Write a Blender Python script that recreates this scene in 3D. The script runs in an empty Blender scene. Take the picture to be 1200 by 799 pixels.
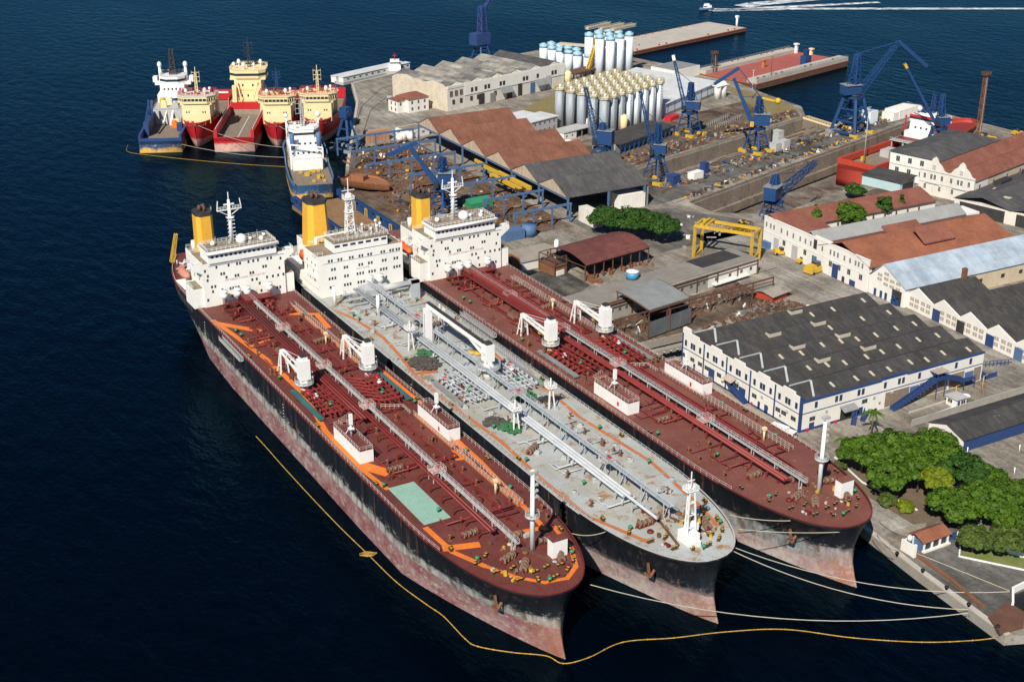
import bpy, bmesh, math, random
from mathutils import Vector, Matrix
R = math.radians
scene = bpy.context.scene
# ---------------------------------------------------------------- camera, sky, sun, exposure
CAMH = 176.0
PITCH = math.atan(680/1600.0); YAW = R(29.7)
cam_data = bpy.data.cameras.new("camera"); cam = bpy.data.objects.new("camera", cam_data)
scene.collection.objects.link(cam); scene.camera = cam
cam_data.sensor_width = 36; cam_data.lens = 36*1600/1200.0
cam_data.clip_start = 5; cam_data.clip_end = 30000
cam.location = (0, 0, CAMH); cam.rotation_euler = (R(90)-PITCH, 0, -YAW)
SUN_EL, SUN_AZ = R(42), R(229)           # azimuth of the sun, clockwise from +Y
world = bpy.data.worlds.new("World"); scene.world = world; world.use_nodes = True
wn = world.node_tree; bg = wn.nodes["Background"]
sky = wn.nodes.new("ShaderNodeTexSky"); sky.sky_type = 'NISHITA'; sky.sun_disc = False
sky.sun_elevation = SUN_EL; sky.sun_rotation = SUN_AZ; sky.air_density = 1.0; sky.dust_density = 0.0; sky.ozone_density = 3.0
tint = wn.nodes.new("ShaderNodeMix"); tint.data_type = 'RGBA'; tint.blend_type = 'MULTIPLY'; tint.inputs[0].default_value = 1; tint.inputs[7].default_value = (.74, .89, 1, 1)
wn.links.new(sky.outputs[0], tint.inputs[6]); wn.links.new(tint.outputs[2], bg.inputs[0]); bg.inputs[1].default_value = 0.052
sd = bpy.data.lights.new("sun", 'SUN'); sd.energy = 4.8; sd.angle = R(0.5); sd.color = (1.0, 0.92, 0.80)
sun = bpy.data.objects.new("sun", sd); scene.collection.objects.link(sun)
sv = Vector((math.sin(SUN_AZ)*math.cos(SUN_EL), math.cos(SUN_AZ)*math.cos(SUN_EL), math.sin(SUN_EL)))
sun.rotation_euler = (-sv).to_track_quat('-Z', 'Y').to_euler(); sun.location = (0, 0, 400)
scene.view_settings.view_transform = 'Standard'; scene.view_settings.look = 'None'
scene.view_settings.exposure = 0.42; scene.view_settings.gamma = 1.0

# ---------------------------------------------------------------- helpers
_fw = Vector((math.sin(YAW)*math.cos(PITCH), math.cos(YAW)*math.cos(PITCH), -math.sin(PITCH)))
_rt = Vector((math.cos(YAW), -math.sin(YAW), 0)); _up = _rt.cross(_fw)
def ray(px, py): return _fw*1600 + _rt*(px-600) - _up*(py-399.5)
def at(px, py, z=0.0):
    d = ray(px, py); t = (z-CAMH)/d.z
    return Vector((d.x*t, d.y*t, z))
def on_plane(px, py, base, az):
    """point seen at px,py lying in the vertical plane through base with heading az (clockwise from +Y)"""
    d = ray(px, py); n = Vector((math.cos(az), -math.sin(az), 0))
    t = (Vector(base)-Vector((0, 0, CAMH))).dot(n)/d.dot(n)
    return Vector((0, 0, CAMH)) + d*t
COL = scene.collection
rnd = random.Random(7)

class MB:
    def __init__(s): s.v = []; s.f = []; s.mi = []; s.m = 0; s.sm = []; s.smooth = False
    def add(s, vs, fs):
        b = len(s.v); s.v += [tuple(p) for p in vs]
        for f in fs: s.f.append([b+i for i in f]); s.mi.append(s.m); s.sm.append(s.smooth)
        return s
    def box(s, x0, x1, y0, y1, z0, z1):
        if x0 > x1: x0, x1 = x1, x0
        if y0 > y1: y0, y1 = y1, y0
        if z0 > z1: z0, z1 = z1, z0
        return s.add([(x0,y0,z0),(x1,y0,z0),(x1,y1,z0),(x0,y1,z0),(x0,y0,z1),(x1,y0,z1),(x1,y1,z1),(x0,y1,z1)],
              [(0,3,2,1),(4,5,6,7),(0,1,5,4),(1,2,6,5),(2,3,7,6),(3,0,4,7)])
    def cbox(s, cx, cy, cz, sx, sy, sz, rz=0):
        c, n = math.cos(rz), math.sin(rz); vs = []
        for z in (cz-sz/2, cz+sz/2):
            for a, b in ((-1,-1),(1,-1),(1,1),(-1,1)):
                x, y = a*sx/2, b*sy/2; vs.append((cx+x*c-y*n, cy+x*n+y*c, z))
        return s.add(vs, [(0,3,2,1),(4,5,6,7),(0,1,5,4),(1,2,6,5),(2,3,7,6),(3,0,4,7)])
    def prism(s, pts, z0, z1, cap=True):
        a = sum(pts[i][0]*pts[(i+1) % len(pts)][1]-pts[(i+1) % len(pts)][0]*pts[i][1] for i in range(len(pts)))
        if a < 0: pts = pts[::-1]
        n = len(pts); vs = [(p[0], p[1], z0) for p in pts]+[(p[0], p[1], z1) for p in pts]
        fs = [(i, (i+1) % n, n+(i+1) % n, n+i) for i in range(n)]
        if cap: fs += [tuple(range(n-1, -1, -1)), tuple(range(n, 2*n))]
        return s.add(vs, fs)
    def beam(s, p0, p1, w, h=None):
        h = h or w; p0 = Vector(p0); p1 = Vector(p1); d = p1-p0
        if d.length < 1e-6: return s
        d.normalize(); up = Vector((0,0,1)) if abs(d.z) < 0.98 else Vector((0,1,0))
        a = d.cross(up).normalized(); b = a.cross(d).normalized(); vs = []
        for p in (p0, p1):
            for i, j in ((-1,-1),(1,-1),(1,1),(-1,1)): vs.append(p+a*(i*w/2)+b*(j*h/2))
        return s.add(vs, [(0,1,2,3),(7,6,5,4),(0,4,5,1),(1,5,6,2),(2,6,7,3),(3,7,4,0)])
    def tube(s, p0, p1, r, n=8, r1=None, cap=True):
        r1 = r if r1 is None else r1; p0 = Vector(p0); p1 = Vector(p1); d = (p1-p0)
        if d.length < 1e-6: return s
        d.normalize(); up = Vector((0,0,1)) if abs(d.z) < 0.98 else Vector((0,1,0))
        a = d.cross(up).normalized(); b = a.cross(d).normalized(); vs = []
        for p, q in ((p0, r), (p1, r1)):
            for i in range(n):
                t = 2*math.pi*i/n; vs.append(p+a*(q*math.cos(t))+b*(q*math.sin(t)))
        sm = s.smooth; s.smooth = n > 6
        s.add(vs, [(i, n+i, n+(i+1) % n, (i+1) % n) for i in range(n)])
        s.smooth = False
        if cap: b0 = len(s.v)-2*n; s.f += [[b0+i for i in range(n)], [b0+n+i for i in range(n-1, -1, -1)]]; s.mi += [s.m]*2; s.sm += [False]*2
        s.smooth = sm
        return s
    def path(s, pts, r, n=6):
        """a continuous bent tube"""
        pts = [Vector(p) for p in pts]; vs = []; fs = []
        for k, p in enumerate(pts):
            d = (pts[min(k+1, len(pts)-1)]-pts[max(k-1, 0)]).normalized()
            up = Vector((0,0,1)) if abs(d.z) < 0.95 else Vector((0,1,0))
            a = d.cross(up).normalized(); b = a.cross(d).normalized()
            for i in range(n):
                t = 2*math.pi*i/n; vs.append(p+a*(r*math.cos(t))+b*(r*math.sin(t)))
        for k in range(len(pts)-1):
            for i in range(n):
                fs.append((k*n+i, (k+1)*n+i, (k+1)*n+(i+1) % n, k*n+(i+1) % n))
        sm = s.smooth; s.smooth = True; s.add(vs, fs); s.smooth = sm
        return s
    def lathe(s, cx, cy, prof, n=16):
        vs = []
        for r, z in prof:
            for i in range(n):
                t = 2*math.pi*i/n; vs.append((cx+r*math.cos(t), cy+r*math.sin(t), z))
        fs = []
        for k in range(len(prof)-1):
            for i in range(n): fs.append((k*n+i, k*n+(i+1) % n, (k+1)*n+(i+1) % n, (k+1)*n+i))
        fs.append(tuple(range(n-1, -1, -1))); fs.append(tuple((len(prof)-1)*n+i for i in range(n)))
        sm = s.smooth; s.smooth = True; s.add(vs, fs); s.smooth = sm
        return s
    def sphere(s, c, r, n=10, sz=1.0):
        prof = [(max(0.02, r*math.sin(math.pi*k/8)), c[2]-r*sz*math.cos(math.pi*k/8)) for k in range(9)]
        return s.lathe(c[0], c[1], prof, n)
    def lattice(s, p0, p1, w, h, r=0.12, seg=None, taper=1.0):
        """four-chord lattice girder"""
        p0 = Vector(p0); p1 = Vector(p1); d = p1-p0; L = d.length; d.normalize()
        up = Vector((0,0,1)) if abs(d.z) < 0.98 else Vector((0,1,0))
        a = d.cross(up).normalized(); b = a.cross(d).normalized()
        seg = seg or max(3, int(L/max(w, h)/1.1)); rings = []
        for k in range(seg+1):
            t = k/seg; q = 1+(taper-1)*t; c = p0+d*(L*t)
            rings.append([c+a*(i*w*q/2)+b*(j*h*q/2) for i, j in ((-1,-1),(1,-1),(1,1),(-1,1))])
        for i in range(4): s.beam(rings[0][i], rings[-1][i], r*1.5)
        for k in range(seg):
            for i in range(4):
                s.beam(rings[k][i], rings[k+1][(i+1) % 4] if k % 2 else rings[k+1][(i+3) % 4], r)
                s.beam(rings[k][i], rings[k][(i+1) % 4], r)
        return s
    def rail(s, pts, h=1.1, step=2.2, r=0.05, closed=False):
        pts = [Vector(p) for p in pts]
        if closed: pts = pts+[pts[0]]
        for a, b in zip(pts, pts[1:]):
            for z in (h, h*0.55): s.beam(a+Vector((0,0,z)), b+Vector((0,0,z)), r*1.3)
            n = max(1, int((b-a).length/step))
            for k in range(n): p = a.lerp(b, k/n); s.beam(p, p+Vector((0,0,h)), r*1.5)
        return s
    def pieces(s, name, mats, parent):
        """each disconnected piece becomes a part of its own"""
        n = len(s.v); par = list(range(n))
        def fi(a):
            while par[a] != a: par[a] = par[par[a]]; a = par[a]
            return a
        for f in s.f:
            r = fi(f[0])
            for i in f[1:]: par[fi(i)] = r
        groups = {}
        for k, f in enumerate(s.f): groups.setdefault(fi(f[0]), []).append(k)
        for ks in groups.values():
            q = MB(); mp = {}
            for k in ks:
                idx = []
                for i in s.f[k]:
                    if i not in mp: mp[i] = len(q.v); q.v.append(s.v[i])
                    idx.append(mp[i])
                q.f.append(idx); q.mi.append(s.mi[k]); q.sm.append(s.sm[k])
            q.build(name, mats, parent)
    def build(s, name, mats, parent=None, loc=None, rz=None):
        me = bpy.data.meshes.new(name)
        me.from_pydata(s.v, [], s.f)
        if not isinstance(mats, (list, tuple)): mats = [mats]
        for m in mats: me.materials.append(m)
        me.polygons.foreach_set('material_index', s.mi)
        me.polygons.foreach_set('use_smooth', s.sm)
        me.validate(); me.update()
        o = bpy.data.objects.new(name, me); COL.objects.link(o)
        if parent: o.parent = parent
        if loc is not None: o.location = loc
        if rz is not None: o.rotation_euler = (0, 0, rz)
        return o
def tag(o, label=None, cat=None, group=None, kind=None):
    if label: o["label"] = label
    if cat: o["category"] = cat
    if group: o["group"] = group
    if kind: o["kind"] = kind
    return o
def thing(name, label, cat, loc=(0,0,0), rz=0, group=None):
    o = bpy.data.objects.new(name, None); COL.objects.link(o); o.empty_display_size = 0.5
    o.location = loc; o.rotation_euler = (0, 0, rz)
    return tag(o, label, cat, group)
def inst(o, parent, loc, rz=0, name=None):
    c = o.copy(); COL.objects.link(c); c.parent = parent; c.location = loc; c.rotation_euler = (0, 0, rz)
    if name: c.name = name
    return c
def copy_tree(o, parent=None, loc=None, rz=None):
    c = o.copy(); COL.objects.link(c); c.parent = parent
    for ch in list(o.children): copy_tree(ch, c)
    if loc is not None: c.location = loc
    if rz is not None: c.rotation_euler = (0, 0, rz)
    return c
def one(name, mb, mats, label, cat, loc=(0,0,0), rz=0, group=None):
    return tag(mb.build(name, mats, None, loc, rz), label, cat, group)
def text_mesh(name, body, size, mat, parent, matrix, extrude=0.02):
    cu = bpy.data.curves.new(name, 'FONT'); cu.body = body; cu.size = size; cu.extrude = extrude
    cu.align_x = 'CENTER'; cu.align_y = 'CENTER'
    to = bpy.data.objects.new(name, cu); COL.objects.link(to)
    dg = bpy.context.evaluated_depsgraph_get(); me = bpy.data.meshes.new_from_object(to.evaluated_get(dg))
    bpy.data.objects.remove(to); me.materials.clear(); me.materials.append(mat)
    o = bpy.data.objects.new(name, me); COL.objects.link(o); o.parent = parent; o.matrix_local = matrix
    return o

# ---------------------------------------------------------------- materials
def lin(h):
    h = h.lstrip('#'); c = [int(h[i:i+2], 16)/255 for i in (0, 2, 4)]
    return tuple(x/12.92 if x <= 0.04045 else ((x+0.055)/1.055)**2.4 for x in c)
def col(c): return (*(lin(c) if isinstance(c, str) else c), 1)
MATS = {}
def mat(name, c1, c2=None, c3=None, rough=0.7, metal=0.0, scale=0.25, amt=0.5, stretch=(1,1,1), bump=0.0, bscale=3.0, spec=0.3, fine=0.12, coord='Object', thr3=0.62, plates=False):
    """noise-mottled paint: c1 mixed to c2 by a soft noise, c3 (rust, dirt) by a sharper patchy noise"""
    if name in MATS: return MATS[name]
    m = bpy.data.materials.new(name); m.use_nodes = True; nt = m.node_tree; N = nt.nodes; L = nt.links
    b = N['Principled BSDF']; b.inputs['Roughness'].default_value = rough; b.inputs['Metallic'].default_value = metal
    b.inputs['Specular IOR Level'].default_value = spec
    tc = N.new('ShaderNodeTexCoord'); mp = N.new('ShaderNodeMapping'); mp.inputs['Scale'].default_value = stretch
    L.new(tc.outputs[coord], mp.inputs[0])
    n1 = N.new('ShaderNodeTexNoise'); n1.inputs['Scale'].default_value = scale; n1.inputs['Detail'].default_value = 6; n1.inputs['Roughness'].default_value = 0.65
    L.new(mp.outputs[0], n1.inputs[0])
    r1 = N.new('ShaderNodeMapRange'); r1.inputs[1].default_value = 0.5-amt*0.35; r1.inputs[2].default_value = 0.5+amt*0.35
    L.new(n1.outputs[0], r1.inputs[0])
    mx = N.new('ShaderNodeMix'); mx.data_type = 'RGBA'; mx.inputs[6].default_value = col(c1); mx.inputs[7].default_value = col(c2 or c1)
    L.new(r1.outputs[0], mx.inputs[0]); out = mx.outputs[2]
    if c3:
        n3 = N.new('ShaderNodeTexNoise'); n3.inputs['Scale'].default_value = scale*2.3; n3.inputs['Detail'].default_value = 9; n3.inputs['Roughness'].default_value = 0.75
        L.new(mp.outputs[0], n3.inputs[0])
        r3 = N.new('ShaderNodeMapRange'); r3.inputs[1].default_value = thr3; r3.inputs[2].default_value = thr3+0.09
        L.new(n3.outputs[0], r3.inputs[0])
        m3 = N.new('ShaderNodeMix'); m3.data_type = 'RGBA'; L.new(r3.outputs[0], m3.inputs[0]); L.new(out, m3.inputs[6]); m3.inputs[7].default_value = col(c3)
        out = m3.outputs[2]
    if fine:
        nf = N.new('ShaderNodeTexNoise'); nf.inputs['Scale'].default_value = 2.2; nf.inputs['Detail'].default_value = 3
        L.new(tc.outputs[coord], nf.inputs[0])
        rf = N.new('ShaderNodeMapRange'); rf.inputs[1].default_value = 0.3; rf.inputs[2].default_value = 0.7; rf.inputs[3].default_value = 1-fine; rf.inputs[4].default_value = 1+fine*0.5
        L.new(nf.outputs[0], rf.inputs[0])
        hs = N.new('ShaderNodeVectorMath'); hs.operation = 'SCALE'; L.new(out, hs.inputs[0]); L.new(rf.outputs[0], hs.inputs[3]); out = hs.outputs[0]
    if plates:      # welded deck plating: slightly different paint per plate, thin dark seams
        br = N.new('ShaderNodeTexBrick'); br.inputs['Scale'].default_value = 1; br.inputs['Brick Width'].default_value = 5.5; br.inputs['Row Height'].default_value = 9.5; br.inputs['Mortar Size'].default_value = .05; br.inputs['Mortar Smooth'].default_value = .3
        br.inputs['Color1'].default_value = (1,1,1,1); br.inputs['Color2'].default_value = (.84,.85,.86,1); br.inputs['Mortar'].default_value = (.62,.6,.58,1); L.new(tc.outputs[coord], br.inputs[0])
        mu = N.new('ShaderNodeMix'); mu.data_type = 'RGBA'; mu.blend_type = 'MULTIPLY'; mu.inputs[0].default_value = .8; L.new(out, mu.inputs[6]); L.new(br.outputs[0], mu.inputs[7]); out = mu.outputs[2]
    L.new(out, b.inputs['Base Color'])
    if bump:
        nb = N.new('ShaderNodeTexNoise'); nb.inputs['Scale'].default_value = bscale; nb.inputs['Detail'].default_value = 5
        L.new(tc.outputs[coord], nb.inputs[0]); bp = N.new('ShaderNodeBump'); bp.inputs['Strength'].default_value = bump; bp.inputs['Distance'].default_value = 0.3
        L.new(nb.outputs[0], bp.inputs['Height']); L.new(bp.outputs[0], b.inputs['Normal'])
    MATS[name] = m; return m
def roof_mat(name, c1, c2, c3, axis='X', rib=1.1, sheet=(3.0, 1.1), rough=0.75, metal=0, thr3=0.6, patch=0.5, coord='Object'):
    """sheeted roof: sheet pattern from a brick texture, ribs as a bump, patches of other sheets and stains"""
    if name in MATS: return MATS[name]
    m = bpy.data.materials.new(name); m.use_nodes = True; nt = m.node_tree; N = nt.nodes; L = nt.links
    b = N['Principled BSDF']; b.inputs['Roughness'].default_value = rough; b.inputs['Metallic'].default_value = metal; b.inputs['Specular IOR Level'].default_value = 0.25
    tc = N.new('ShaderNodeTexCoord'); mp = N.new('ShaderNodeMapping')
    if axis == 'X': mp.inputs['Rotation'].default_value = (0, 0, R(90))
    L.new(tc.outputs[coord], mp.inputs[0])
    br = N.new('ShaderNodeTexBrick'); br.inputs['Scale'].default_value = 1.0; br.inputs['Brick Width'].default_value = sheet[0]; br.inputs['Row Height'].default_value = sheet[1]
    br.inputs['Mortar Size'].default_value = 0.045; br.inputs['Color1'].default_value = col(c1); br.inputs['Color2'].default_value = col(c2)
    br.inputs['Mortar'].default_value = tuple(x*0.72 for x in col(c1)[:3])+(1,); br.inputs['Bias'].default_value = -0.1
    L.new(mp.outputs[0], br.inputs[0])
    n1 = N.new('ShaderNodeTexNoise'); n1.inputs['Scale'].default_value = 0.12; n1.inputs['Detail'].default_value = 7; n1.inputs['Roughness'].default_value = 0.7
    L.new(tc.outputs[coord], n1.inputs[0])
    r1 = N.new('ShaderNodeMapRange'); r1.inputs[1].default_value = 0.35; r1.inputs[2].default_value = 0.65; r1.inputs[3].default_value = 1-patch*0.5; r1.inputs[4].default_value = 1+patch*0.3
    L.new(n1.outputs[0], r1.inputs[0])
    vm = N.new('ShaderNodeVectorMath'); vm.operation = 'SCALE'; L.new(br.outputs[0], vm.inputs[0]); L.new(r1.outputs[0], vm.inputs[3])
    n3 = N.new('ShaderNodeTexNoise'); n3.inputs['Scale'].default_value = 0.5; n3.inputs['Detail'].default_value = 9; n3.inputs['Roughness'].default_value = 0.75
    ms = N.new('ShaderNodeMapping'); ms.inputs['Scale'].default_value = (1, .3, 1) if axis == 'X' else (.3, 1, 1)
    L.new(tc.outputs[coord], ms.inputs[0]); L.new(ms.outputs[0], n3.inputs[0])
    r3 = N.new('ShaderNodeMapRange'); r3.inputs[1].default_value = thr3; r3.inputs[2].default_value = thr3+0.12; L.new(n3.outputs[0], r3.inputs[0])
    m3 = N.new('ShaderNodeMix'); m3.data_type = 'RGBA'; L.new(r3.outputs[0], m3.inputs[0]); L.new(vm.outputs[0], m3.inputs[6]); m3.inputs[7].default_value = col(c3)
    L.new(m3.outputs[2], b.inputs['Base Color'])
    w = N.new('ShaderNodeTexWave'); w.wave_type = 'BANDS'; w.bands_direction = axis; w.inputs['Scale'].default_value = 1/rib*0.5
    L.new(tc.outputs[coord], w.inputs[0]); bp = N.new('ShaderNodeBump'); bp.inputs['Strength'].default_value = 0.35; bp.inputs['Distance'].default_value = 0.15
    L.new(w.outputs['Fac'], bp.inputs['Height']); L.new(bp.outputs[0], b.inputs['Normal'])
    MATS[name] = m; return m
def hull_mat(name, top, scum, low, rust, z_top, z_low, top2=None):
    """ship side: topside paint down to z_top, weathered scrubbed band, boot paint below z_low; streaky rust"""
    m = bpy.data.materials.new(name); m.use_nodes = True; nt = m.node_tree; N = nt.nodes; L = nt.links
    b = N['Principled BSDF']; b.inputs['Roughness'].default_value = 0.45; b.inputs['Specular IOR Level'].default_value = 0.35
    tc = N.new('ShaderNodeTexCoord'); sp = N.new('ShaderNodeSeparateXYZ'); L.new(tc.outputs['Object'], sp.inputs[0])
    n1 = N.new('ShaderNodeTexNoise'); n1.inputs['Scale'].default_value = 0.16; n1.inputs['Detail'].default_value = 10; n1.inputs['Roughness'].default_value = 0.72
    L.new(tc.outputs['Object'], n1.inputs[0])
    ns = N.new('ShaderNodeTexNoise'); ns.inputs['Scale'].default_value = 0.55; ns.inputs['Detail'].default_value = 6; ns.inputs['Roughness'].default_value = 0.7
    ms = N.new('ShaderNodeMapping'); ms.inputs['Scale'].default_value = (1, 1, 0.09); L.new(tc.outputs['Object'], ms.inputs[0]); L.new(ms.outputs[0], ns.inputs[0])
    def math_(op, a, bb, c=None):
        q = N.new('ShaderNodeMath'); q.operation = op
        for i, x in enumerate((a, bb, c)):
            if x is None: continue
            if isinstance(x, (int, float)): q.inputs[i].default_value = x
            else: L.new(x, q.inputs[i])
        return q.outputs[0]
    zz = math_('ADD', sp.outputs[2], math_('MULTIPLY', math_('SUBTRACT', n1.outputs[0], 0.5), 5.0))
    zl = math_('ADD', sp.outputs[2], math_('MULTIPLY', math_('SUBTRACT', n1.outputs[0], 0.5), 1.6))
    def rng(x, a, c):
        q = N.new('ShaderNodeMapRange'); q.inputs[1].default_value = a; q.inputs[2].default_value = c; L.new(x, q.inputs[0]); return q.outputs[0]
    def mix(f, a, c):
        q = N.new('ShaderNodeMix'); q.data_type = 'RGBA'
        if isinstance(f, (int, float)): q.inputs[0].default_value = f
        else: L.new(f, q.inputs[0])
        for i, x in ((6, a), (7, c)):
            if isinstance(x, (str, tuple)): q.inputs[i].default_value = col(x)
            else: L.new(x, q.inputs[i])
        return q.outputs[2]
    streak = rng(ns.outputs[0], 0.4, 0.68); fine = rng(n1.outputs[0], 0.40, 0.6)
    cl = mix(fine, low[0], low[1]); cs = mix(streak, scum[0], scum[1]); ct = mix(streak, top, top2 or top)
    c = mix(rng(zl, z_low-0.15, z_low+0.15), cl, cs); c = mix(rng(zz, z_top-0.5, z_top+0.6), c, ct)
    rs = math_('MULTIPLY', rng(ns.outputs[0], 0.56, 0.66), rng(n1.outputs[0], 0.42, 0.6))
    c = mix(math_('MULTIPLY', rs, 0.75), c, rust)
    # scraped patches along the boot top and rust bleeding round the stem
    n5 = N.new('ShaderNodeTexNoise'); n5.inputs['Scale'].default_value = 0.9; n5.inputs['Detail'].default_value = 9; n5.inputs['Roughness'].default_value = 0.75
    m5 = N.new('ShaderNodeMapping'); m5.inputs['Scale'].default_value = (1, .45, 1); L.new(tc.outputs['Object'], m5.inputs[0]); L.new(m5.outputs[0], n5.inputs[0])
    band = math_('MULTIPLY', rng(zl, z_top+2.5, z_top+.5), rng(n5.outputs[0], .54, .6))
    c = mix(math_('MULTIPLY', band, .7), c, scum[0])
    stem = math_('MULTIPLY', math_('MULTIPLY', rng(sp.outputs[1], 11, 2), rng(zl, z_top+1, z_top-3)), rng(n5.outputs[0], .36, .56))
    c = mix(math_('MULTIPLY', stem, .85 if name != 'hull_red' else .2), c, rust)
    L.new(c, b.inputs['Base Color'])
    MATS[name] = m; return m

M = {}
def mm(k, *a, **kw): M[k] = mat(k, *a, **kw)
mm('deck_red', (.13,.032,.027), (.175,.052,.042), (.075,.026,.022), scale=.11, rough=.6, thr3=.57, fine=.25, plates=True)
mm('deck_red_worn', (.165,.052,.042), (.215,.085,.066), (.25,.115,.07), scale=.08, rough=.65, thr3=.57, fine=.25, plates=True)
mm('red_pipe', (.13,.016,.017), (.17,.025,.022), scale=.3, rough=.5)
mm('red_light', (.24,.035,.03), (.19,.03,.028), scale=.3, rough=.5)
mm('deck_grey', (.42,.47,.50), (.37,.35,.28), (.31,.18,.08), scale=.09, rough=.6, thr3=.532, fine=.1, plates=True)
mm('grey_pipe', (.46,.49,.52), (.36,.39,.41), (.3,.2,.12), scale=.3, rough=.5, thr3=.66)
mm('orange', (.72,.20,.03), (.62,.16,.03), (.4,.13,.05), scale=.3, rough=.6)
mm('orange_dull', (.50,.17,.06), (.42,.14,.05), (.3,.2,.14), scale=.3, rough=.6, thr3=.55)
mm('helipad', (.22,.40,.32), (.28,.44,.37), (.20,.27,.21), scale=.25, rough=.7, thr3=.58)
mm('drum', (.17,.10,.07), (.24,.17,.12), (.32,.27,.2), scale=1.2, rough=.8)
mm('white', (.82,.82,.79), (.77,.76,.71), (.56,.43,.28), scale=.2, rough=.45, thr3=.62, fine=.08, stretch=(1,1,.25))
mm('white_clean', (.79,.79,.77), (.73,.73,.71), scale=.3, rough=.5, fine=.06)
mm('cream', (.80,.66,.38), (.72,.58,.32), (.4,.24,.1), scale=.3, rough=.5, thr3=.7, fine=.1)
mm('funnel_yellow', (.78,.43,.05), (.68,.36,.05), (.45,.22,.05), scale=.3, rough=.45, thr3=.7, fine=.1, stretch=(1,1,.3))
mm('yellow', (.60,.38,.035), (.48,.30,.04), (.35,.2,.07), scale=.5, rough=.5, thr3=.66)
mm('black', (.012,.012,.014), (.02,.02,.022), rough=.5)
mm('dark', (.03,.03,.033), (.05,.047,.045), rough=.6)
mm('glass', (.02,.03,.04), (.035,.045,.055), rough=.15, spec=.6, fine=0)
mm('grey', (.25,.26,.27), (.19,.2,.2), (.25,.16,.1), rough=.6)
mm('light_grey', (.45,.46,.46), (.38,.38,.37), rough=.6)
mm('deck_tan', (.20,.16,.12), (.26,.21,.15), (.15,.10,.07), scale=.2, rough=.8)
mm('green', (.03,.25,.12), (.04,.2,.1), rough=.5)
mm('teal', (.04,.16,.16), (.03,.11,.12), rough=.6)
mm('crane_blue', (.012,.05,.155), (.018,.06,.17), (.05,.06,.10), scale=.4, rough=.5, thr3=.64)
mm('steel_blue', (.06,.13,.27), (.09,.16,.28), (.16,.12,.1), scale=.3, rough=.6, thr3=.58)
mm('navy', (.02,.05,.16), (.03,.062,.175), rough=.55)
mm('rust', (.16,.065,.035), (.22,.10,.05), (.09,.045,.035), scale=.5, rough=.85, bump=.3)
mm('rust_dark', (.10,.05,.035), (.14,.07,.045), rough=.85)
mm('ship_red', (.50,.022,.028), (.40,.02,.025), (.25,.03,.03), scale=.2, rough=.45, thr3=.66)
mm('ship_orange', (.45,.055,.03), (.38,.05,.032), (.3,.08,.05), scale=.3, rough=.55)
mm('lifeboat', (.70,.13,.03), (.6,.11,.03), rough=.4)
mm('lifeboat_faded', (.55,.22,.16), (.5,.2,.15), rough=.5)
mm('wood_deck', (.17,.14,.11), (.23,.19,.15), (.10,.08,.065), scale=.4, rough=.85, stretch=(3,.4,1))
mm('ochre', (.42,.26,.04), (.30,.19,.05), (.18,.1,.05), scale=1, rough=.7)
mm('rope', (.50,.45,.36), (.42,.38,.3), rough=.9)
mm('boom', (.55,.33,.04), (.25,.16,.05), scale=1.2, rough=.8)
mm('red_small', (.55,.02,.04), (.45,.02,.04), rough=.5)
mm('concrete', (.33,.30,.26), (.25,.225,.19), (.14,.12,.10), scale=.12, rough=.9, thr3=.57, bump=.2)
mm('concrete_light', (.46,.43,.38), (.38,.35,.31), (.25,.21,.17), scale=.15, rough=.9, bump=.2)
mm('wall_white', (.74,.73,.69), (.68,.66,.61), (.45,.40,.33), scale=.2, rough=.8, thr3=.68, fine=.06, stretch=(1,1,.4))
mm('wall_old', (.70,.68,.63), (.58,.55,.48), (.30,.26,.21), scale=.22, rough=.85, thr3=.60, stretch=(1,1,.4))
mm('wall_cream', (.58,.50,.38), (.5,.42,.3), (.26,.2,.15), scale=.22, rough=.85, thr3=.59)
mm('wall_grey', (.36,.35,.32), (.28,.27,.25), (.18,.16,.14), scale=.3, rough=.85)
mm('stone_brown', (.20,.15,.11), (.27,.21,.16), (.13,.10,.08), scale=.6, rough=.9)
mm('louvre', (.42,.36,.31), (.34,.29,.25), rough=.8)
mm('silo_grey', (.33,.37,.41), (.27,.31,.35), (.22,.22,.21), scale=.2, rough=.5, stretch=(1,1,.2))
mm('silo_white', (.72,.78,.84), (.66,.73,.80), (.48,.48,.45), scale=.2, rough=.5, stretch=(1,1,.2))
mm('silo_blue', (.33,.52,.62), (.27,.45,.56), rough=.5)
mm('pale_yellow', (.50,.43,.22), (.42,.36,.19), (.3,.25,.15), scale=.6, rough=.6)
mm('dome_white', (.70,.69,.64), (.58,.57,.50), (.4,.3,.15), scale=.6, rough=.6)
mm('trunk', (.12,.09,.065), (.16,.12,.09), rough=.9)
mm('tile', (.36,.10,.06), (.3,.085,.05), rough=.8)
mm('dry_grass', (.17,.15,.06), (.22,.17,.08), (.08,.11,.03), scale=.1, rough=.95, bump=.3)
mm('green_net', (.02,.12,.05), (.05,.17,.07), (.12,.12,.05), scale=1.2, rough=.95, bump=.8)
mm('hose', (.06,.055,.055), (.1,.085,.075), (.2,.13,.08), scale=1.5, rough=.85, bump=.8)
R_ = {}
R_['red'] = roof_mat('rusty_red_roof', (.175,.075,.05), (.215,.095,.062), (.11,.05,.04), 'X', thr3=.62)
R_['grey'] = roof_mat('grey_sheet_roof', (.068,.068,.071), (.10,.096,.096), (.05,.048,.05), 'X', thr3=.62)
R_['dark'] = roof_mat('dark_sheet_roof', (.046,.045,.045), (.07,.067,.063), (.12,.115,.105), 'X', thr3=.66)
R_['old'] = roof_mat('patched_sheet_roof', (.13,.13,.13), (.36,.34,.29), (.06,.06,.06), 'X', sheet=(9.0,2.6), thr3=.58, patch=.8)
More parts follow.
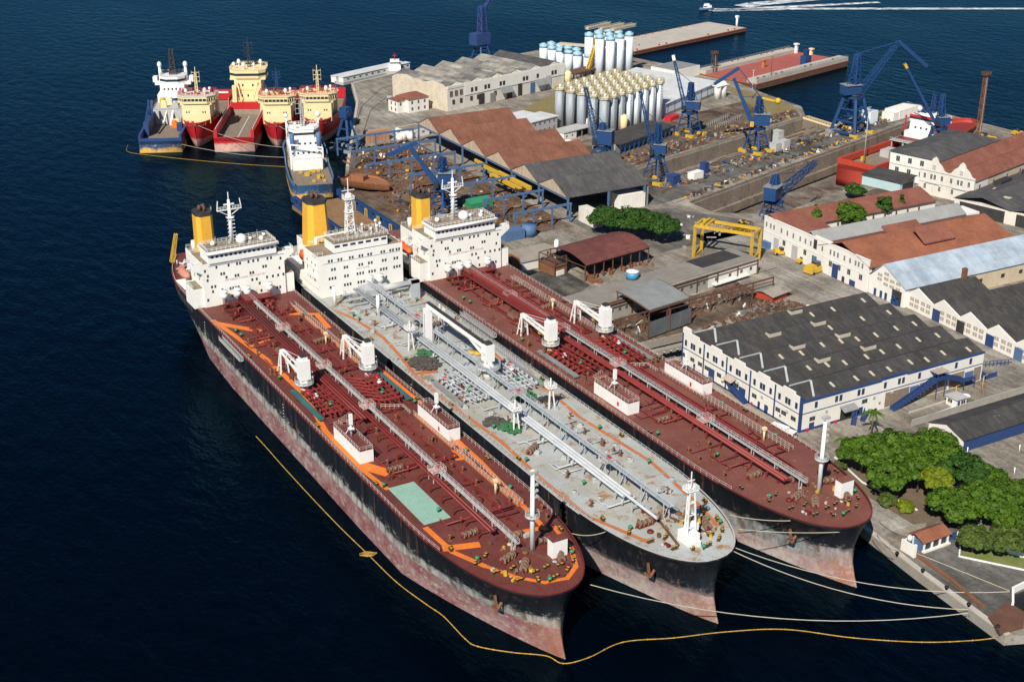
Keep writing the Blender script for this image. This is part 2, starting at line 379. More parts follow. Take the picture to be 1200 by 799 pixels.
R_['tile'] = roof_mat('clay_tile_roof', (.30,.115,.065), (.25,.095,.055), (.17,.08,.06), 'X', rib=.5, sheet=(.8,.8), thr3=.6)
R_['tile_old'] = roof_mat('old_clay_tile_roof', (.25,.095,.065), (.20,.08,.06), (.11,.06,.05), 'X', rib=.5, sheet=(.8,.8), thr3=.6)
R_['metal'] = roof_mat('blue_metal_roof', (.38,.45,.52), (.30,.37,.46), (.24,.28,.32), 'X', sheet=(6,2.2), thr3=.66, rough=.45)
R_['plain'] = roof_mat('plain_metal_roof', (.30,.31,.31), (.27,.28,.28), (.2,.2,.2), 'X', sheet=(6,1.2), thr3=.7, rough=.55, patch=.25)
R_['white'] = roof_mat('white_sheet_roof', (.60,.62,.63), (.54,.56,.57), (.4,.42,.42), 'X', sheet=(8,2.0), thr3=.66, rough=.5, patch=.25)
R_['rust'] = roof_mat('rust_sheet_roof', (.13,.045,.04), (.17,.06,.05), (.07,.035,.032), 'Y', sheet=(3,1.2), thr3=.6)
# ================================================================ THE SETTING
def water_mat():
    m = bpy.data.materials.new('sea_water'); m.use_nodes = True; nt = m.node_tree; N = nt.nodes; L = nt.links
    N.remove(N['Principled BSDF']); out = N['Material Output']
    tc = N.new('ShaderNodeTexCoord')
    prev = None
    for sc, st, dist, det, str_ in ((0.02, (1, .5, 1), 1.8, 3, .35), (0.2, (1, .45, 1), .8, 7, .8), (0.9, (1, .6, 1), .2, 5, .8)):
        mp = N.new('ShaderNodeMapping'); mp.inputs['Scale'].default_value = st; mp.inputs['Rotation'].default_value = (0, 0, R(25)); L.new(tc.outputs['Object'], mp.inputs[0])
        n = N.new('ShaderNodeTexNoise'); n.inputs['Scale'].default_value = sc; n.inputs['Detail'].default_value = det; L.new(mp.outputs[0], n.inputs[0])
        bp = N.new('ShaderNodeBump'); bp.inputs['Strength'].default_value = str_; bp.inputs['Distance'].default_value = dist; L.new(n.outputs[0], bp.inputs['Height'])
        if prev: L.new(prev.outputs[0], bp.inputs['Normal'])
        prev = bp
    # wind patches: rougher and smoother water
    wp = N.new('ShaderNodeTexNoise'); wp.inputs['Scale'].default_value = .006; wp.inputs['Detail'].default_value = 4; wp.inputs['Distortion'].default_value = .8; mw = N.new('ShaderNodeMapping'); mw.inputs['Scale'].default_value = (1, .35, 1); mw.inputs['Rotation'].default_value = (0, 0, R(-40)); L.new(tc.outputs['Object'], mw.inputs[0]); L.new(mw.outputs[0], wp.inputs[0])
    rr = N.new('ShaderNodeMapRange'); rr.inputs[1].default_value = .4; rr.inputs[2].default_value = .6; rr.inputs[3].default_value = .09; rr.inputs[4].default_value = .24; L.new(wp.outputs[0], rr.inputs[0])
    d = N.new('ShaderNodeBsdfDiffuse'); d.inputs[0].default_value = (.0002, .0013, .0036, 1); g = N.new('ShaderNodeBsdfGlossy'); g.inputs[0].default_value = (.15, .37, .52, 1); L.new(rr.outputs[0], g.inputs['Roughness'])
    fr = N.new('ShaderNodeFresnel'); fr.inputs[0].default_value = 1.33; L.new(prev.outputs[0], fr.inputs['Normal']); L.new(prev.outputs[0], g.inputs['Normal'])
    mx = N.new('ShaderNodeMixShader'); L.new(fr.outputs[0], mx.inputs[0]); L.new(d.outputs[0], mx.inputs[1]); L.new(g.outputs[0], mx.inputs[2]); L.new(mx.outputs[0], out.inputs[0])
    return m

GZ = 2.5
def ground_mat(name, cs, scale=.06):
    m = bpy.data.materials.new(name); m.use_nodes = True; nt = m.node_tree; N = nt.nodes; L = nt.links
    b = N['Principled BSDF']; b.inputs['Roughness'].default_value = 0.9; b.inputs['Specular IOR Level'].default_value = .2
    tc = N.new('ShaderNodeTexCoord'); n = N.new('ShaderNodeTexNoise'); n.inputs['Scale'].default_value = scale; n.inputs['Detail'].default_value = 12; n.inputs['Roughness'].default_value = .68
    L.new(tc.outputs['Object'], n.inputs[0]); cr = N.new('ShaderNodeValToRGB'); L.new(n.outputs[0], cr.inputs[0])
    e = cr.color_ramp.elements; pos = [.34, .43, .5, .57, .66]
    e[0].position = pos[0]; e[0].color = col(cs[0]); e[1].position = pos[4]; e[1].color = col(cs[4])
    for i in (1, 2, 3): q = e.new(pos[i]); q.color = col(cs[i])
    n2 = N.new('ShaderNodeTexNoise'); n2.inputs['Scale'].default_value = .9; n2.inputs['Detail'].default_value = 8; n2.inputs['Roughness'].default_value = .75; L.new(tc.outputs['Object'], n2.inputs[0])
    r = N.new('ShaderNodeMapRange'); r.inputs[1].default_value = .35; r.inputs[2].default_value = .65; r.inputs[3].default_value = .72; r.inputs[4].default_value = 1.2; L.new(n2.outputs[0], r.inputs[0])
    v = N.new('ShaderNodeVectorMath'); v.operation = 'SCALE'; L.new(cr.outputs[0], v.inputs[0]); L.new(r.outputs[0], v.inputs[3])
    # tyre-worn and oily streaks
    n4 = N.new('ShaderNodeTexNoise'); n4.inputs['Scale'].default_value = .35; n4.inputs['Detail'].default_value = 7; n4.inputs['Roughness'].default_value = .7; n4.inputs['Distortion'].default_value = .6
    m4 = N.new('ShaderNodeMapping'); m4.inputs['Scale'].default_value = (.9, .12, 1); m4.inputs['Rotation'].default_value = (0, 0, R(8)); L.new(tc.outputs['Object'], m4.inputs[0]); L.new(m4.outputs[0], n4.inputs[0])
    r4 = N.new('ShaderNodeMapRange'); r4.inputs[1].default_value = .42; r4.inputs[2].default_value = .58; r4.inputs[3].default_value = .74; r4.inputs[4].default_value = 1.12; L.new(n4.outputs[0], r4.inputs[0])
    v4 = N.new('ShaderNodeVectorMath'); v4.operation = 'SCALE'; L.new(v.outputs[0], v4.inputs[0]); L.new(r4.outputs[0], v4.inputs[3]); v = v4
    # slab joints
    br = N.new('ShaderNodeTexBrick'); br.inputs['Scale'].default_value = 1; br.inputs['Brick Width'].default_value = 8; br.inputs['Row Height'].default_value = 6; br.inputs['Mortar Size'].default_value = .06
    br.inputs['Color1'].default_value = (1, 1, 1, 1); br.inputs['Color2'].default_value = (.86, .86, .86, 1); br.inputs['Mortar'].default_value = (.62, .62, .6, 1); L.new(tc.outputs['Object'], br.inputs[0])
    mu = N.new('ShaderNodeMix'); mu.data_type = 'RGBA'; mu.blend_type = 'MULTIPLY'; mu.inputs[0].default_value = .7; L.new(v.outputs[0], mu.inputs[6]); L.new(br.outputs[0], mu.inputs[7])
    L.new(mu.outputs[2], b.inputs['Base Color'])
    bp = N.new('ShaderNodeBump'); bp.inputs['Strength'].default_value = .4; bp.inputs['Distance'].default_value = .2; L.new(n2.outputs[0], bp.inputs['Height']); L.new(bp.outputs[0], b.inputs['Normal'])
    MATS[name] = m; return m
gm_main = ground_mat('yard_ground', [(.13,.112,.095), (.20,.175,.145), (.25,.225,.19), (.285,.26,.22), (.34,.315,.27)])
gm_dirt = ground_mat('dirt_ground', [(.05,.037,.029), (.09,.065,.048), (.13,.096,.071), (.165,.124,.092), (.22,.18,.14)], .07)
gm_asph = ground_mat('asphalt', [(.06,.058,.055), (.10,.097,.09), (.13,.125,.115), (.16,.155,.145), (.22,.21,.19)], .04)
gm_light = ground_mat('pale_concrete', [(.15,.14,.12), (.21,.195,.17), (.26,.245,.22), (.30,.28,.25), (.38,.36,.32)], .05)
gm_black = ground_mat('dark_ground', [(.03,.03,.03), (.05,.048,.045), (.07,.066,.06), (.10,.095,.085), (.15,.14,.125)], .08)
gm_dock = ground_mat('dock_concrete', [(.07,.055,.045), (.12,.095,.08), (.165,.135,.115), (.20,.17,.145), (.26,.225,.19)], .1)

outline = [(214.2,161),(216.5,190),(219.3,214),(219.5,313),(262,313),(262,332),(219.5,332),(219.5,414),(219.5,533),(238,573),(294,689),(311,735),(340,746),
           (400,752),(464,768),(492,742),(500,700),(505,683),(509,637),(503,587),(501,560),(489,543),(322,496),(322,479),(489,519),(498,526),(522,530),(549,535),(557,508),(560,459),(566,420),(900,440),(900,100),(260,100),(258,150),(236,152)]
hole = [(343,449),(397,466),(477,490.5),(541,510.5),(541,462),(393,424.5),(365,416),(343,432)]
def inset_(lp, d):
    c = Vector((sum(p[0] for p in lp)/len(lp), sum(p[1] for p in lp)/len(lp))); return [tuple(Vector(p)+(Vector(p)-c).normalized()*(-d)) for p in lp]
def sheet_with_holes(name, out, holes, z, m):
    bm = bmesh.new(); es = []
    for lp in [out]+holes:
        vs = [bm.verts.new((p[0], p[1], z)) for p in lp]
        es += [bm.edges.new((vs[i], vs[(i+1) % len(vs)])) for i in range(len(vs))]
    bmesh.ops.triangle_fill(bm, use_beauty=True, use_dissolve=False, edges=es)
    for f in bm.faces:
        if f.normal.z < 0: f.normal_flip()
    me = bpy.data.meshes.new(name); bm.to_mesh(me); bm.free(); me.materials.append(m)
    o = bpy.data.objects.new(name, me); COL.objects.link(o); return o
tag(sheet_with_holes('ground', outline, [hole], GZ, gm_main), kind='structure')
tag(sheet_with_holes('water', [(-9000,-3000),(12000,-3000),(12000,16000),(-9000,16000)], [inset_(hole,-1), [(321,477),(488.5,518),(488.5,544.5),(321,498)]], 0, water_mat()), kind='structure')
# quay walls and coping
qw = MB(); n = len(outline)
for i in range(n):
    a, b_ = outline[i], outline[(i+1) % n]
    qw.add([(a[0],a[1],-14),(b_[0],b_[1],-14),(b_[0],b_[1],GZ-.01),(a[0],a[1],GZ-.01)], [(0,1,2,3)])
tag(qw.build('quay_wall', M['concrete']), kind='structure')
cp = MB()
for i in list(range(0,4))+list(range(9,12)):
    a, b_ = Vector((*outline[i],GZ)), Vector((*outline[i+1],GZ)); d = (b_-a).normalized(); nrm = Vector((d.y,-d.x,0))
    cp.beam(a+nrm*.75+Vector((0,0,.12)), b_+nrm*.75+Vector((0,0,.12)), 1.4, .3)
tag(cp.build('quay_coping', M['concrete_light']), kind='structure')
def patch(name, pts, z, m):
    b = MB(); a = sum(pts[i][0]*pts[(i+1) % len(pts)][1]-pts[(i+1) % len(pts)][0]*pts[i][1] for i in range(len(pts)))
    if a < 0: pts = pts[::-1]
    b.add([(p[0], p[1], z) for p in pts], [tuple(range(len(pts)))]); return tag(b.build(name, m), kind='structure')
# dock 2 : floor, stepped walls
DZ = -9.0
dk = MB(); hl = hole; c = Vector((sum(p[0] for p in hl)/8, sum(p[1] for p in hl)/8, 0))
lev = [(0,GZ-.01),(0,1.2),(.7,1.2),(.7,-5.4),(2.2,-5.4),(2.2,DZ)]
def inset(lp, d):
    out = []
    a = sum(lp[i][0]*lp[(i+1) % len(lp)][1]-lp[(i+1) % len(lp)][0]*lp[i][1] for i in range(len(lp)))
    s = 1 if a > 0 else -1; k = len(lp)
    for i in range(k):
        p0, p1, p2 = Vector(lp[i-1]), Vector(lp[i]), Vector(lp[(i+1) % k])
        d1 = (p1-p0).normalized(); d2 = (p2-p1).normalized(); n1 = Vector((-d1.y, d1.x))*s; n2 = Vector((-d2.y, d2.x))*s
        bs = (n1+n2).normalized(); q = d/max(.35, bs.dot(n1)); out.append((p1.x+bs.x*q, p1.y+bs.y*q))
    return out
def stepped(lp, name, m, mf):
    b = MB(); rings = [[(p[0], p[1], z) for p in inset(lp, d)] for d, z in lev]; k = len(lp)
    for r0, r1 in zip(rings, rings[1:]):
        b.add(r0+r1, [(i, (i+1) % k, k+(i+1) % k, k+i) for i in range(k)])
    tag(b.build(name, m), kind='structure')
    patch('dock_floor', inset(lp, 3.9), DZ, mf)
gm_wall = mat('dock_wall_stone', (.27,.225,.185), (.19,.155,.125), (.085,.065,.055), scale=.14, rough=.95, thr3=.56, bump=.5, bscale=1.0, stretch=(1,1,.5), fine=.4)
stepped(hl, 'dock_wall', gm_wall, gm_dock)
h1 = [(322,479),(487,519),(487,542.5),(322,496)]
stepped(h1, 'dock_wall', gm_wall, gm_dock)
# surface patches
patch('pier_road', [(330,452),(398,469),(478,494),(541,514),(535,527),(487,517),(398,495.5),(322,477),(322,455)], GZ+.004, gm_asph)
patch('dock_apron', [(322,498),(400,519.5),(486,543.5),(496,560),(503,590),(420,572),(335,552),(322,520)], GZ+.004, gm_dirt)
patch('stock_yard', [(219,445),(283,445),(283,600),(252,598),(239,571),(219,531)], GZ+.004, gm_dirt)
patch('works_ground', [(285,401),(343,404),(350,415),(330,447),(285,452)], GZ+.004, gm_asph)
patch('works_ground', [(366,411),(430,425),(425,395),(350,394)], GZ+.004, gm_dirt)
patch('dark_yard', [(224,369),(252,385),(252,408),(224,404)], GZ+.004, gm_black)  # near-black mottled ground between the quay edge and the arched shed
patch('quay_road', [(221,205),(236,205),(236,318),(221,311)], GZ+.004, gm_light)
patch('yard_road', [(312,250),(333,250),(333,392),(345,412),(318,412),(312,314)], GZ+.004, gm_light)
patch('upper_yard', [(286,612),(318,612),(318,690),(312,722),(300,693),(262,612)], GZ+.004, gm_light)
patch('grass_field', [at(575,150,GZ)[:2], at(612,128,GZ)[:2], at(650,110,GZ)[:2], at(652,134,GZ)[:2], at(610,160,GZ)[:2]], GZ+.004, M['dry_grass'])
patch('grass_bank', [at(848,100,GZ)[:2], at(905,114,GZ)[:2], at(935,128,GZ)[:2], at(905,135,GZ)[:2], at(868,117,GZ)[:2]], GZ+.008, M['dry_grass'])
patch('grass_verge', [at(1123,636,GZ)[:2], at(1200,650,GZ)[:2], at(1200,666,GZ)[:2], at(1128,652,GZ)[:2]], GZ+.008, mat('verge', (.10,.16,.03), (.2,.2,.08), rough=.95))
patch('rubble_bank', [(221,333),(262,333),(300,345),(300,362),(222,350)], GZ+.004, gm_dirt)
patch('path', [at(1095,590,GZ)[:2], at(1125,600,GZ)[:2], at(1140,640,GZ)[:2], at(1075,640,GZ)[:2]], GZ+.006, gm_asph)
patch('south_yard', [(216,164),(240,160),(262,175),(262,192),(232,193),(219,196)], GZ+.004, gm_asph)
patch('garden_soil', [(231,205),(262,196),(275,200),(262,228),(240,240),(231,232)], GZ+.008, mat('garden_soil', (.12,.09,.06), (.16,.12,.08), (.06,.07,.03), scale=.3, rough=.95, bump=.4))
# kerbs
def kerb(pts, z=GZ, w=.35, h=.3, m='concrete_light'):
    b = MB()
    for a, c_ in zip(pts, pts[1:]):
        a = Vector((*a[:2], z+h/2)); c_ = Vector((*c_[:2], z+h/2)); b.beam(a, c_, w, h)
    return tag(b.build('kerb', M[m]), kind='structure')
kerb([at(x, y, GZ) for x, y in ((978,536),(1010,565),(1075,598))], m='white_clean')
kerb([at(x, y, GZ) for x, y in ((1125,640),(1124,652),(1200,668))], m='white_clean')
kerb([at(x, y, GZ) for x, y in ((1125,528),(1082,537))], m='white_clean')
kerb([at(1073,493,GZ),at(1131,473,GZ)], m='white_clean', w=.6); kerb([at(1065,484,GZ),at(1118,467,GZ)], m='concrete_light', w=.6)
# crane rails: long thin double lines
rl = MB()
for (a, c_) in (((330,478.6),(486,516.2)), ((338,451),(398,470)), ((398,470),(541,517)), ((322,500.5),(486,547)), ((322,506),(486,553)), ((223,335),(300,352)), ((223,338),(300,355)), ((222,360),(322,366)), ((228,450),(228,600)), ((252,450),(252,600))):
    rl.beam((*a,GZ+.06), (*c_,GZ+.06), .3, .12)
for (px) in ([(430,200),(412,160),(424,125),(445,105),(480,92)], [(440,205),(424,162),(434,130),(455,112),(484,98)]):
    p = [at(x, y, GZ) for x, y in px]
    for a, c_ in zip(p, p[1:]): rl.beam(a+Vector((0,0,.05)), c_+Vector((0,0,.05)), .3, .12)
tag(rl.build('crane_rails', M['rust_dark']), kind='structure')
# ================================================================ TANKERS
def ell(v, a, b, p=2.0):
    if v <= 0: return 0.0
    if v >= a: return b
    return b*(1-(1-v/a)**p)**(1/p)
DK = 15.5
def make_tanker(kind, xc, yb, hv, Lo, label, hullm, deckm, pipem, railm, pathm):
    B = 16.2
    root = thing('oil_tanker', label, 'tanker', (xc, yb, 0), 0, 'rafted oil tankers')
    # ---- hull
    zs = [-3, 0, 2.5, 5.5, 8.5, 11.5, 13.8, DK]
    S = 44
    def hw(v, z):
        t = max(0, min(1, z/DK)); e = Lo-v
        a = 48-0*t; fine = 1.15+0.95*t**1.5          # sharper entrance low down
        off = (1-t)*(-1.5)+2.2*math.sin(math.pi*t)*0.9
        f = ell(v-off, a-off, B, fine) if t < 1 else ell(v, 45, B, 2.25)
        sa = 42+ (1-t)*26; sp = 1.9-0.7*(1-t); et = ell(e+(1.2*t), sa, B, sp)
        if t > .6: et = max(et, 7.5*min(1, max(0, e+.01)/3+.75))
        return min(f, et), off
    rows = []
    vv = [0]+[46*((i+1)/16)**1.8 for i in range(16)]
    vv += [46+(Lo-46-60)*i/6 for i in range(1, 7)]
    vv += [Lo-60+60*(1-(1-i/14)**1.5) for i in range(1, 15)]
    ring = []
    mb = MB(); mb.smooth = True; nv = len(vv); vs = []
    for z in zs:
        t = max(0, min(1, z/DK)); off = (1-t)*(-1.5)+2.2*math.sin(math.pi*t)*0.9
        sternoff = -(1-t)*14 if t < 1 else 0
        for side in (-1, 1):
            for v in vv:
                h, _ = hw(v if v > 0 else off+.001, z)
                vz = off+(v/46)*(46-off) if v < 46 else v
                h, _ = hw(vz+.001 if v > 0 else off, z)
                if v == 0: h = 0.15
                ve = vz
                if v > Lo-60: ve = Lo-60+(v-(Lo-60))*(60+sternoff)/60
                if v > Lo-60:
                    h, _ = hw(v, z)
                vs.append((side*h, ve, z))
    fs = []
    def ix(k, s_, i): return (k*2+s_)*nv+i
    for k in range(len(zs)-1):
        for i in range(nv-1):
            fs.append((ix(k,0,i+1), ix(k,0,i), ix(k+1,0,i), ix(k+1,0,i+1)))
            fs.append((ix(k,1,i), ix(k,1,i+1), ix(k+1,1,i+1), ix(k+1,1,i)))
        fs.append((ix(k,0,0), ix(k,1,0), ix(k+1,1,0), ix(k+1,0,0)))
        fs.append((ix(k,1,nv-1), ix(k,0,nv-1), ix(k+1,0,nv-1), ix(k+1,1,nv-1)))
    mb.add(vs, fs); hull = mb.build('hull', hullm, root)
    K = len(zs)-1
    outl = [vs[ix(K,0,i)] for i in range(nv)]; outr = [vs[ix(K,1,i)] for i in range(nv)]
    d = MB()
    for i in range(nv-1):
        a, b_, c_, e = outl[i], outr[i], outr[i+1], outl[i+1]
        d.add([(p[0], p[1], DK-.02) for p in (a, b_, c_, e)], [(0,1,2,3)])
    d.build('deck', deckm, root)
    # bow bulwark rim and stern bulwark
    bw = MB(); R2 = MATS.get('rim'+kind) or deckm
    for o_ in (outl, outr):
        for a, b_ in zip(o_, o_[1:]):
            if a[1] < 30 or a[1] > hv+6: 
                a2, b2 = Vector(a), Vector(b_); bw.m = 0; bw.beam(a2+Vector((0,0,.2)), b2+Vector((0,0,.2)), .2, .5); bw.m = 1; bw.beam(a2+Vector((0,0,.5)), b2+Vector((0,0,.5)), .3, .12)
            else: bw.m = 1; bw.beam(Vector(a)+Vector((0,0,.08)), Vector(b_)+Vector((0,0,.08)), .2, .16)
    bw.build('bulwark', [M['black'], pipem if kind != 'grey' else M['light_grey']], root)
    for o_, s_ in ((outl, 1), (outr, -1)):
        rr = MB(); pts = [Vector((p[0]+.3*s_, p[1], DK)) for p in o_ if 24 < p[1] < Lo-1]
        rr.rail(pts, 1.15, 2.0, .06)
        rr.build('railing', railm, root)
    op = MB()     # openings of the covered side gallery near the stern
    for s_ in (-1, 1):
        for v in [hv+6+i*3.4 for i in range(12)]:
            h, _ = hw(v+1, 13.8); h2, _ = hw(v+2.4, 13.8)
            if v+3 > Lo-6: break
            p0 = Vector((s_*(h+.06), v, 13.4)); p1 = Vector((s_*(h2+.06), v+2.3, 13.4)); op.beam(p0, p1, .12, 2.2)
    op.pieces('side_opening', M['dark'], root)
    # white guard frames over the openings
    dm = MB()
    for s_ in (-1,):
        for v in (10.5, 34, 120, hv-6):
            for j in range(10):
                h, _ = hw(v, 2+j); dm.cbox(s_*(h+.05), v, 5+j*.9, .12, .35, .3)
    dm.build('draft_mark', M['light_grey'], root)
    # ---- paths painted on the deck
    if kind != 'worn':
        hh = DK+.006
        def strip(pts, w):
            p = MB()
            for a, b_ in zip(pts, pts[1:]):
                a = Vector((a[0], a[1])); b_ = Vector((b_[0], b_[1])); dd = (b_-a).normalized(); nn = Vector((-dd.y, dd.x))*w/2
                e = dd*w*.35
                q = [a-e-nn, b_+e-nn, b_+e+nn, a-e+nn]; zc[0] += .002
                p.add([(x.x, x.y, hh+zc[0]) for x in q], [(0,1,2,3)])
            p.build('painted_walkway', pathm, root)
        zc = [0]
        if kind == 'red':
            strip([(-15,183),(-13.2,168),(-11,146),(-10.4,118),(-14,95),(-14.2,70)], 1.6)
            strip([(-14.2,70),(-13,59)], 1.3); strip([(-13,38),(-12.4,26),(-9,17.5)], 1.4)
            strip([(-14.7,180),(-5.6,168)], 2.4); strip([(-5.4,160),(-11,158)], 1.2)
            strip([(-9,17.5),(-5,10),(-1,5.5),(4,4.6),(8,7.5),(10.5,13)], 1.1); strip([(11,14),(12.6,24)], 1.2)
            strip([(10.3,24),(13,60),(13.3,73)], 1.3); strip([(15,90),(14.8,130),(13.4,150)], 1.1); strip([(8.2,176),(15,172),(14,160)], 1.8)
            strip([(4,26),(10.3,25)], 1.6); strip([(-13,72),(-9.5,66)], 3.6); strip([(-13,28),(-6.5,26)], 2.4); strip([(12,72),(9.5,64)], 2.8)
        else:
            strip([(-15,178),(-12.5,168),(-11,150),(-12.5,135),(-15,118),(-14.8,100),(-13.5,72),(-14.8,50),(-14.5,30),(-9,14)], 1.2)
            strip([(13,180),(12,150),(13.5,140),(12,118),(12.8,90),(11.5,75),(13.5,45),(11,22),(9,12)], 1.1)
            strip([(-14.5,122),(-8.5,120)], 2.2); strip([(-14.8,112),(-7,112)], 1.6)
    # ---- pipes along the deck
    pz = DK+2.1; vend = hv-3
    pp = MB()
    if kind == 'grey':
        for i, u in enumerate((-4.6, -3.6, -2.6)): pp.tube((u, 30 if i != 1 else 18, pz+.3), (u, vend, pz+.3), .38, 8)
        for v in range(26, int(vend), 7):
            pp.beam((-5.2, v, pz-.2), (-2, v, pz-.2), .3); 
            for u in (-5, -2.2): pp.beam((u, v, DK), (u, v, pz-.2), .28)
    elif kind == 'red':
        for i, u in enumerate((-4.6, -3.7, -2.8, -1.9)):
            pp.tube((u, 92 if i < 2 else 26, pz+.2), (u, vend, pz+.2), .34, 8)
        pp.tube((1.4, 24, pz-.5), (1.4, vend, pz-.5), .3, 8)
        for v in range(28, int(vend), 6):
            pp.beam((-5, v, pz-.3), (.9, v, pz-.3), .28)
            for u in (-4.9, .8): pp.beam((u, v, DK), (u, v, pz-.2), .25)
    else:
        for i, u in enumerate((-3.4, -2.4)): pp.tube((u, 22, pz+.2), (u, vend, pz+.2), .42, 8)
        for v in range(28, int(vend), 6):
            pp.beam((-4.2, v, pz-.3), (1.5, v, pz-.3), .28)
            for u in (-4, 1.3): pp.beam((u, v, DK), (u, v, pz-.2), .25)
        pp.beam((-1.2, 126, pz+1.0), (-1.2, vend-4, pz+1.0), 2.0, 1.3); pp.beam((2.6, 40, pz+.2), (2.6, vend, pz+.2), .8, .8)
    pp.build('cargo_pipe', M['grey_pipe'] if kind == 'grey' else (M['red_pipe'] if kind == 'red' else M['red_light']), root)
    # catwalk with railings
    cw = MB()
    if kind == 'grey': cu, cz, w0 = 0.4, DK+4.3, 1.6
    else: cu, cz, w0 = (-.4 if kind == 'red' else -.2), DK+2.7, .8
    cw.beam((cu, 18, cz), (cu, vend, cz), w0, .16)
    for s_ in (-1, 1): cw.rail([(cu+s_*w0/2, 18, cz), (cu+s_*w0/2, vend, cz)], 1.1, 2.4, .055)
    for v in range(20, int(vend), 9):
        for s_ in (-1, 1): cw.beam((cu+s_*w0/2, v, DK), (cu+s_*w0/2, v, cz), .2)
        if kind == 'grey': cw.beam((cu-w0/2, v, DK+.2), (cu+w0/2, v, cz), .12)
    cw.build('catwalk', M['grey_pipe'] if kind == 'grey' else M['light_grey'], root)
    for v in ([57, 98, 128, 160] if kind != 'grey' else [44, 88, 150]):
        q = MB(); q.box(cu-2, cu+1.6, v-1.5, v+1.5, cz-.1, cz+.05); q.rail([(cu-2, v-1.5, cz), (cu+1.6, v-1.5, cz), (cu+1.6, v+1.5, cz), (cu-2, v+1.5, cz)], 1.1, 1.2, .06, True)
        for a in (-1.8, 1.4):
            for b_ in (-1.3, 1.3): q.beam((cu+a, v+b_, DK), (cu+a, v+b_, cz), .2)
        q.m = 1; q.box(cu-.4, cu+.5, v-.4, v+.4, cz+.1, cz+.9); q.build('catwalk_platform', [railm, M['red_small']], root)
    # side walkway with rails (right)
    if kind != 'grey':
        sw = MB(); u = 10.6
        sw.m = 1; sw.box(u-.7, u+.7, 36, 92, DK+.05, DK+.28); sw.box(u-.2, u+1.2, 118, hv-12, DK+.05, DK+.28)
        sw.m = 0
        sw.pieces('side_walkway', [railm, M['orange_dull'] if kind == 'red' else M['deck_red_worn']], root)
        for a in (u-.7, u+.7): sw = MB(); sw.rail([(a, 36, DK+.3), (a, 92, DK+.3)], 1.2, 1.6, .07); sw.build('walkway_railing', railm, root)
        for a in (u-.2, u+1.2): sw = MB(); sw.rail([(a, 118, DK+.3), (a, hv-12, DK+.3)], 1.2, 1.6, .07); sw.build('walkway_railing', railm, root)
    else:
        sw = MB()
        for a in (15.2, 13.8): sw.rail([(a, 108, DK), (a, 150, DK)], 1.3, 1.2, .08)
        for v in (88, 132, 104): sw.rail([(-14.9, v, DK), (-13.9, v+9, DK)], 1.2, 1.2, .07)
        sw.build('side_walkway', railm, root)
    # ---- manifold pipes across
    mv = 111 if kind != 'grey' else 106
    for s_ in (-1, 1):
        q = MB(); mp_ = 0
        for j in range(7):
            v = mv-9+j*2.6; x1 = s_*11.2
            q.path([(s_*(1.5), v+1.5, DK+1.9), (s_*3.5, v+1.5, DK+1.6), (s_*5.5, v, DK+1.2), (x1, v, DK+1.2)], .33, 8)
            q.tube((x1, v, DK+1.2), (x1+s_*.35, v, DK+1.2), .6, 10)
            q.beam((s_*9.6, v, DK), (s_*9.6, v, DK+1.1), .3)
        for j in range(5):
            u = s_*(4.6+j*1.35); q.tube((u, mv-11, DK+1.0), (u, mv+9, DK+1.0), .2, 6)
        for j in range(3):
            u = s_*(5.2+j*2); q.beam((u, mv-12, DK+2.2), (u+s_*1.4, mv+8, DK+2.2), .3)
        q.build('manifold', M['grey_pipe'] if kind == 'grey' else M['red_light'], root)
        t = MB(); t.box(s_*12.1, s_*13.5, mv-11, mv+10, DK+.5, DK+.95); 
        for j in range(6): t.box(s_*12.3, s_*13.3, mv-10+j*3.7, mv-9.6+j*3.7, DK, DK+.5)
        t.build('drip_tray', M['teal'] if kind == 'red' else M['grey'], root)
        for j in range(4):
            x = MB(); x.tube((s_*(7+j*.9), mv-5+j*3.1, DK+1.7), (s_*(8.2+j*.9), mv-5+j*3.1, DK+1.7), .42, 8); x.lathe(s_*(7.6+j*.9), mv-5+j*3.1, [(.15, DK+1.2), (.15, DK+2.5), (.4, DK+2.5), (.4, DK+2.6)], 8)
            x.build('valve', M[('green', 'red_pipe', 'white_clean', 'red_small')[j]], root)
    # extra longitudinal and stripping lines, in pairs with saddles
    if kind != 'grey':
        for j, (u, a, b_) in enumerate(((5.0, 28, 96), (6.1, 40, 96), (-6.6, 124, hv-10), (-7.5, 124, hv-24), (5.2, 126, hv-8), (6.4, 126, hv-8), (8.6, 128, hv-30), (-9.4, 66, 98))):
            q = MB(); q.path([(u, a, DK), (u, a, DK+.8), (u, a+1, DK+.8), (u, b_-1, DK+.8), (u, b_, DK+.8), (u, b_, DK)], .17, 6)
            for v in range(int(a)+4, int(b_)-2, 7): q.box(u-.5, u+.5, v-.1, v+.1, DK, DK+.65)
            q.build('stripping_pipe', M['red_light'] if j % 2 else M['red_pipe'], root)
    for v in ((36, 64, 96, 126, 142, 160, 176) if kind != 'grey' else (30, 52, 66, 96, 128, 156)):
        for s_ in (-1, 1):
            q = MB(); e_ = 12.5; q.path([(s_*1.5, v, DK+1.6), (s_*3, v, DK+.9), (s_*e_*.7, v, DK+.8), (s_*e_*.7, v+1.6, DK+.8), (s_*e_*.7, v+3.4, DK+.3)], .22, 6); q.tube((s_*5, v, DK+.3), (s_*5, v, DK+1.8), .3, 8); q.tube((s_*5-.5, v, DK+1.8), (s_*5+.5, v, DK+1.8), .12, 6)
            q.build('branch_pipe', M['grey_pipe'] if kind == 'grey' else M['red_light'], root)
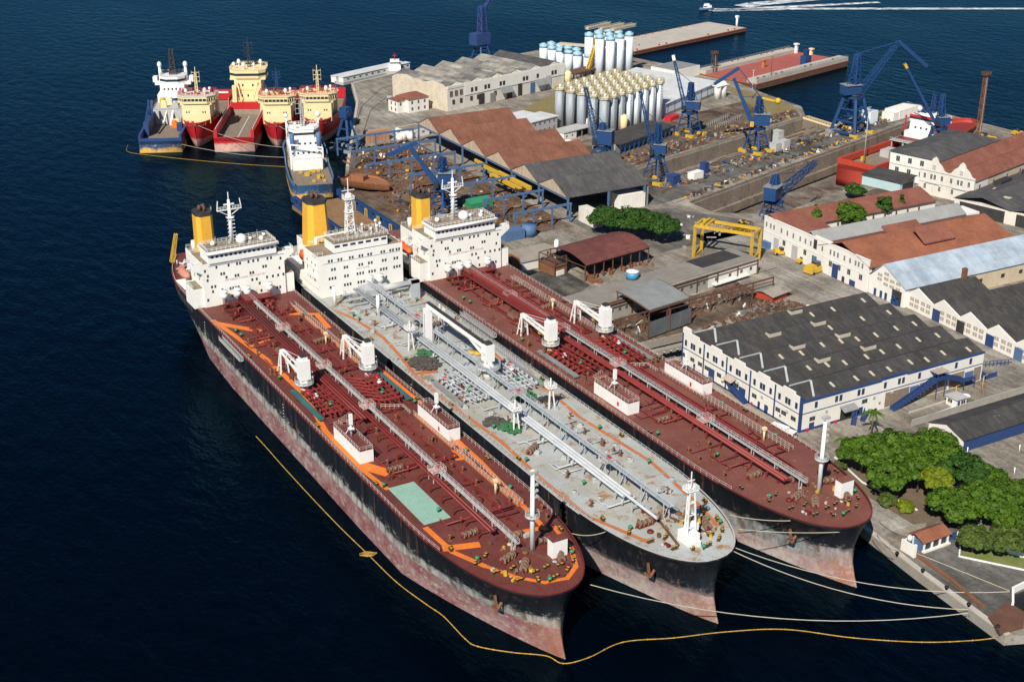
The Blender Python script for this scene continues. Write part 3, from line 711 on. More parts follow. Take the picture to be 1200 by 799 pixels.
    # ---- hose cranes
    def deck_crane(u, v, big=False):
        e = thing('deck_crane', None, None, (u, v, DK)); e.parent = root
        q = MB()
        if not big:
            q.lathe(0, 0, [(1.15, 0), (1.15, 4.6)], 14); q.m = 1
            q.lathe(0, 0, [(2.7, 3.2), (2.7, 3.45)], 16); q.rail([(2.6*math.cos(a*math.pi/6), 2.6*math.sin(a*math.pi/6), 3.45) for a in range(12)], 1.1, 2, .07, True)
            q.m = 0; q.build('crane_base', [M['cream'] if kind == 'worn' else M['white'], M['light_grey']], e)
            q = MB(); q.box(-1.5, 1.5, -1.3, 1.3, 4.4, 10.2); q.box(-1.0, 1.0, -1.0, 1.0, 10.2, 11.0); q.box(1.5, 2.3, -.9, .9, 4.6, 6.4); q.m = 1; q.box(-.8, .8, -.8, .8, 11.0, 11.7); q.box(1.52, 2.33, -.95, -.9, 5.1, 6.2)
            q.build('crane_housing', [M['white_clean'], M['dark']], e)
            q = MB()
            for s_ in (-1, 1):
                q.beam((s_*.95, 1.2, 5.6), (s_*.55, 16.6, 6.6), .45, .6)
            for k in range(5): q.beam((-.9+k*.06, 2.5+k*3.2, 5.7+k*.2), (.9-k*.06, 4+k*3.2, 5.8+k*.2), .25)
            q.beam((-.5, 16.6, 6.6), (.5, 16.6, 6.6), .7, .7); q.tube((0, 1.1, 4.9), (0, 7.5, 5.7), .3, 8)
            q.beam((-1, 1.2, 9.6), (-.55, 16.4, 6.9), .09); q.beam((1, 1.2, 9.6), (.55, 16.4, 6.9), .09)
            q.build('crane_boom', M['white_clean'], e)
            q = MB()
            for s_ in (-1, 1):
                q.beam((s_*1.2, 15.3, 0), (s_*.8, 15.6, 6.2), .35); q.beam((s_*1.2, 17.6, 0), (s_*.8, 16.2, 6.2), .3); q.beam((s_*1.2, 15.4, 2.4), (s_*1.1, 17.2, 2.4), .2)
            q.beam((-.9, 15.8, 6.1), (.9, 15.8, 6.1), .4); q.build('boom_rest', M['white_clean'], e)
            q = MB(); q.cbox(0, 6.5, 4.4, .5, .9, 1.1); q.build('crane_hook', M['yellow'], e)
        else:
            q.lathe(0, 0, [(1.6, 0), (1.6, 4.5), (1.2, 4.5), (1.2, 6)], 14); q.m = 1; q.lathe(0, 0, [(3.6, 3.8), (3.6, 4.0)], 16); q.rail([(3.5*math.cos(a*math.pi/6), 3.5*math.sin(a*math.pi/6), 4) for a in range(12)], 1.1, 2, .07, True)
            q.build('crane_base', [M['white'], M['grey_pipe']], e)
            q = MB(); q.box(-1.4, 1.4, -1.2, 1.6, 5.6, 10.6); q.box(-1.8, 1.8, -.9, .9, 8.2, 9.2); q.m = 1; q.box(-.9, .9, -.8, 1, 10.6, 11.4); q.build('crane_housing', [M['white_clean'], M['dark']], e)
            q = MB(); q.beam((-.6, 1, 9.9), (-3.4, 31, 12.5), 1.2, 1.3); q.m = 1
            q.beam((-.6, 1, 10.75), (-3.4, 31, 13.35), 1.1, .35); q.m = 0; q.beam((-.6, 1.2, 6.6), (-1.4, 9.5, 9.9), .5); q.beam((.6, 1.2, 6.6), (-.9, 9.5, 9.9), .4)
            q.build('crane_boom', [M['white_clean'], M['dark']], e)
            q = MB(); q.box(-4.6, -2.6, 29.8, 31.8, 0, 11.4); q.m = 1; q.box(-4.65, -4.6, 30.5, 31.1, 1, 10); q.build('boom_rest', [M['white_clean'], M['light_grey']], e)
        return e
    if kind != 'grey':
        c0 = deck_crane(-10.0, 119); copy_tree(c0, root, (9.6, 120, DK))
    else: deck_crane(2.2, 108, True)
    # ---- white deck houses with rails on top
    if kind != 'grey':
        for u0, u1, v0, v1, hasm in ((-13.6, -9.9, 73.5, 90, 1), (10.9, 14.4, 73.5, 91, 1)):
            e = thing('deckhouse', None, None, ((u0+u1)/2, (v0+v1)/2, DK)); e.parent = root
            a, b_ = (u1-u0)/2, (v1-v0)/2
            q = MB(); q.box(-a, a, -b_, b_, 0, 3.3); q.build('wall', M['white_clean'], e)
            q = MB(); q.box(-a+.1, a-.1, -b_+.1, b_-.1, 3.3, 3.36); q.build('roof', deckm, e)
            q = MB(); q.rail([(-a+.1, -b_+.1, 3.36), (a-.1, -b_+.1, 3.36), (a-.1, b_-.1, 3.36), (-a+.1, b_-.1, 3.36)], 1.2, 1.5, .06, True); q.build('railing', railm, e)
            q = MB(); q.tube((0, 1, 3.3), (0, 1, 8.6), .22, 8); q.box(-.4, .4, .6, 1.4, 6.6, 9.4); q.box(-.7, .7, .3, 1.7, 5.4, 5.6); q.beam((-1.2, 2.4, 3.3), (0, 1, 6.4), .15); q.build('vent_post', M['white_clean'], e)
            if u0 > 0 or kind == 'worn':
                q = MB(); q.box(-a-.05, -a, -4, -3.2, .9, 2.1); q.build('fire_cabinet', M['red_small'], e)
    # ---- helipad, foremast, forecastle gear
    if kind == 'red':
        q = MB(); q.box(-12.8, -5.9, 39.4, 59, DK+.03, DK+.06); q.build('helipad', M['helipad'], root)
        q = MB()
        for i in range(6): q.box(-12.8, -5.9, 39.4+i*3.2+1.6, 39.4+i*3.2+1.66, DK+.062, DK+.066)
        q.build('helipad_marking', M['light_grey'], root)
    e = thing('foremast', None, None, (3.2 if kind == 'red' else (-.9 if kind == 'grey' else 3.0), 18 if kind == 'red' else (9.8 if kind == 'grey' else 17), DK)); e.parent = root
    if kind != 'grey':
        q = MB(); q.tube((0,0,0), (0,0,20 if kind == 'red' else 18.5), .62, 12, .42); q.build('mast', M['white_clean'], e)
        q = MB(); q.lathe(0, 0, [(1.7, 8.6), (1.7, 8.8)], 12); q.rail([(1.6*math.cos(a*math.pi/4), 1.6*math.sin(a*math.pi/4), 8.8) for a in range(8)], 1.0, 2, .06, True); q.build('mast_platform', M['light_grey'], e)
        q = MB()
        for k in range(5): q.box(.3, 1.3, -.3, .3, 13+k*1.5, 13.5+k*1.5); q.beam((0,0,13.2+k*1.5), (1.4,0,13.2+k*1.5), .12)
        q.box(-.9, .9, -.5, .5, 19.2, 19.9); q.build('mast_light', M['light_grey'], e)
        q = MB(); q.box(2.0, 5.8, -5.4, -3.2, 0, 4.2); q.build('fore_locker', M['white_clean'], e)
        q = MB(); q.box(1.9, 5.9, -5.5, -3.1, 4.2, 4.3); q.build('locker_roof', deckm, e)
    else:
        q = MB()
        for a, b_ in ((-1.3, -1.2), (1.3, -1.2), (0, 1.5)): q.beam((a, b_, 0), (a*.45, b_*.45, 14.5), .3)
        for z in (4, 7, 10, 13):
            k = 1-z/26; q.beam((-1.3*k, -1.2*k, z), (1.3*k, -1.2*k, z), .18); q.beam((1.3*k, -1.2*k, z), (0, 1.5*k, z), .18); q.beam((0, 1.5*k, z), (-1.3*k, -1.2*k, z), .18)
        q.box(-1.5, 1.5, -1, 1, 12.9, 13.1); q.rail([(-1.5,-1,13.1),(1.5,-1,13.1),(1.5,1,13.1),(-1.5,1,13.1)], .9, 1, .07, True); q.tube((0,0,13), (0,0,17.5), .14, 6); q.box(-.9, .9, -.1, .1, 15.2, 15.4); q.build('mast', M['white_clean'], e)
        q = MB(); q.box(-1.6, 1.6, -2.2, 1.8, 0, 2.6); q.box(-1.2, 1.2, -3.2, -2.2, 0, 1.4); q.box(.6, 2.2, -.8, .8, 2.6, 4.4); q.build('mast_house', M['white_clean'], e)
    # winches
    def winch_mb(mt):
        q = MB()
        for x in (-1.6, 0, 1.6): q.tube((x-.45, 0, 1), (x+.45, 0, 1), .75, 10)
        for x in (-2.2, -.8, .8, 2.2): q.tube((x-.08, 0, 1), (x+.08, 0, 1), 1.1, 12)
        q.m = 1; q.box(-2.6, 2.6, -.9, .9, 0, .3); q.box(2.3, 3.2, -.6, .6, .3, 1.5); q.tube((-2.9, 0, 1), (-2.2, 0, 1), .4, 8)
        return q
    wc = MB(); wlist = [(-6, 30, .1), (-3.5, 17, .4), (7.5, 19, -.3), (6.8, 12, 1.2), (-2, 12.5, .9), (-7.5, 66, 0), (-6.5, 148, 1.5), (7, 150, .3), (2, 24, .2)] if kind != 'grey' else [(-5.5, 20, .05), (-1.2, 21, .1), (5, 17, 1.3), (6.5, 13, 1.2), (-9.5, 64, .6), (-10, 100, .5), (6, 150, .2)]
    w0_ = winch_mb(0).build('winch', [M['drum'], M['red_pipe']], root)
    w0_.location = (*wlist[0][:2], DK); w0_.rotation_euler = (0, 0, wlist[0][2])
    w0_.scale = (.8,.8,.8)
    for a in wlist[1:]: inst(w0_, root, (*a[:2], DK), a[2])
    # bollards
    q = MB()
    for x in (-.6, .6): q.lathe(x, 0, [(.32, .1), (.32, .95), (.42, .95), (.42, 1.1)], 10)
    q.m = 1; q.box(-1.1, 1.1, -.5, .5, 0, .12)
    b0 = q.build('bollard', [M['ochre'] if kind != 'worn' else M['drum'], M['rust_dark']], root); b0.scale = (.85,.85,.85); b0.location = (-8.5, 13.5, DK)
    bl = [(-5.5, 8.5, 0), (-2, 6.6, 1.2), (1.8, 5.8, .2), (5.5, 6.8, .7), (8.5, 9.5, 1), (10.5, 14, 1.2), (-10.5, 19, 1), (-12.4, 27, 1.4), (13, 22, 1.5), (2, 10, .3), (5, 9.2, 0), (-1, 9.5, .1), (-14.6, 62, 1.57), (15, 60, 1.57), (-15, 98, 1.57), (15, 100, 1.57), (-15, 150, 1.57), (15, 152, 1.57), (-4.6, 13.2, .5), (9.5, 18, 1.2), (-7.2, 20.5, .8)]
    for a in bl: inst(b0, root, (a[0], a[1], DK), a[2])
    # forecastle clutter: fairleads, chain stoppers, small lockers, coils
    r4 = random.Random(len(kind))
    for k in range(34):
        a = r4.uniform(0, 6.28); t_ = r4.random()**.5; u, v = 10.5*t_*math.cos(a), 16+9.5*t_*math.sin(a)
        q = MB(); s1 = r4.uniform(.25, .8)
        if k % 3: q.cbox(u, v, DK+s1*.5, s1, s1*r4.uniform(.6, 2.2), s1, r4.uniform(0, 3))
        else: q.lathe(u, v, [(s1, DK), (s1*.9, DK+s1*.6), (s1*.3, DK+s1*.7)], 10)
        q.build('mooring_fitting', M[('rust', 'rust_dark', 'rope', 'drum', 'yellow', 'red_pipe', 'light_grey')[k % 7]], root)
    for a, b2 in (((-1.5, 20), (-4, 9)), ((1.5, 20), (5, 9))):
        q = MB(); q.beam((a[0], a[1], DK+.2), (b2[0], b2[1], DK+.2), .5, .4); q.build('anchor_chain', M['rust_dark'], root)
    # green vents (mushroom) and other small deck gear
    q = MB(); q.lathe(0, 0, [(.3, 0), (.3, .9), (.62, .9), (.66, 1.3), (.4, 1.6)], 10); g0 = q.build('tank_vent', M['green'], root); g0.scale = (.8,.8,.8); g0.location = (-13.4, 60, DK)
    for u, v in [(8, 14.5), (-9.5, 20), (9.8, 12), (0, 5.2), (-11.6, 80), (13.4, 98), (-12.7, 131), (13.2, 140), (-11.8, 166), (-12, 170), (11, 172), (12.2, 66), (12.4, 44), (-7.3, 43)]: inst(g0, root, (u, v, DK))
    q = MB(); q.box(-.7, .7, -.7, .7, 0, .7); q.lathe(0, 0, [(.55, .7), (.55, .95)], 10); h0 = q.build('hatch', deckm, root); h0.location = (-8, 50 if kind != 'red' else 62, DK)
    r2 = random.Random(len(label))
    for k in range(40):
        u = r2.choice((-1, 1))*r2.uniform(3, 13); v = r2.uniform(28, hv-6)
        if kind == 'red' and -13.5 < u < -5 and 38 < v < 60: continue
        if abs(v-82) < 10 and abs(u) > 9: continue
        inst(h0, root, (u, v, DK), r2.uniform(0, 3))
    q = MB(); q.tube((0,0,0), (0,0,1.5), .2, 8); q.tube((-.4,0,1.5), (.4,0,1.5), .28, 8); q.box(-.5, .5, -.4, .4, 0, .3)
    v0 = q.build('deck_valve', M['rust'], root); v0.location = (5, 60, DK)
    for k in range(40 if kind != 'grey' else 30):
        u = r2.choice((-1, 1))*r2.uniform(2.5, 14); v = r2.uniform(24, hv-3)
        if kind == 'red' and -13.5 < u < -5 and 38 < v < 60: continue
        if abs(v-82) < 10 and abs(u) > 9: continue
        inst(v0, root, (u, v, DK), r2.uniform(0, 3))
    # small cross pipes
    for k in range(22):
        q = MB()
        v = r2.uniform(30, hv-10); s_ = r2.choice((-1, 1)); a = r2.uniform(4, 7); b_ = r2.uniform(8, 13); z = DK+.5
        if kind == 'red' and s_ < 0 and 37 < v < 62: continue
        if abs(v-82) < 11: b_ = min(b_, 9)
        q.path([(s_*2, v, DK+1.5), (s_*3, v, z+.2), (s_*a, v, z), (s_*b_, v, z), (s_*b_, v+1.5, z), (s_*b_, v+r2.uniform(2, 6), z)], .15, 6)
        q.build('branch_pipe', M['grey_pipe'] if kind == 'grey' else M['red_pipe'], root)
    if kind == 'grey':      # long hatch-like ridges and rust-stained stiffeners, grey posts, nets and hose piles
        for v in range(34, int(hv-8), 11):
            q = MB(); q.box(-14, -6.2, v, v+.25, DK, DK+.16); q.build('deck_stiffener', M['deck_grey'], root)
            q = MB(); q.box(4, 13, v+4, v+4.25, DK, DK+.16); q.build('deck_stiffener', M['deck_grey'], root)
        for u, v in ((-7.5, 76), (7.5, 83), (-7.8, 138), (6.2, 146)):
            e = MB()
            for a, b_ in ((-.9,-.8),(.9,-.8),(0,.9)): e.beam((u+a, v+b_, DK), (u+a*.4, v+b_*.4, DK+6.5), .28)
            e.box(u-1.2, u+1.2, v-1.2, v+1.2, DK+6.3, DK+6.5); e.rail([(u-1.2, v-1.2, DK+6.5), (u+1.2, v-1.2, DK+6.5), (u+1.2, v+1.2, DK+6.5), (u-1.2, v+1.2, DK+6.5)], 1, 1, .08, True); e.tube((u, v, DK+6.4), (u, v, DK+9), .2, 6); e.build('vent_tower', M['white_clean'], root)
        def heap(cx, cy, rx, ry, h, n_, m, nm, rr_=.35):
            e = MB()
            for k in range(n_):
                a = r2.uniform(0, 6.28); t = r2.random()**.5; x = cx+rx*t*math.cos(a); y = cy+ry*t*math.sin(a); z = DK+h*(1-t*t)*r2.uniform(.3, 1)+.2
                b_ = r2.uniform(0, 3.14); e.path([(x-.9*math.cos(b_), y-.9*math.sin(b_), z-.1), (x, y, z+.25), (x+.9*math.cos(b_), y+.9*math.sin(b_), z-.1)], rr_, 6)
            e.build(nm, m, root)
        heap(-9, 126, 4, 5, 1.4, 150, M['hose'], 'hose_pile'); heap(-5.8, 131, 1.8, 4, 1.2, 60, M['green_net'], 'net_pile')
        heap(-10, 83, 2.6, 2.2, 1.1, 60, M['hose'], 'hose_pile'); heap(-8.2, 77.5, 2.4, 3.2, 1, 80, M['green_net'], 'net_pile')
        heap(5.2, 92, 2.6, 3.4, 1, 80, M['green_net'], 'net_pile'); heap(8.8, 88, 2.2, 1.4, .8, 40, M['dark'], 'hose_pile')
        for u, v in ((6.4, 126), (7.8, 124.5)):
            e = MB(); e.lathe(u, v, [(1.1, DK+.1), (1.3, DK+.5), (1.1, DK+.9)], 12); e.build('rope_coil', M['yellow'], root)
    else:                   # standing poles with boxes
        for u, v in ((8.3, 148), (8.4, 44)):
            e = MB(); e.tube((u, v, DK), (u, v, DK+3.6), .3, 8); e.box(u-.5, u+.5, v-.5, v+.5, DK+3.2, DK+3.9); e.build('vent_tower', M['cream'], root)
        for s_ in (1, -1):
            e = MB(); e.rail([(s_*4.2, 100, DK), (s_*9.4, 97, DK), (s_*9.4, 92, DK)], 1.2, 1.2, .08); e.build('guard_rail', railm, root)
    # pump-room pipe bundle in front of the house
    q = MB()
    for k in range(16):
        u = r2.uniform(-9, 9); v = hv-r2.uniform(2, 14); q.tube((u, v, DK), (u, v, DK+r2.uniform(1, 3)), r2.uniform(.25, .6), 8)
    for k in range(7): q.beam((-10, hv-3-k*1.6, DK+1+k % 3*.6), (10-k, hv-3-k*1.6, DK+1+k % 3*.6), .4)
    q.box(-3, 2, hv-9, hv-3, DK, DK+3.4); q.box(3, 7, hv-6, hv-2.4, DK, DK+2.4)
    q.build('pump_gear', M['grey_pipe'] if kind == 'grey' else M['red_pipe'], root)
    for u in ((-8, -3.6, -.4, 7) if kind != 'grey' else (1.5, 5)):
        e = MB(); e.lathe(u, hv-2.6, [(.7, DK), (.7, DK+3.2), (1.15, DK+3.4), (1.15, DK+4.6), (.9, DK+4.9), (1.15, DK+5.1), (1.15, DK+5.6)], 14); e.build('mushroom_vent', M['white_clean'], root)
    if kind == 'grey':
        for u in (-13.4, -4.6):
            e = MB(); e.tube((u, hv-8 if u < -10 else hv-22, DK), (u, hv-8 if u < -10 else hv-22, DK+6.5), .55, 10); e.build('vent_post', M['white_clean'], root)
        e = MB(); e.box(10, 13, hv-16, hv-13.6, DK, DK+6.5); e.box(6, 13, hv-16, hv-15, DK+5.6, DK+6.5); e.build('king_post', M['grey_pipe'], root)
        e = MB(); e.tube((3, hv-9, DK+3.2), (12, hv-9, DK+3.2), 1.1, 14); e.build('tank', M['light_grey'], root)
    # ---- gangway on the left side
    if kind in ('red', 'worn'):
        e = MB(); gx = -B-.9; g0_, g1_ = (151, 170) if kind == 'red' else (140, 162)
        e.box(gx-.55, gx+.55, g0_, g1_, DK-1.2, DK-1.05); e.rail([(gx-.55, g0_, DK-1.05), (gx-.55, g1_, DK-1.05)], 1.1, 1.2, .09); e.rail([(gx+.55, g0_, DK-1.05), (gx+.55, g1_, DK-1.05)], 1.1, 1.2, .09); e.build('gangway', M['light_grey'], root)
    # anchors
    for s_ in (-1, 1):
        e = MB(); a = s_*9.6 if kind != 'grey' else s_*10
        vv_ = 13.0; e.beam((a, vv_-1, 11.4), (a, vv_-1.6, 8.8), .5); e.beam((a-1.3, vv_-1.8, 9.6), (a, vv_-2.3, 8.5), .5); e.beam((a+1.3, vv_-1.8, 9.6), (a, vv_-2.3, 8.5), .5); e.build('anchor', M['rust'], root)
    # ---- accommodation block
    make_house(kind, root, hv, Lo)
    return root

def make_house(kind, root, hv, Lo):
    wm = M['white']; H = thing('superstructure', None, None, (0, hv, DK)); H.parent = root
    q = MB()
    if kind != 'grey':
        q.box(-13.6, 13.6, 0, 13, 0, 14.4); q.box(-17, -13.6, .6, 9, 0, 6.4); q.box(13.6, 16.8, .6, 9, 0, 6.4)
        q.box(-10, 10, 13, 30, 0, 10.5)
        for s_ in (-1, 1): q.add([(s_*13.5,0,11),(s_*13.5,0,14.6),(s_*17,0.1,13.4),(s_*17,.1,14.6),(s_*13.5,3.4,11),(s_*13.5,3.4,14.6),(s_*17,3.4,13.4),(s_*17,3.4,14.6)], [(0,1,3,2),(4,6,7,5),(0,2,6,4),(1,5,7,3),(2,3,7,6)])
    else:
        q.box(-15.4, 14.6, 0, 12, 0, 14.2); q.box(-10, 12, 12, 32, 0, 11.5); q.box(-15.4, -10, 12, 30, 0, 5)
    q.build('accommodation_block', wm, H)
    for z in ((3.4, 6.8, 10.2) if kind != 'grey' else (3.4, 6.8, 10.2)):      # open after decks with rails and side ladders
        q = MB(); e_ = 13.4 if kind != 'grey' else 14; q.box(-e_, e_, 12.9, 20-z*.3, z, z+.18); q.rail([(-e_, 13, z+.2), (-e_, 20-z*.3, z+.2)], 1.1, 1.5, .07); q.rail([(e_, 13, z+.2), (e_, 20-z*.3, z+.2)], 1.1, 1.5, .07)
        for u in (-e_, e_): q.beam((u*.97, 14, z-3.2), (u*.97, 18, z), .6, .3)
        q.build('after_deck', M['light_grey'], H)
    q = MB()
    for z in (3.1, 6.2, 9.3): q.box((-13.75 if kind != 'grey' else -15.55), (-13.6 if kind != 'grey' else -15.4), .2, 12.8, z, z+.12)
    q.build('deck_line', M['light_grey'], H)
    # poop clutter deck roofs
    q = MB()
    if kind != 'grey': q.box(-13.2, 13.2, .3, 12.7, 14.4, 14.46); q.box(-9.8, 9.8, 13.2, 29.8, 10.5, 10.56); q.box(-16.8, -13.7, .8, 8.8, 6.4, 6.46); q.box(13.7, 16.6, .8, 8.8, 6.4, 6.46)
    else: q.box(-15.1, 14.3, .3, 11.7, 14.2, 14.26); q.box(-9.8, 11.8, 12.2, 31.8, 11.5, 11.56)
    q.build('roof_deck', M['deck_tan'], H)
    # navigation bridge
    q = MB(); b0, b1 = (-11.5, 11) if kind != 'grey' else (-9.5, 9.5); tz = 14.46
    q.box(b0, b1, -.5 if kind != 'grey' else .4, 8, tz, tz+3.2); q.build('bridge', M['white_clean'], H)
    if kind != 'grey':
        q = MB(); q.box(b0-.7, b1+.7, -1.3, 8.4, tz+3.2, tz+3.9); q.tube((b0-.7, -1.2, tz+3.5), (b1+.7, -1.2, tz+3.5), .42, 10); q.build('bridge_roof', M['white_clean'], H)
        q = MB(); q.box(b0-.3, b1+.3, -.4, 8, tz+3.9, tz+3.95)
        q.build('monkey_deck', M['deck_tan'], H)
    else:
        q = MB(); q.box(b0-.2, b1+.2, .2, 8.2, tz+3.2, tz+3.35); q.build('bridge_roof', M['deck_tan'], H)
    q = MB(); q.rail([(b0, -.3, tz+3.9), (b1, -.3, tz+3.9), (b1, 8, tz+3.9), (b0, 8, tz+3.9)], 1.1, 1.5, .06, True)
    q.rail([(-13.4, .2, 14.5), (-16.8, .2, 14.6), (-16.8, 3.2, 14.6)], 1.1, 1.5, .06); q.rail([(13.4, .2, 14.5), (16.8, .2, 14.6), (16.8, 3.2, 14.6)], 1.1, 1.5, .06)
    q.rail([(-13.4, 12.8, 14.5), (13.4, 12.8, 14.5)], 1.1, 1.5, .06); q.rail([(-9.8, 29.6, 10.6), (9.8, 29.6, 10.6)], 1.1, 1.5, .06); q.rail([(-16.8, .8, 6.5), (-16.8, 8.8, 6.5)], 1.1, 1.5, .06)
    q.build('railing', M['white_clean'], H)
    # windows
    q = MB(); q.box(-.42, .42, -.05, 0, -.38, .38); w_b = q.build('bridge_window', M['glass'], H); yb = -.5 if kind != 'grey' else .4
    nb = 14 if kind != 'grey' else 7; span = b1-b0-2.6
    if kind == 'grey': w_b.scale = (2.1, 1, 1)
    w_b.location = (b0+1.3, yb, tz+2.1)
    for i in range(1, nb): inst(w_b, H, (b0+1.3+span*i/(nb-1), yb, tz+2.1))
    q = MB(); q.m = 1; q.box(-.36, .36, -.03, 0, -.52, .52); q.m = 0; q.box(-.27, .27, -.05, 0, -.42, .42); w1 = q.build('window', [M['glass'], M['light_grey']], H)
    if kind != 'grey':
        lay = {12.9: [-9, -2.2, -1.2, -5, 1.6, 3.2, 4.8, 8, 9.2], 10.4: [-12, -7.6, -6.7, 6.4, 7.3], 9.0: [-12.2, -3, -2.1, 2, 2.9, 11.8, -6], 6.6: [-11, -9.9, 7.4, 9.4, 11.2, 13, 3.9, 2.4], 5.0: [-5, -4.1, -3.2, -2.3, -7.7, -10.8, 4.8], 2.4: [-12.6, -7.7, -4.6, 10.6, 11.6, 5.2], 12.2: [-12.8, 12.4]}
    else:
        lay = {12.2: [-11.5, -10.5, -8.2, -7.2, -4.2, -3.2, -.8, .2, 2.3, 3.3, 7, 8, 10.2, 11.2, 12.5, 13.4], 9.2: [-10.6, -9.6, -6.2, -5.3, -1, 0, 2.4, 3.4, 7.4, 8.4, 11.6, 12.6], 6.2: [-11.6, -10.6, -9.6, -6.2, -5.2, -1.8, -.8, .2, 2.4, 3.4, 4.4, 6.6, 7.6, 8.6, 11.4, 12.4, 13.4], 3.2: [-11.4, -10.4, -6.4, -5.4, -4.4, -1.6, -.6, .4, 7.4, 8.4]}
    first = True
    for z, us in lay.items():
        for u in us:
            if first: w1.location = (u, 0, z); first = False
            else: inst(w1, H, (u, 0, z))
    sx_ = -13.6 if kind != 'grey' else -15.4
    for z, vs_ in {11: [2, 5, 9], 8.5: [4, 9], (5.6 if kind == 'grey' else 11.9): [3, 7]}.items():
        for v in vs_: inst(w1, H, (sx_, v, z), R(-90))
    q = MB(); q.box(-13.6, 13.6, -.12, 0, 11.5, 11.62) if kind == 'grey' else q.box(-11.6, 13.6, -.14, 0, 13.55, 13.75); q.build('ledge', M['light_grey'], H)
    txt = 'PROIBIDO FUMAR NO CONVES' if kind != 'grey' else 'NAO FUME'
    text_mesh('lettering', txt, .95, mat('faded_red_paint', (.52,.28,.27), (.6,.4,.38), rough=.7), H, Matrix.Translation((0.2, -.03, 8.0)) @ Matrix.Rotation(R(90), 4, 'X'))
    # funnel
    F = MB(); 
    if kind != 'grey': fu, fv, a, b_, z0, z1 = -5.6, 22, 2.9, 3.6, 10.5, 25.6
    else: fu, fv, a, b_, z0, z1 = -7.6, 20, 3.6, 4.2, 11.5, 29
    def oct_(a, b_, s): return [(fu+x*a*s, fv+y*b_*s) for x, y in ((-1,-.55),(-.6,-1),(.6,-1),(1,-.55),(1,.55),(.6,1),(-.6,1),(-1,.55))]
    n8 = 8
    z1 -= 2.6 if kind == 'grey' else (1.6 if kind == 'red' else 3.0)
    lo, hi = oct_(a, b_, 1.12 if kind == 'grey' else 1.0), oct_(a, b_, .92 if kind == 'grey' else .96)
    F.add([(p[0], p[1], z0) for p in lo]+[(p[0], p[1], z1) for p in hi], [(i, (i+1) % 8, 8+(i+1) % 8, 8+i) for i in range(8)]+[tuple(range(8, 16))])
    F.m = 1; F.prism(oct_(a, b_, .985), z1-.02, z1+1.1)
    F.m = 2
    for dx, dy, r_ in ((-.8, 0, .55), (.7, .8, .6), (.5, -1.2, .42)): F.tube((fu+dx, fv+dy, z1+1.0), (fu+dx, fv+dy, z1+2.9), r_, 10)
    F.build('funnel', [M['funnel_yellow'], M['dark'], M['rust_dark']], H)
    q = MB()
    for k in range(11): q.box(fu+a+.15, fu+a+.25, fv-.3, fv+.3, z0+k*1.4, z0+.08+k*1.4)
    for s_ in (-.35, .35): q.beam((fu+a+.2, fv+s_, z0), (fu+a+.2, fv+s_, z1+2), .12)
    q.build('funnel_ladder', M['light_grey'], H)
    # radar mast
    q = MB()
    if kind != 'grey':
        mx, my, z0m = -1.2, 6.6, 18.2
        q.tube((mx, my, z0m), (mx, my, z0m+14), .75, 10, .45); q.beam((mx-4, my, z0m+10.8), (mx+4, my, z0m+10.8), .45, .35)
        for s_ in (-1, 1): q.beam((mx+s_*4, my, z0m+10.8), (mx+s_*3.6, my, z0m+14), .25); q.rail([(mx+s_*1, my-.4, z0m+11), (mx+s_*4, my-.4, z0m+11)], 1, .8, .07); q.beam((mx, my, z0m+8.6), (mx+s_*3.4, my, z0m+10.7), .2)
        for k in range(7): q.box(mx-1.1, mx+1.4, my-.5, my-.3, z0m+.8+k*1.25, z0m+1.0+k*1.25)
        q.box(mx-1.7, mx+1.7, my-.25, my+.25, z0m+12.3, z0m+12.7); q.tube((mx, my, z0m+13), (mx, my, z0m+16.5), .15, 6); q.box(mx-1, mx+1, my-1, my+1, z0m+8, z0m+8.2)
        q.build('radar_mast', M['white_clean'], H)
        q = MB(); q.sphere((.6, 2.4, 20.0), 1.75, 16); q.lathe(.6, 2.4, [(.8, 18.2), (.8, 19)], 10); q.build('radome', M['white_clean'], H)
        for i, (u, v, z, r_) in enumerate(((-8, 5, 19.2, .85), (7.5, 3, 19, .8), (4.5, 5, 18.9, .6), (9.4, 6, 19.1, .6))):
            q = MB(); q.sphere((u, v, z), r_, 12); q.tube((u, v, 18.2), (u, v, z), .15, 6); q.build('antenna_dome', M['white_clean'], H)
    else:
        mx, my, z0m = -1, 6.5, 17.7
        q.lattice((mx, my, z0m), (mx, my, z0m+12), 2.8, 2.2, .17, 7, .55); q.box(mx-1.6, mx+1.6, my-1.2, my+1.2, z0m+12, z0m+12.2); q.rail([(mx-1.6,my-1.2,z0m+12.2),(mx+1.6,my-1.2,z0m+12.2),(mx+1.6,my+1.2,z0m+12.2),(mx-1.6,my+1.2,z0m+12.2)], 1, 1, .08, True)
        q.box(mx-.8, mx+.8, my-.6, my+.6, z0m+12.2, z0m+14); q.tube((mx, my, z0m+14), (mx, my, z0m+19), .16, 6); q.beam((mx-2.2, my, z0m+15), (mx+2.2, my, z0m+15), .18); q.beam((mx-1.5, my, z0m+8), (mx+1.5, my, z0m+8), .3); q.box(mx-1.4, mx+1.4, my-1.1, my+1.1, z0m+7.6, z0m+7.8)
        q.beam((mx+1.2, my, z0m+3), (mx+4, my, z0m), .4); q.build('radar_mast', M['white_clean'], H)
        q = MB(); q.tube((-10.5, 13, 11.6), (-10.5, 13, 16.4), .5, 10); q.beam((-10.5, 13, 16.2), (2.5, 11, 17.4), .55, .5); q.build('stores_crane', M['white'], H)
        for i, u in enumerate((5, 7.5, 9, 3, 8.2)):
            q = MB(); q.tube((u, 3+i*.9, 17.8), (u, 3+i*.9, 19.6+i*.3), .14, 6); q.sphere((u, 3+i*.9, 19.8+i*.3), .5, 10); q.build('antenna_dome', M['white_clean'], H)
    q = MB(); r3 = random.Random(3)
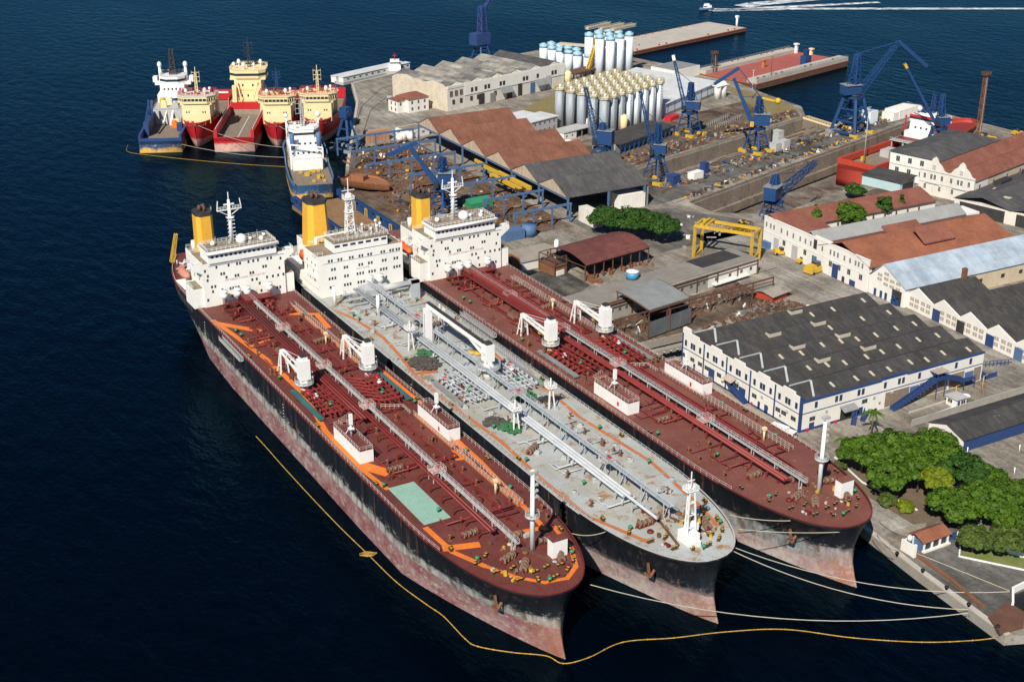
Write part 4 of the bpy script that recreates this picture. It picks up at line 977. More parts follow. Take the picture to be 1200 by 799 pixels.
    for k in range(14): u, v = r3.uniform(b0, b1), r3.uniform(1, 7.5); q.tube((u, v, tz+3.3), (u, v, tz+3.9+r3.uniform(.8, 3.6)), .06, 5)
    for k in range(9): u, v = r3.uniform(-9, 9), r3.uniform(1, 7); q.box(u-.4, u+.4, v-.3, v+.3, tz+3.3, tz+4.8)
    q.pieces('antenna', M['light_grey'], H)
    # aft deck machinery
    q = MB()
    for k in range(26):
        u, v = r3.uniform(-9, 9), r3.uniform(14, 29); h = r3.uniform(.5, 2.4); zt = 10.56 if kind != 'grey' else 11.5
        if abs(u-fu) < 3.5 and abs(v-fv) < 4.5: continue
        q.box(u-r3.uniform(.3, 1.2), u+r3.uniform(.3, 1.2), v-r3.uniform(.3, 1), v+r3.uniform(.3, 1), zt, zt+h)
    q.pieces('engine_casing_gear', M['light_grey'], H)
    q = MB()
    for s_ in (-1, 1):
        for k in range(10): q.tube((s_*r3.uniform(8, 12), 32+k*1.3, 0), (s_*r3.uniform(7, 11), 32+k*1.3, r3.uniform(.8, 2.6)), r3.uniform(.2, .5), 8)
    q.box(-5, 5, 34, 40, 0, 2.4); q.pieces('mooring_gear', M['light_grey'], H)
    q = MB(); q.tube((-8.2, 26, 10.5), (-8.2, 26, 14), .8, 10); q.build('crane_post', M['white_clean'], H)
    if kind == 'red':
        q = MB(); q.lattice((-14.6, 31, 6), (-12.2, 31.5, 15.5), 1.1, 1.1, .12, 7, .7); q.build('stern_crane', M['yellow'], H)
    # lifeboats
    for s_ in (-1, 1):
        u = s_*15.2 if kind != 'grey' else s_*13.4; zb = 7.0 if kind != 'grey' else 9.0; y0 = 15.5 if kind != 'grey' else 16
        q = MB(); prof = [(.15, -4.2), (1.0, -3.4), (1.45, -1.8), (1.55, 0), (1.45, 1.8), (1.0, 3.4), (.15, 4.2)]
        q.smooth = True; vs = []
        for r_, y in prof:
            for i in range(12): t = i*math.pi/6; vs.append((u+r_*math.cos(t), y0+y, zb+r_*1.0*math.sin(t)*(1 if math.sin(t) > 0 else .8)))
        q.add(vs, [(k*12+i, k*12+(i+1) % 12, (k+1)*12+(i+1) % 12, (k+1)*12+i) for k in range(6) for i in range(12)]+[tuple(range(11, -1, -1)), tuple(range(72, 84))])
        q.smooth = False; q.box(u-.7, u+.7, y0+1.4, y0+2.9, zb+.9, zb+1.9)
        lb = q.build('lifeboat', M['lifeboat_faded'] if kind == 'red' and s_ < 0 else M['lifeboat'], H)
        q = MB()
        for y in (-3, 3): q.beam((u-s_*2.6, y0+y, 0), (u-s_*2.2, y0+y, zb+2.8), .4); q.beam((u-s_*2.2, y0+y, zb+2.8), (u, y0+y, zb+2.4), .3); q.beam((u-s_*2.6, y0+y, zb-2), (u, y0+y, zb-1.6), .3)
        q.box(u-1.6, u+1.6, y0-5, y0+5, 3.2, 3.35); q.box(u-1.6, u-1.45, y0-5, y0+5, 0, 3.2) if s_ > 0 else q.box(u+1.45, u+1.6, y0-5, y0+5, 0, 3.2)
        q.build('davit', M['white'], H)

h_1 = hull_mat('hull_black_pink', (.008,.010,.014), ((.42,.41,.38), (.05,.045,.045)), ((.20,.065,.068), (.31,.20,.19)), (.24,.10,.05), 8.2, 6.2, (.016,.02,.026))
h_2 = hull_mat('hull_black_grey', (.008,.010,.014), ((.17,.16,.16), (.05,.045,.05)), ((.24,.125,.125), (.40,.34,.31)), (.24,.12,.07), 6.2, 5.6, (.02,.024,.03))
h_3 = hull_mat('hull_black_mottled', (.008,.010,.014), ((.36,.36,.36), (.07,.065,.065)), ((.25,.13,.14), (.42,.37,.34)), (.30,.11,.05), 8.2, 4.2, (.018,.02,.024))
rail_pk = mat('rail_pale', (.52,.42,.38), (.45,.36,.33), rough=.6)
rail_gr = mat('rail_grey', (.48,.49,.48), (.4,.4,.4), rough=.6)
make_tanker('red', 129.3, 205.3, 194.5, 250, 'oil tanker with dark red deck, orange walkways and mint green helipad, outermost in the raft', h_1, M['deck_red'], M['red_pipe'], rail_pk, M['orange'])
make_tanker('grey', 165.6, 199.6, 189.5, 243, 'oil tanker with pale grey rust-stained deck lying between the two red-decked tankers', h_2, M['deck_grey'], M['grey_pipe'], rail_gr, M['orange_dull'])
make_tanker('worn', 202.3, 195.2, 191, 246, 'oil tanker with worn brown-red deck and plain red pipe trunk, moored right against the quay', h_3, M['deck_red_worn'], M['red_pipe'], rail_pk, None)
# ================================================================ OTHER VESSELS
def small_hull(L, B, zk, zd, zf, fl, m, root, bow_rake=3.0, name='hull', transom=.85):
    """v=0 is the bow, v=L the stern; zf = forecastle height over the first fl metres"""
    q = MB(); q.smooth = True; N_ = 24; vs = []; vv = [L*((i/N_)**1.4) for i in range(N_+1)]
    lv = [0, .3, .6, .85, 1.0]
    def top(v): return zf if v < fl-2 else (zd if v > fl+2 else zf+(zd-zf)*(v-fl+2)/4)
    for t in lv:
        for s_ in (-1, 1):
            for v in vv:
                rake = (1-t)*bow_rake*(1-v/L); b_ = ell(v+.01, L*.36*(1.25-.35*t), B/2, 1.25+.8*t)
                if v > L*.8: b_ *= 1-(1-transom)*((v-L*.8)/(L*.2))**2
                vs.append((s_*b_, v+rake, zk+(top(v)-zk)*t))
    n = N_+1; ix = lambda k, s_, i: (k*2+s_)*n+i; fs = []
    for k in range(len(lv)-1):
        for i in range(N_):
            fs.append((ix(k,0,i+1), ix(k,0,i), ix(k+1,0,i), ix(k+1,0,i+1))); fs.append((ix(k,1,i), ix(k,1,i+1), ix(k+1,1,i+1), ix(k+1,1,i)))
        fs.append((ix(k,1,N_), ix(k,0,N_), ix(k+1,0,N_), ix(k+1,1,N_)))
    fs.append([ix(0,0,i) for i in range(n)]+[ix(0,1,i) for i in range(N_, 0, -1)])
    q.add(vs, fs); q.build(name, m, root)
    K = len(lv)-1; return [Vector(vs[ix(K,0,i)]) for i in range(n)], [Vector(vs[ix(K,1,i)]) for i in range(n)], top
def small_deck(L_, R__, m, root, dz=-.9, name='deck'):
    q = MB()
    for i in range(len(L_)-1):
        a, b_, c_, e = L_[i], R__[i], R__[i+1], L_[i+1]; q.add([(p.x*.97, p.y, p.z+dz) for p in (a, b_, c_, e)], [(0,1,2,3)])
    return q.build(name, m, root)
h_red = hull_mat('hull_red', (.46,.018,.026), ((.42,.03,.03), (.30,.03,.03)), ((.45,.25,.22), (.55,.36,.30)), (.2,.07,.05), 3.1, 2.9, (.38,.02,.025))
h_blue = hull_mat('hull_blue', (.02,.06,.135), ((.7,.42,.1), (.6,.36,.1)), ((.62,.36,.08), (.5,.3,.1)), (.2,.1,.05), 1.3, 1.2, (.03,.08,.16))
h_dockred = hull_mat('hull_dock_red', (.40,.05,.035), ((.5,.06,.04), (.42,.08,.06)), ((.35,.12,.1), (.42,.2,.16)), (.2,.1,.08), -3, -4, (.30,.055,.045))
deck_wood = M['wood_deck']
def windows_row(root, name, pts_rz, w, h, m=('glass',)):
    q = MB(); q.box(-w/2, w/2, -.05, 0, -h/2, h/2); o = q.build(name, M['glass'], root); first = True
    for p, rz in pts_rz:
        if first: o.location = p; o.rotation_euler = (0, 0, rz); first = False
        else: inst(o, root, p, rz)
def mast_mb(h, r=.15, arms=3, w=3):
    q = MB(); q.lattice((0,0,0), (0,0,h*.75), 1.3, 1.1, r*.7, 6, .6); q.tube((0,0,h*.7), (0,0,h), r, 6)
    for k in range(arms): q.beam((-w/2, 0, h*(.45+.17*k)), (w/2, 0, h*(.45+.17*k)), .16); 
    for s_ in (-1, 1): q.beam((s_*w/2, 0, h*.4), (s_*w/2, 0, h*.85), .1)
    return q
AZ = 27.0
dv = Vector((math.sin(R(AZ)), math.cos(R(AZ)), 0)); pv = Vector((math.cos(R(AZ)), -math.sin(R(AZ)), 0))
def tp(t, s_): return dv*t+pv*s_
def psv_bow_near(label, loc, var, rz=-R(AZ)):
    root = thing('supply_ship', label, 'supply ship', loc, rz, 'red supply ships rafted together')
    L = 82; Lp, Rp, top = small_hull(L, 18, -1.5, 4.6, 8.8, 24, h_red, root)
    small_deck(Lp, Rp, deck_wood if var else M['wood_deck'], root)
    q = MB()
    for o_ in (Lp, Rp):
        for a, b_ in zip(o_, o_[1:]):
            if a.y > 24: q.beam(a+Vector((0,0,1.2)), b_+Vector((0,0,1.2)), .5, 2.6)
            else: q.beam(a+Vector((0,0,.2)), b_+Vector((0,0,.2)), .3, .5)
    q.box(-8.4, 8.4, L-1, L, 4, 8.0); q.build('bulwark', M['ship_red'], root)
    q = MB(); q.box(-5.5, 4.5, L-1.06, L-1.0, 6.6, 7.3); q.build('name_band', M['white_clean'], root)
    q = MB(); q.box(-6.6, 6.6, 7, 20, 7.8, 14.4); q.box(-7.4, 7.4, 8, 22, 14.4, 15.0); q.build('accommodation_block', M['cream'], root)
    windows_row(root, 'window', [((u, 7, 11.9), 0) for u in (-4.4, -3.3, 3.3, 4.4)]+[((-6.6, v, 11.9), -R(90)) for v in (10, 13, 16)], .55, .7)
    q = MB(); pts = [(-8.8,10),(-5.5,6.6),(5.5,6.6),(8.8,10),(8.8,20),(-8.8,20)]; q.prism(pts, 15.0, 17.6); q.build('wheelhouse', M['cream'], root)
    q = MB(); p2 = [(x*1.012, 13+(y-13)*1.012) for x, y in pts]; q.prism(p2, 15.9, 16.8, False); q.build('wheelhouse_window', M['glass'], root)
    q = MB()
    for u in (-5.4,-3.6,-1.8,0,1.8,3.6,5.4): q.box(u-.12, u+.12, 6.45, 6.6, 15.9, 16.8)
    for s_ in (-1, 1):
        for t in (.2,.5,.8): q.cbox(s_*(5.5+3.35*t), 6.5+3.4*t, 16.35, .3, .3, .9, 0)
    q.build('window_post', M['cream'], root)
    q = MB(); q.prism([(x*1.05, 13+(y-13)*1.05) for x, y in pts], 17.6, 17.8); q.build('wheelhouse_roof', M['cream' if var != 0 else 'dome_white'], root)
    q = MB(); r_ = [(-8.4,10,17.8),(-5.2,7,17.8),(5.2,7,17.8),(8.4,10,17.8),(8.4,19.5,17.8),(-8.4,19.5,17.8)]; q.rail(r_, 1.1, 1.2, .08, True)
    q.rail([(-7,7.4,7.9),(7,7.4,7.9)], 1.1, 1, .07)
    q.build('railing', M['red_small'], root)
    q = mast_mb(9.5 if var != 1 else 7, .17, 3, 3.6); o = q.build('mast', M['cream'] if var != 1 else M['navy'], root); o.location = (0, 14, 17.8) if var != 1 else (-1, 22, 19)
    for u, v, r_ in ((-4.5, 10, .8), (4.2, 11, .9), (6, 15, .6)):
        q = MB(); q.sphere((u, v, 19.3), r_, 12); q.tube((u, v, 17.8), (u, v, 19), .2, 6); q.build('radome', M['white_clean'], root)
    q = MB(); r3 = random.Random(var+5)
    for k in range(16): u, v = r3.uniform(-7, 7), r3.uniform(10, 19); q.box(u-.4, u+.4, v-.4, v+.4, 17.8, 17.8+r3.uniform(.4, 1.6))
    for k in range(14): u, v = r3.uniform(-5, 5), r3.uniform(2.6, 6.4); q.box(u-.4, u+.4, v-.3, v+.3, 7.9, 7.9+r3.uniform(.4, 1.3))
    q.pieces('deck_gear', M['rust'], root)
    q = MB(); 
    for s_ in (-1, 1): q.box(s_*7.6-.8, s_*7.6+.8, 21, 25, 7, 16.5); 
    q.box(-6.5, 6.5, 22, 27, 4, 9); q.build('exhaust_casing', M['cream'] if var != 1 else M['navy'], root)
    q = MB()
    for k in range(22): q.box(-.25, .25, 30+k*2.2, 31+k*2.2, 3.75, 3.78)
    q.pieces('deck_marking', M['white_clean'], root)
    root.scale = (1.04, 1, 1.36)
    return root
def axis_loc(t, s_, z=0): v = tp(t, s_); return (v.x, v.y, z)
psv_bow_near('red supply ship with cream wheelhouse, bow beside the blue-hulled ship', axis_loc(664, -124.5), 0)
psv_bow_near('red supply ship with dark blue mast gear, right of the open red stern deck', axis_loc(661, -84.5), 1)
psv_bow_near('red supply ship nearest the quay behind the blue slewing crane', axis_loc(666, -65.0), 2)
# bow-far red ship (stern towards us)
def psv_stern_near():
    L = 84; o_ = axis_loc(656+L, -104.6)
    root = thing('supply_ship', 'red supply ship showing its square stern and long open brown deck', 'supply ship', o_, -R(AZ)+math.pi, 'red supply ships rafted together')
    Lp, Rp, top = small_hull(L, 19, -1.5, 4.8, 9.5, 30, h_red, root, transom=.97)
    small_deck(Lp, Rp, M['wood_deck'], root)
    q = MB()
    for o2 in (Lp, Rp):
        for a, b_ in zip(o2, o2[1:]):
            if a.y > 30: q.beam(a*1.0+Vector((-math.copysign(.7, a.x),0,1.1)), b_+Vector((-math.copysign(.7, b_.x),0,1.1)), 1.6, 2.4)
            else: q.beam(a+Vector((0,0,.2)), b_+Vector((0,0,.2)), .3, .6)
    q.box(-9, 9, L-.4, L, 3.5, 5.0); q.build('bulwark', M['ship_red'], root)
    q = MB()
    for s_ in (-1, 1): q.rail([(s_*8.6, 34, 7.2), (s_*8.6, L-2, 7.2)], .5, 3, .12)
    for k in range(22): q.box(-1.2, -.8, 33+k*2.2, 34.2+k*2.2, 3.95, 3.98)
    q.build('deck_marking', M['white_clean'], root)
    q = MB(); q.box(-8.5, 8.5, 26, 30.5, 4, 8.2); q.build('winch_house', M['ship_red'], root)
    q = MB(); q.box(-7.6, 7.6, 12, 26, 8, 11.6); q.box(-6.6, 6.6, 12, 25, 11.6, 15.4); q.box(-8.8, 8.8, 10, 24, 15.4, 16.0); q.box(-7.8, 7.8, 25, 28.5, 8.2, 8.6); q.build('accommodation_block', M['cream'], root)
    q = MB(); pts = [(-8.8,12),(-5,8.5),(5,8.5),(8.8,12),(8.8,22),(5.5,25),(-5.5,25),(-8.8,22)]; q.prism(pts, 16, 18.8); q.build('wheelhouse', M['cream'], root)
    q = MB(); q.prism([(x*1.012, 16.7+(y-16.7)*1.012) for x, y in pts], 16.9, 17.8, False); q.build('wheelhouse_window', M['glass'], root)
    windows_row(root, 'window', [((u, 25.05, 13.6), math.pi) for u in (-4.5,-2.5,2.5,4.5)]+[((u, 26.05, 10), math.pi) for u in (-5.5,-3,0,3,5.5)], .8, .8)
    q = MB(); q.rail([(x, y, 18.8) for x, y in pts], 1.1, 1.1, .08, True); q.rail([(-7.5,28.4,8.6),(7.5,28.4,8.6)], 1.1, 1, .08); q.rail([(-6.6,26,11.7),(6.6,26,11.7)], 1.1, 1, .08); q.build('railing', M['cream'], root)
    q = mast_mb(11, .2, 3, 4); o = q.build('mast', M['dark'], root); o.location = (0, 15, 18.8)
    for u, v, r_ in ((-5.5, 13, .9), (5.5, 12, .9), (-3, 20, .7), (7, 19, .8), (2, 21, 1.0)):
        q = MB(); q.sphere((u, v, 20.4), r_, 12); q.tube((u, v, 18.8), (u, v, 20), .25, 6); q.build('radome', M['white_clean'], root)
    q = MB()
    for s_ in (-1, 1): q.box(s_*6.2-1, s_*6.2+1, 27, 30, 8.2, 14); q.beam((s_*5, 26, 15), (s_*3, 31, 9), .4)
    q.box(-8.4, -6.9, 31, 37, 4, 8.2); q.build('exhaust_casing', M['cream'], root)
    root.scale = (1.05, 1, 1.45)
psv_stern_near()
# blue-hulled ship, stern towards us
def psv_blue():
    L = 80; root = thing('supply_ship', 'blue-hulled ship with white twin-tower bridge, leftmost of the moored group', 'supply ship', axis_loc(656+L, -144.5), -R(AZ-3)+math.pi)
    Lp, Rp, top = small_hull(L, 21, -1.5, 4.2, 9, 34, h_blue, root, transom=.97)
    small_deck(Lp, Rp, M['wood_deck'], root)
    q = MB()
    for o2 in (Lp, Rp):
        for a, b_ in zip(o2, o2[1:]):
            if a.y > 30: q.beam(a+Vector((-math.copysign(.5, a.x),0,1)), b_+Vector((-math.copysign(.5, b_.x),0,1)), 1.1, 2.2)
    q.box(-10, 10, L-.6, L, 3, 5.2); q.box(7.2, 9.6, 34, 66, 3.4, 8.4); q.build('bulwark', M['navy'], root)
    q = MB(); q.box(-9.4, -6.4, 45, 48, 3.4, 6.4); q.box(-7.8, -5.2, 52, 57, 3.4, 6); q.build('deck_container', [M['navy']], root)
    q = MB(); q.box(-9, 8, 26, 42, 3.4, 9); q.build('deckhouse', M['light_grey'], root)
    for u, v, m_ in ((-5, 30, 'orange'), (-2, 33, 'navy'), (-6.5, 36, 'yellow'), (1, 30, 'cream'), (4.5, 31, 'yellow'), (3, 37, 'cream'), (-3, 39, 'light_grey'), (-4, 46, 'cream'), (-3, 49, 'orange')):
        q = MB(); z = 9 if v < 42 else 3.4; q.box(u-1.4, u+1.4, v-1.2, v+1.2, z, z+2); q.tube((u-1.2, v, z+2.2), (u+1.2, v, z+2.2), .6, 8); q.build('deck_machine', M[m_], root)
    q = MB(); q.box(-7.6, 7.6, 10, 26, 8, 12); q.box(-6.2, 6.2, 10, 24, 12, 15.2); q.box(-9.2, 9.2, 13, 20, 14.8, 16); q.build('accommodation_block', M['white_clean'], root)
    q = MB(); pts = [(-6.4,11),(6.4,11),(6.4,20),(3,23),(-3,23),(-6.4,20)]; q.prism(pts, 15.2, 18.2); q.box(-10.4, -8.2, 14, 18, 15.6, 17.6); q.box(8.2, 10.4, 14, 18, 15.6, 17.6); q.build('wheelhouse', M['white_clean'], root)
    q = MB(); q.prism([(x*1.015, 16.5+(y-16.5)*1.015) for x, y in pts], 16.4, 17.3, False); q.build('wheelhouse_window', M['glass'], root)
    windows_row(root, 'window', [((u, 24.05, 13.8), math.pi) for u in (-4,-2,0,2,4)]+[((u, 26.05, 10.2), math.pi) for u in (-6,-4,-2,0,2,4,6)], .8, .8)
    for s_ in (-1, 1):
        q = MB(); q.tube((s_*6.6, 16, 14), (s_*6.6, 16, 21), 1.0, 10, .7); q.sphere((s_*6.6, 16, 22), 1.2, 12); q.build('radome', M['white_clean'], root)
    q = MB(); q.lattice((0, 16, 18), (0, 16, 28), 3.4, 3, .28, 6, .5); q.box(-2, 2, 14.5, 17.5, 18.2, 20); q.build('mast', M['dark'], root)
    q = MB(); q.rail([(x, y, 18.2) for x, y in pts], 1.1, 1.1, .08, True); q.rail([(-9,42,9),(8,42,9)], 1.1, 1, .09); q.rail([(-9,26,9),(-9,42,9)], 1.1, 1, .09); q.build('railing', M['light_grey'], root)
    q = MB(); q.tube((8.4, 50, 8), (8.4, 50, 14), .6, 8); q.beam((8.4, 50, 13.5), (7.5, 70, 10), .7); q.build('deck_crane', M['crane_blue'], root)
    q = MB(); q.beam((-2, 41, 9), (-1, 48, 4), .9, .5); q.beam((1, 41, 9), (3, 47, 4), .6, .4); q.build('stairs', M['white_clean'], root)
    root.scale = (1, 1, 1.36)
psv_blue()
# blue and white anchor handler by the floating dock
def handler():
    L = 62; root = thing('tug_ship', 'blue-hulled white tug ship behind the yellow funnel of the grey-decked tanker', 'tug', (231, 601, 0), -R(17)+math.pi)
    root.location = (231, 601, 0)
    Lp, Rp, top = small_hull(L, 16, -1.5, 5, 8.6, 30, h_blue, root)
    small_deck(Lp, Rp, M['wood_deck'], root)
    q = MB()
    for o2 in (Lp, Rp):
        for a, b_ in zip(o2, o2[1:]): q.beam(a+Vector((0,0,.5)), b_+Vector((0,0,.5)), .4, 1.2)
    q.build('bulwark', M['steel_blue'], root)
    q = MB(); q.box(-6.2, 6.2, 8, 30, 7.6, 11); q.box(-5.2, 5.2, 9, 27, 11, 13.6); q.box(-5.6, 5.6, 30, 36, 4.2, 8.4); q.build('accommodation_block', M['white_clean'], root)
    q = MB(); pts = [(-5.6,12),(5.6,12),(5.6,20),(3.6,24),(-3.6,24),(-5.6,20)]; q.prism(pts, 13.6, 16.6); q.build('wheelhouse', M['white_clean'], root)
    q = MB(); q.prism([(x*1.02, 17+(y-17)*1.02) for x, y in pts], 14.9, 15.8, False); q.build('wheelhouse_window', M['glass'], root)
    windows_row(root, 'window', [((u, 27.05, 12.3), math.pi) for u in (-4,-2,0,2,4)]+[((u, 30.05, 9.4), math.pi) for u in (-5,-3,-1,1,3,5)], .8, .8)
    q = mast_mb(11, .22, 4, 4.5); o = q.build('mast', M['light_grey'], root); o.location = (0, 16, 16.6)
    for u, v, z, r_ in ((-6.4, 12, 19.5, 1.1), (6, 13, 19.8, .9), (3, 20, 18, .6)):
        q = MB(); q.tube((u, v, 11), (u, v, z), .3, 8); q.sphere((u, v, z+.6), r_, 12); q.build('radome', M['white_clean'], root)
    q = MB(); q.rail([(x, y, 16.6) for x, y in pts], 1.1, 1.1, .08, True); q.rail([(-6.2,30,11),(6.2,30,11)], 1.1, 1, .08); q.rail([(-6.2,8,11),(-6.2,30,11)], 1.1, 1, .08); q.rail([(-5.6,36,8.4),(5.6,36,8.4)], 1.1, 1, .08); q.build('railing', M['white_clean'], root)
    q = MB()
    for s_ in (-1, 1): q.tube((s_*5, 30, 11), (s_*5, 30, 17), .9, 10)
    q.build('funnel', M['steel_blue'], root)
    q = MB(); q.beam((-6, 34, 12), (6, 33, 13.5), .5); q.beam((-6, 34, 4), (-6, 34, 12), .5); q.beam((6, 33, 4), (6, 33, 13.5), .5); q.build('gantry', M['white_clean'], root)
    q = MB()
    for k in range(12): u, v = rnd.uniform(-5, 5), rnd.uniform(37, 58); q.box(u-.6, u+.6, v-.6, v+.6, 4.2, 4.2+rnd.uniform(.5, 1.5))
    q.pieces('deck_gear', M['yellow'], root)
    root.scale = (1.2, 1.05, 1.22); root.location = (228, 603, 0)
handler()
# floating dock
fd = thing('floating_dock', 'floating dock with blue trussed side walls and rusty brown deck behind the tankers', 'floating dock', (207, 488, 0))
q = MB(); q.box(-12, 11, -43, 43, -1, 1.6); q.build('pontoon', mat('fd_deck', (.26,.15,.075), (.20,.115,.06), (.13,.08,.055), scale=.15, rough=.9, thr3=.56), fd)
for s_ in (-1, 1):
    x = -11 if s_ < 0 else 10; q = MB(); q.box(x-.9, x+.9, -42, 42, 1.6, 2.4); q.box(x-.8, x+.8, -42, 42, 5.2, 5.8)
    for k in range(22):
        y = -42+k*4; q.box(x-.5, x+.5, y-.25, y+.25, 2.4, 5.2); q.beam((x+.4*(-s_), y, 2.4), (x+.4*(-s_), min(42, y+4), 5.2), .3); q.box(x-.45, x+.45, y+1.6, y+3.4, 2.4, 5.0) if k % 2 else None
    q.rail([(x-.7, -42, 5.8), (x-.7, 42, 5.8)], 1.1, 2, .07); q.build('side_wall', M['crane_blue'] if s_ > 0 else M['navy'], fd)
for k in range(7):
    q = MB(); y = -36+k*12; q.beam((9.0, y, 1.7), (9.0, y, 5), .35); q.beam((9.0, y+2, 1.7), (9.0, y+2, 5), .35); q.beam((9.0, y, 4.9), (9.0, y+2, 4.9), .35); q.build('ladder_frame', M['yellow'], fd)
for i, (x, y, l) in enumerate(((-3, -33, 'grey'), (5, -37, 'rust'))):
    q = MB(); q.box(x-3, x+3, y-4, y+4, 1.6, 3.6); q.box(x-3.3, x+3.3, y-4.3, y+4.3, 3.6, 3.8); one('dock_hut', q, M['grey'] if i == 0 else M['rust'], ('flat grey hut on the floating dock deck', 'rusty tin-roofed hut on the floating dock deck')[i], 'hut', (207, 488, .0))
q = MB(); q.smooth = True; prof = [(.2, -8, 2.4), (2, -6, 2.8), (3.4, -2, 3.2), (3.6, 3, 3.2), (2.6, 7, 3.0)]; vs = []
for w_, y, h in prof:
    for a, z in ((-1, h), (-.8, .9), (0, 0), (.8, .9), (1, h)): vs.append((a*w_, y, z))
q.add(vs, [(k*5+i, (k+1)*5+i, (k+1)*5+i+1, k*5+i+1) for k in range(4) for i in range(4)]+[(20,21,22,23,24)]); q.smooth = False
q.add([(a*w_, y, h-.5) for w_, y, h in prof for a in (-1, 1)], [(k*2, k*2+1, k*2+3, k*2+2) for k in range(4)]); q.box(-1.4, 1.4, 0, 4, 2.6, 4)
one('derelict_boat', q, mat('derelict', (.30,.13,.06), (.22,.09,.05), (.45,.36,.27), scale=.8, rough=.9, thr3=.6), 'rusty derelict boat hull lying on the quay beside the floating dock', 'boat', (*at(429,222,2.5)[:2], 2.6), R(35)).scale = (1.5, 1.5, 1.5)
# red ship in the dry dock
def dock_ship():
    az = R(75); root = thing('workboat', 'red-orange hulled offshore ship with white house standing inside the dry dock', 'ship', (545, 482, -8.4), math.pi/2-az-math.pi/2+math.pi)
    root.rotation_euler = (0, 0, math.pi-az); root.location = (549, 484, -8.2)
    L = 108; Lp, Rp, top = small_hull(L, 21, 0, 10, 13.5, 36, h_dockred, root, transom=.98)
    small_deck(Lp, Rp, mat('dock_ship_deck', (.24,.03,.03), (.2,.03,.03), (.14,.05,.04), scale=.3, rough=.7), root, dz=-1.3)
    q = MB()
    for o2 in (Lp, Rp):
        for a, b_ in zip(o2, o2[1:]):
            if a.y > 34: q.beam(a+Vector((-math.copysign(.6, a.x),0,1)), b_+Vector((-math.copysign(.6, b_.x),0,1)), 1.3, 3.0)
            else: q.beam(a+Vector((0,0,.4)), b_+Vector((0,0,.4)), .3, 1)
    q.box(-10.2, 10.2, L-1, L, 8, 12.4); q.build('bulwark', M['ship_orange'], root)
    q = MB(); q.box(-9.8, 9.8, 62, L-1.5, 8.78, 8.86); q.build('work_deck', M['wood_deck'], root)
    q = MB(); q.box(-8.6, 8.6, 38, 52, 9, 16); q.box(-7.2, 7.2, 39, 50, 16, 20); q.box(-8.6, 8.6, 38, 48, 20, 23.5); q.build('accommodation_block', M['white_clean'], root)
    q = MB(); q.box(-8.7, 8.7, 37.9, 48.1, 21.4, 22.4); q.build('wheelhouse_window', M['glass'], root)
    windows_row(root, 'window', [((u, 52.05, 12), math.pi) for u in (-6,-3,0,3,6)]+[((u, 50.05, 18), math.pi) for u in (-5,-2,1,4)]+[((-8.65, v, 13), -R(90)) for v in (41,45,49)]+[((-7.25, v, 18), -R(90)) for v in (42,46)]+[((8.65, v, 13), R(90)) for v in (41,45,49)], 1, 1)
    q = MB(); q.box(-10, 10, 53, 63, 12.8, 13.2); q.box(-10, -6, 63, 68, 12.8, 13.2)
    for u in (-9.4, -3, 3, 9.4):
        for v in (54, 62): q.box(u-.4, u+.4, v-.4, v+.4, 8.8, 12.8)
    q.rail([(-10,63,13.2),(10,63,13.2)], 1.2, 1.4, .09); q.build('upper_deck', M['light_grey'], root)
    q = MB(); q.box(-9.6, 9.6, 53.4, 60, 13.2, 13.26); q.build('red_deck', M['red_pipe'], root)
    for u, v in ((-3, 76), (2.4, 76.5)):
        q = MB(); q.box(u-2.4, u+2.4, v-4.5, v+3.5, 8.8, 12.2); q.build('tank_container', M['light_grey'], root)
    q = MB(); q.box(-5, 5, 39, 46, 23.5, 24.4); q.sphere((6, 44, 26), 1.3, 12); q.build('radome', M['white_clean'], root)
    q = MB(); 
    for k in range(10): u, v = rnd.uniform(-7, 7), rnd.uniform(39, 47); q.box(u-.5, u+.5, v-.5, v+.5, 24, 24+rnd.uniform(1, 3))
    q.lattice((0, 42, 24), (0, 42, 34), 2, 2, .2, 6, .5); q.build('mast', M['navy'], root)
    q = MB(); q.box(-8.9, -8.6, 51, 52.2, 9, 23.5); q.box(8.6, 8.9, 51, 52.2, 9, 23.5); q.box(-8.8, 8.8, 47.9, 48.3, 22.6, 23.6); q.build('red_trim', M['red_small'], root)
    for u, v in ((-6, 69), (5, 71), (-8, 86), (6, 92)):
        q = MB(); q.box(u-1.2, u+1.2, v-1, v+1, 8.8, 10.8); q.build('deck_machine', M['yellow'], root)
dock_ship()
# barges beyond the yard
def barge(label, c, az, L, W, zt, topm, sidem, rimm, rim=0):
    root = thing('barge', label, 'barge', (*c, 0), R(az))
    q = MB(); q.box(-L/2, L/2, -W/2, W/2, -1, zt-.6); q.build('hull', M['rust_dark'], root)
    q = MB(); q.box(-L/2-.2, L/2+.2, -W/2-.2, W/2+.2, zt-.6, zt); q.build('fender_belt', sidem, root)
    q = MB(); q.box(-L/2+.4, L/2-.4, -W/2+.4, W/2-.4, zt, zt+.05); q.build('deck', topm, root)
    if rim:
        for s_ in (-1, 1):
            q = MB(); q.box(-L/2, L/2, s_*W/2-rim/2*s_-rim/2, s_*W/2-rim/2*s_+rim/2, zt, zt+2.2); q.build('side_wall', rimm, root)
            q = MB(); q.rail([(-L/2, s_*(W/2-.3), zt+2.2), (L/2, s_*(W/2-.3), zt+2.2)], 1.1, 3, .1); q.build('railing', M['grey'], root)
    q = MB()
    for k in range(16): x, s_ = -L/2+L*(k+.5)/16, rnd.choice((-1, 1)); q.box(x-.5, x+.5, s_*(W/2-1.6)-.4, s_*(W/2-1.6)+.4, zt, zt+.9+(2.2 if rim else 0))
    q.build('bollard', M['rust'], root)
    return root
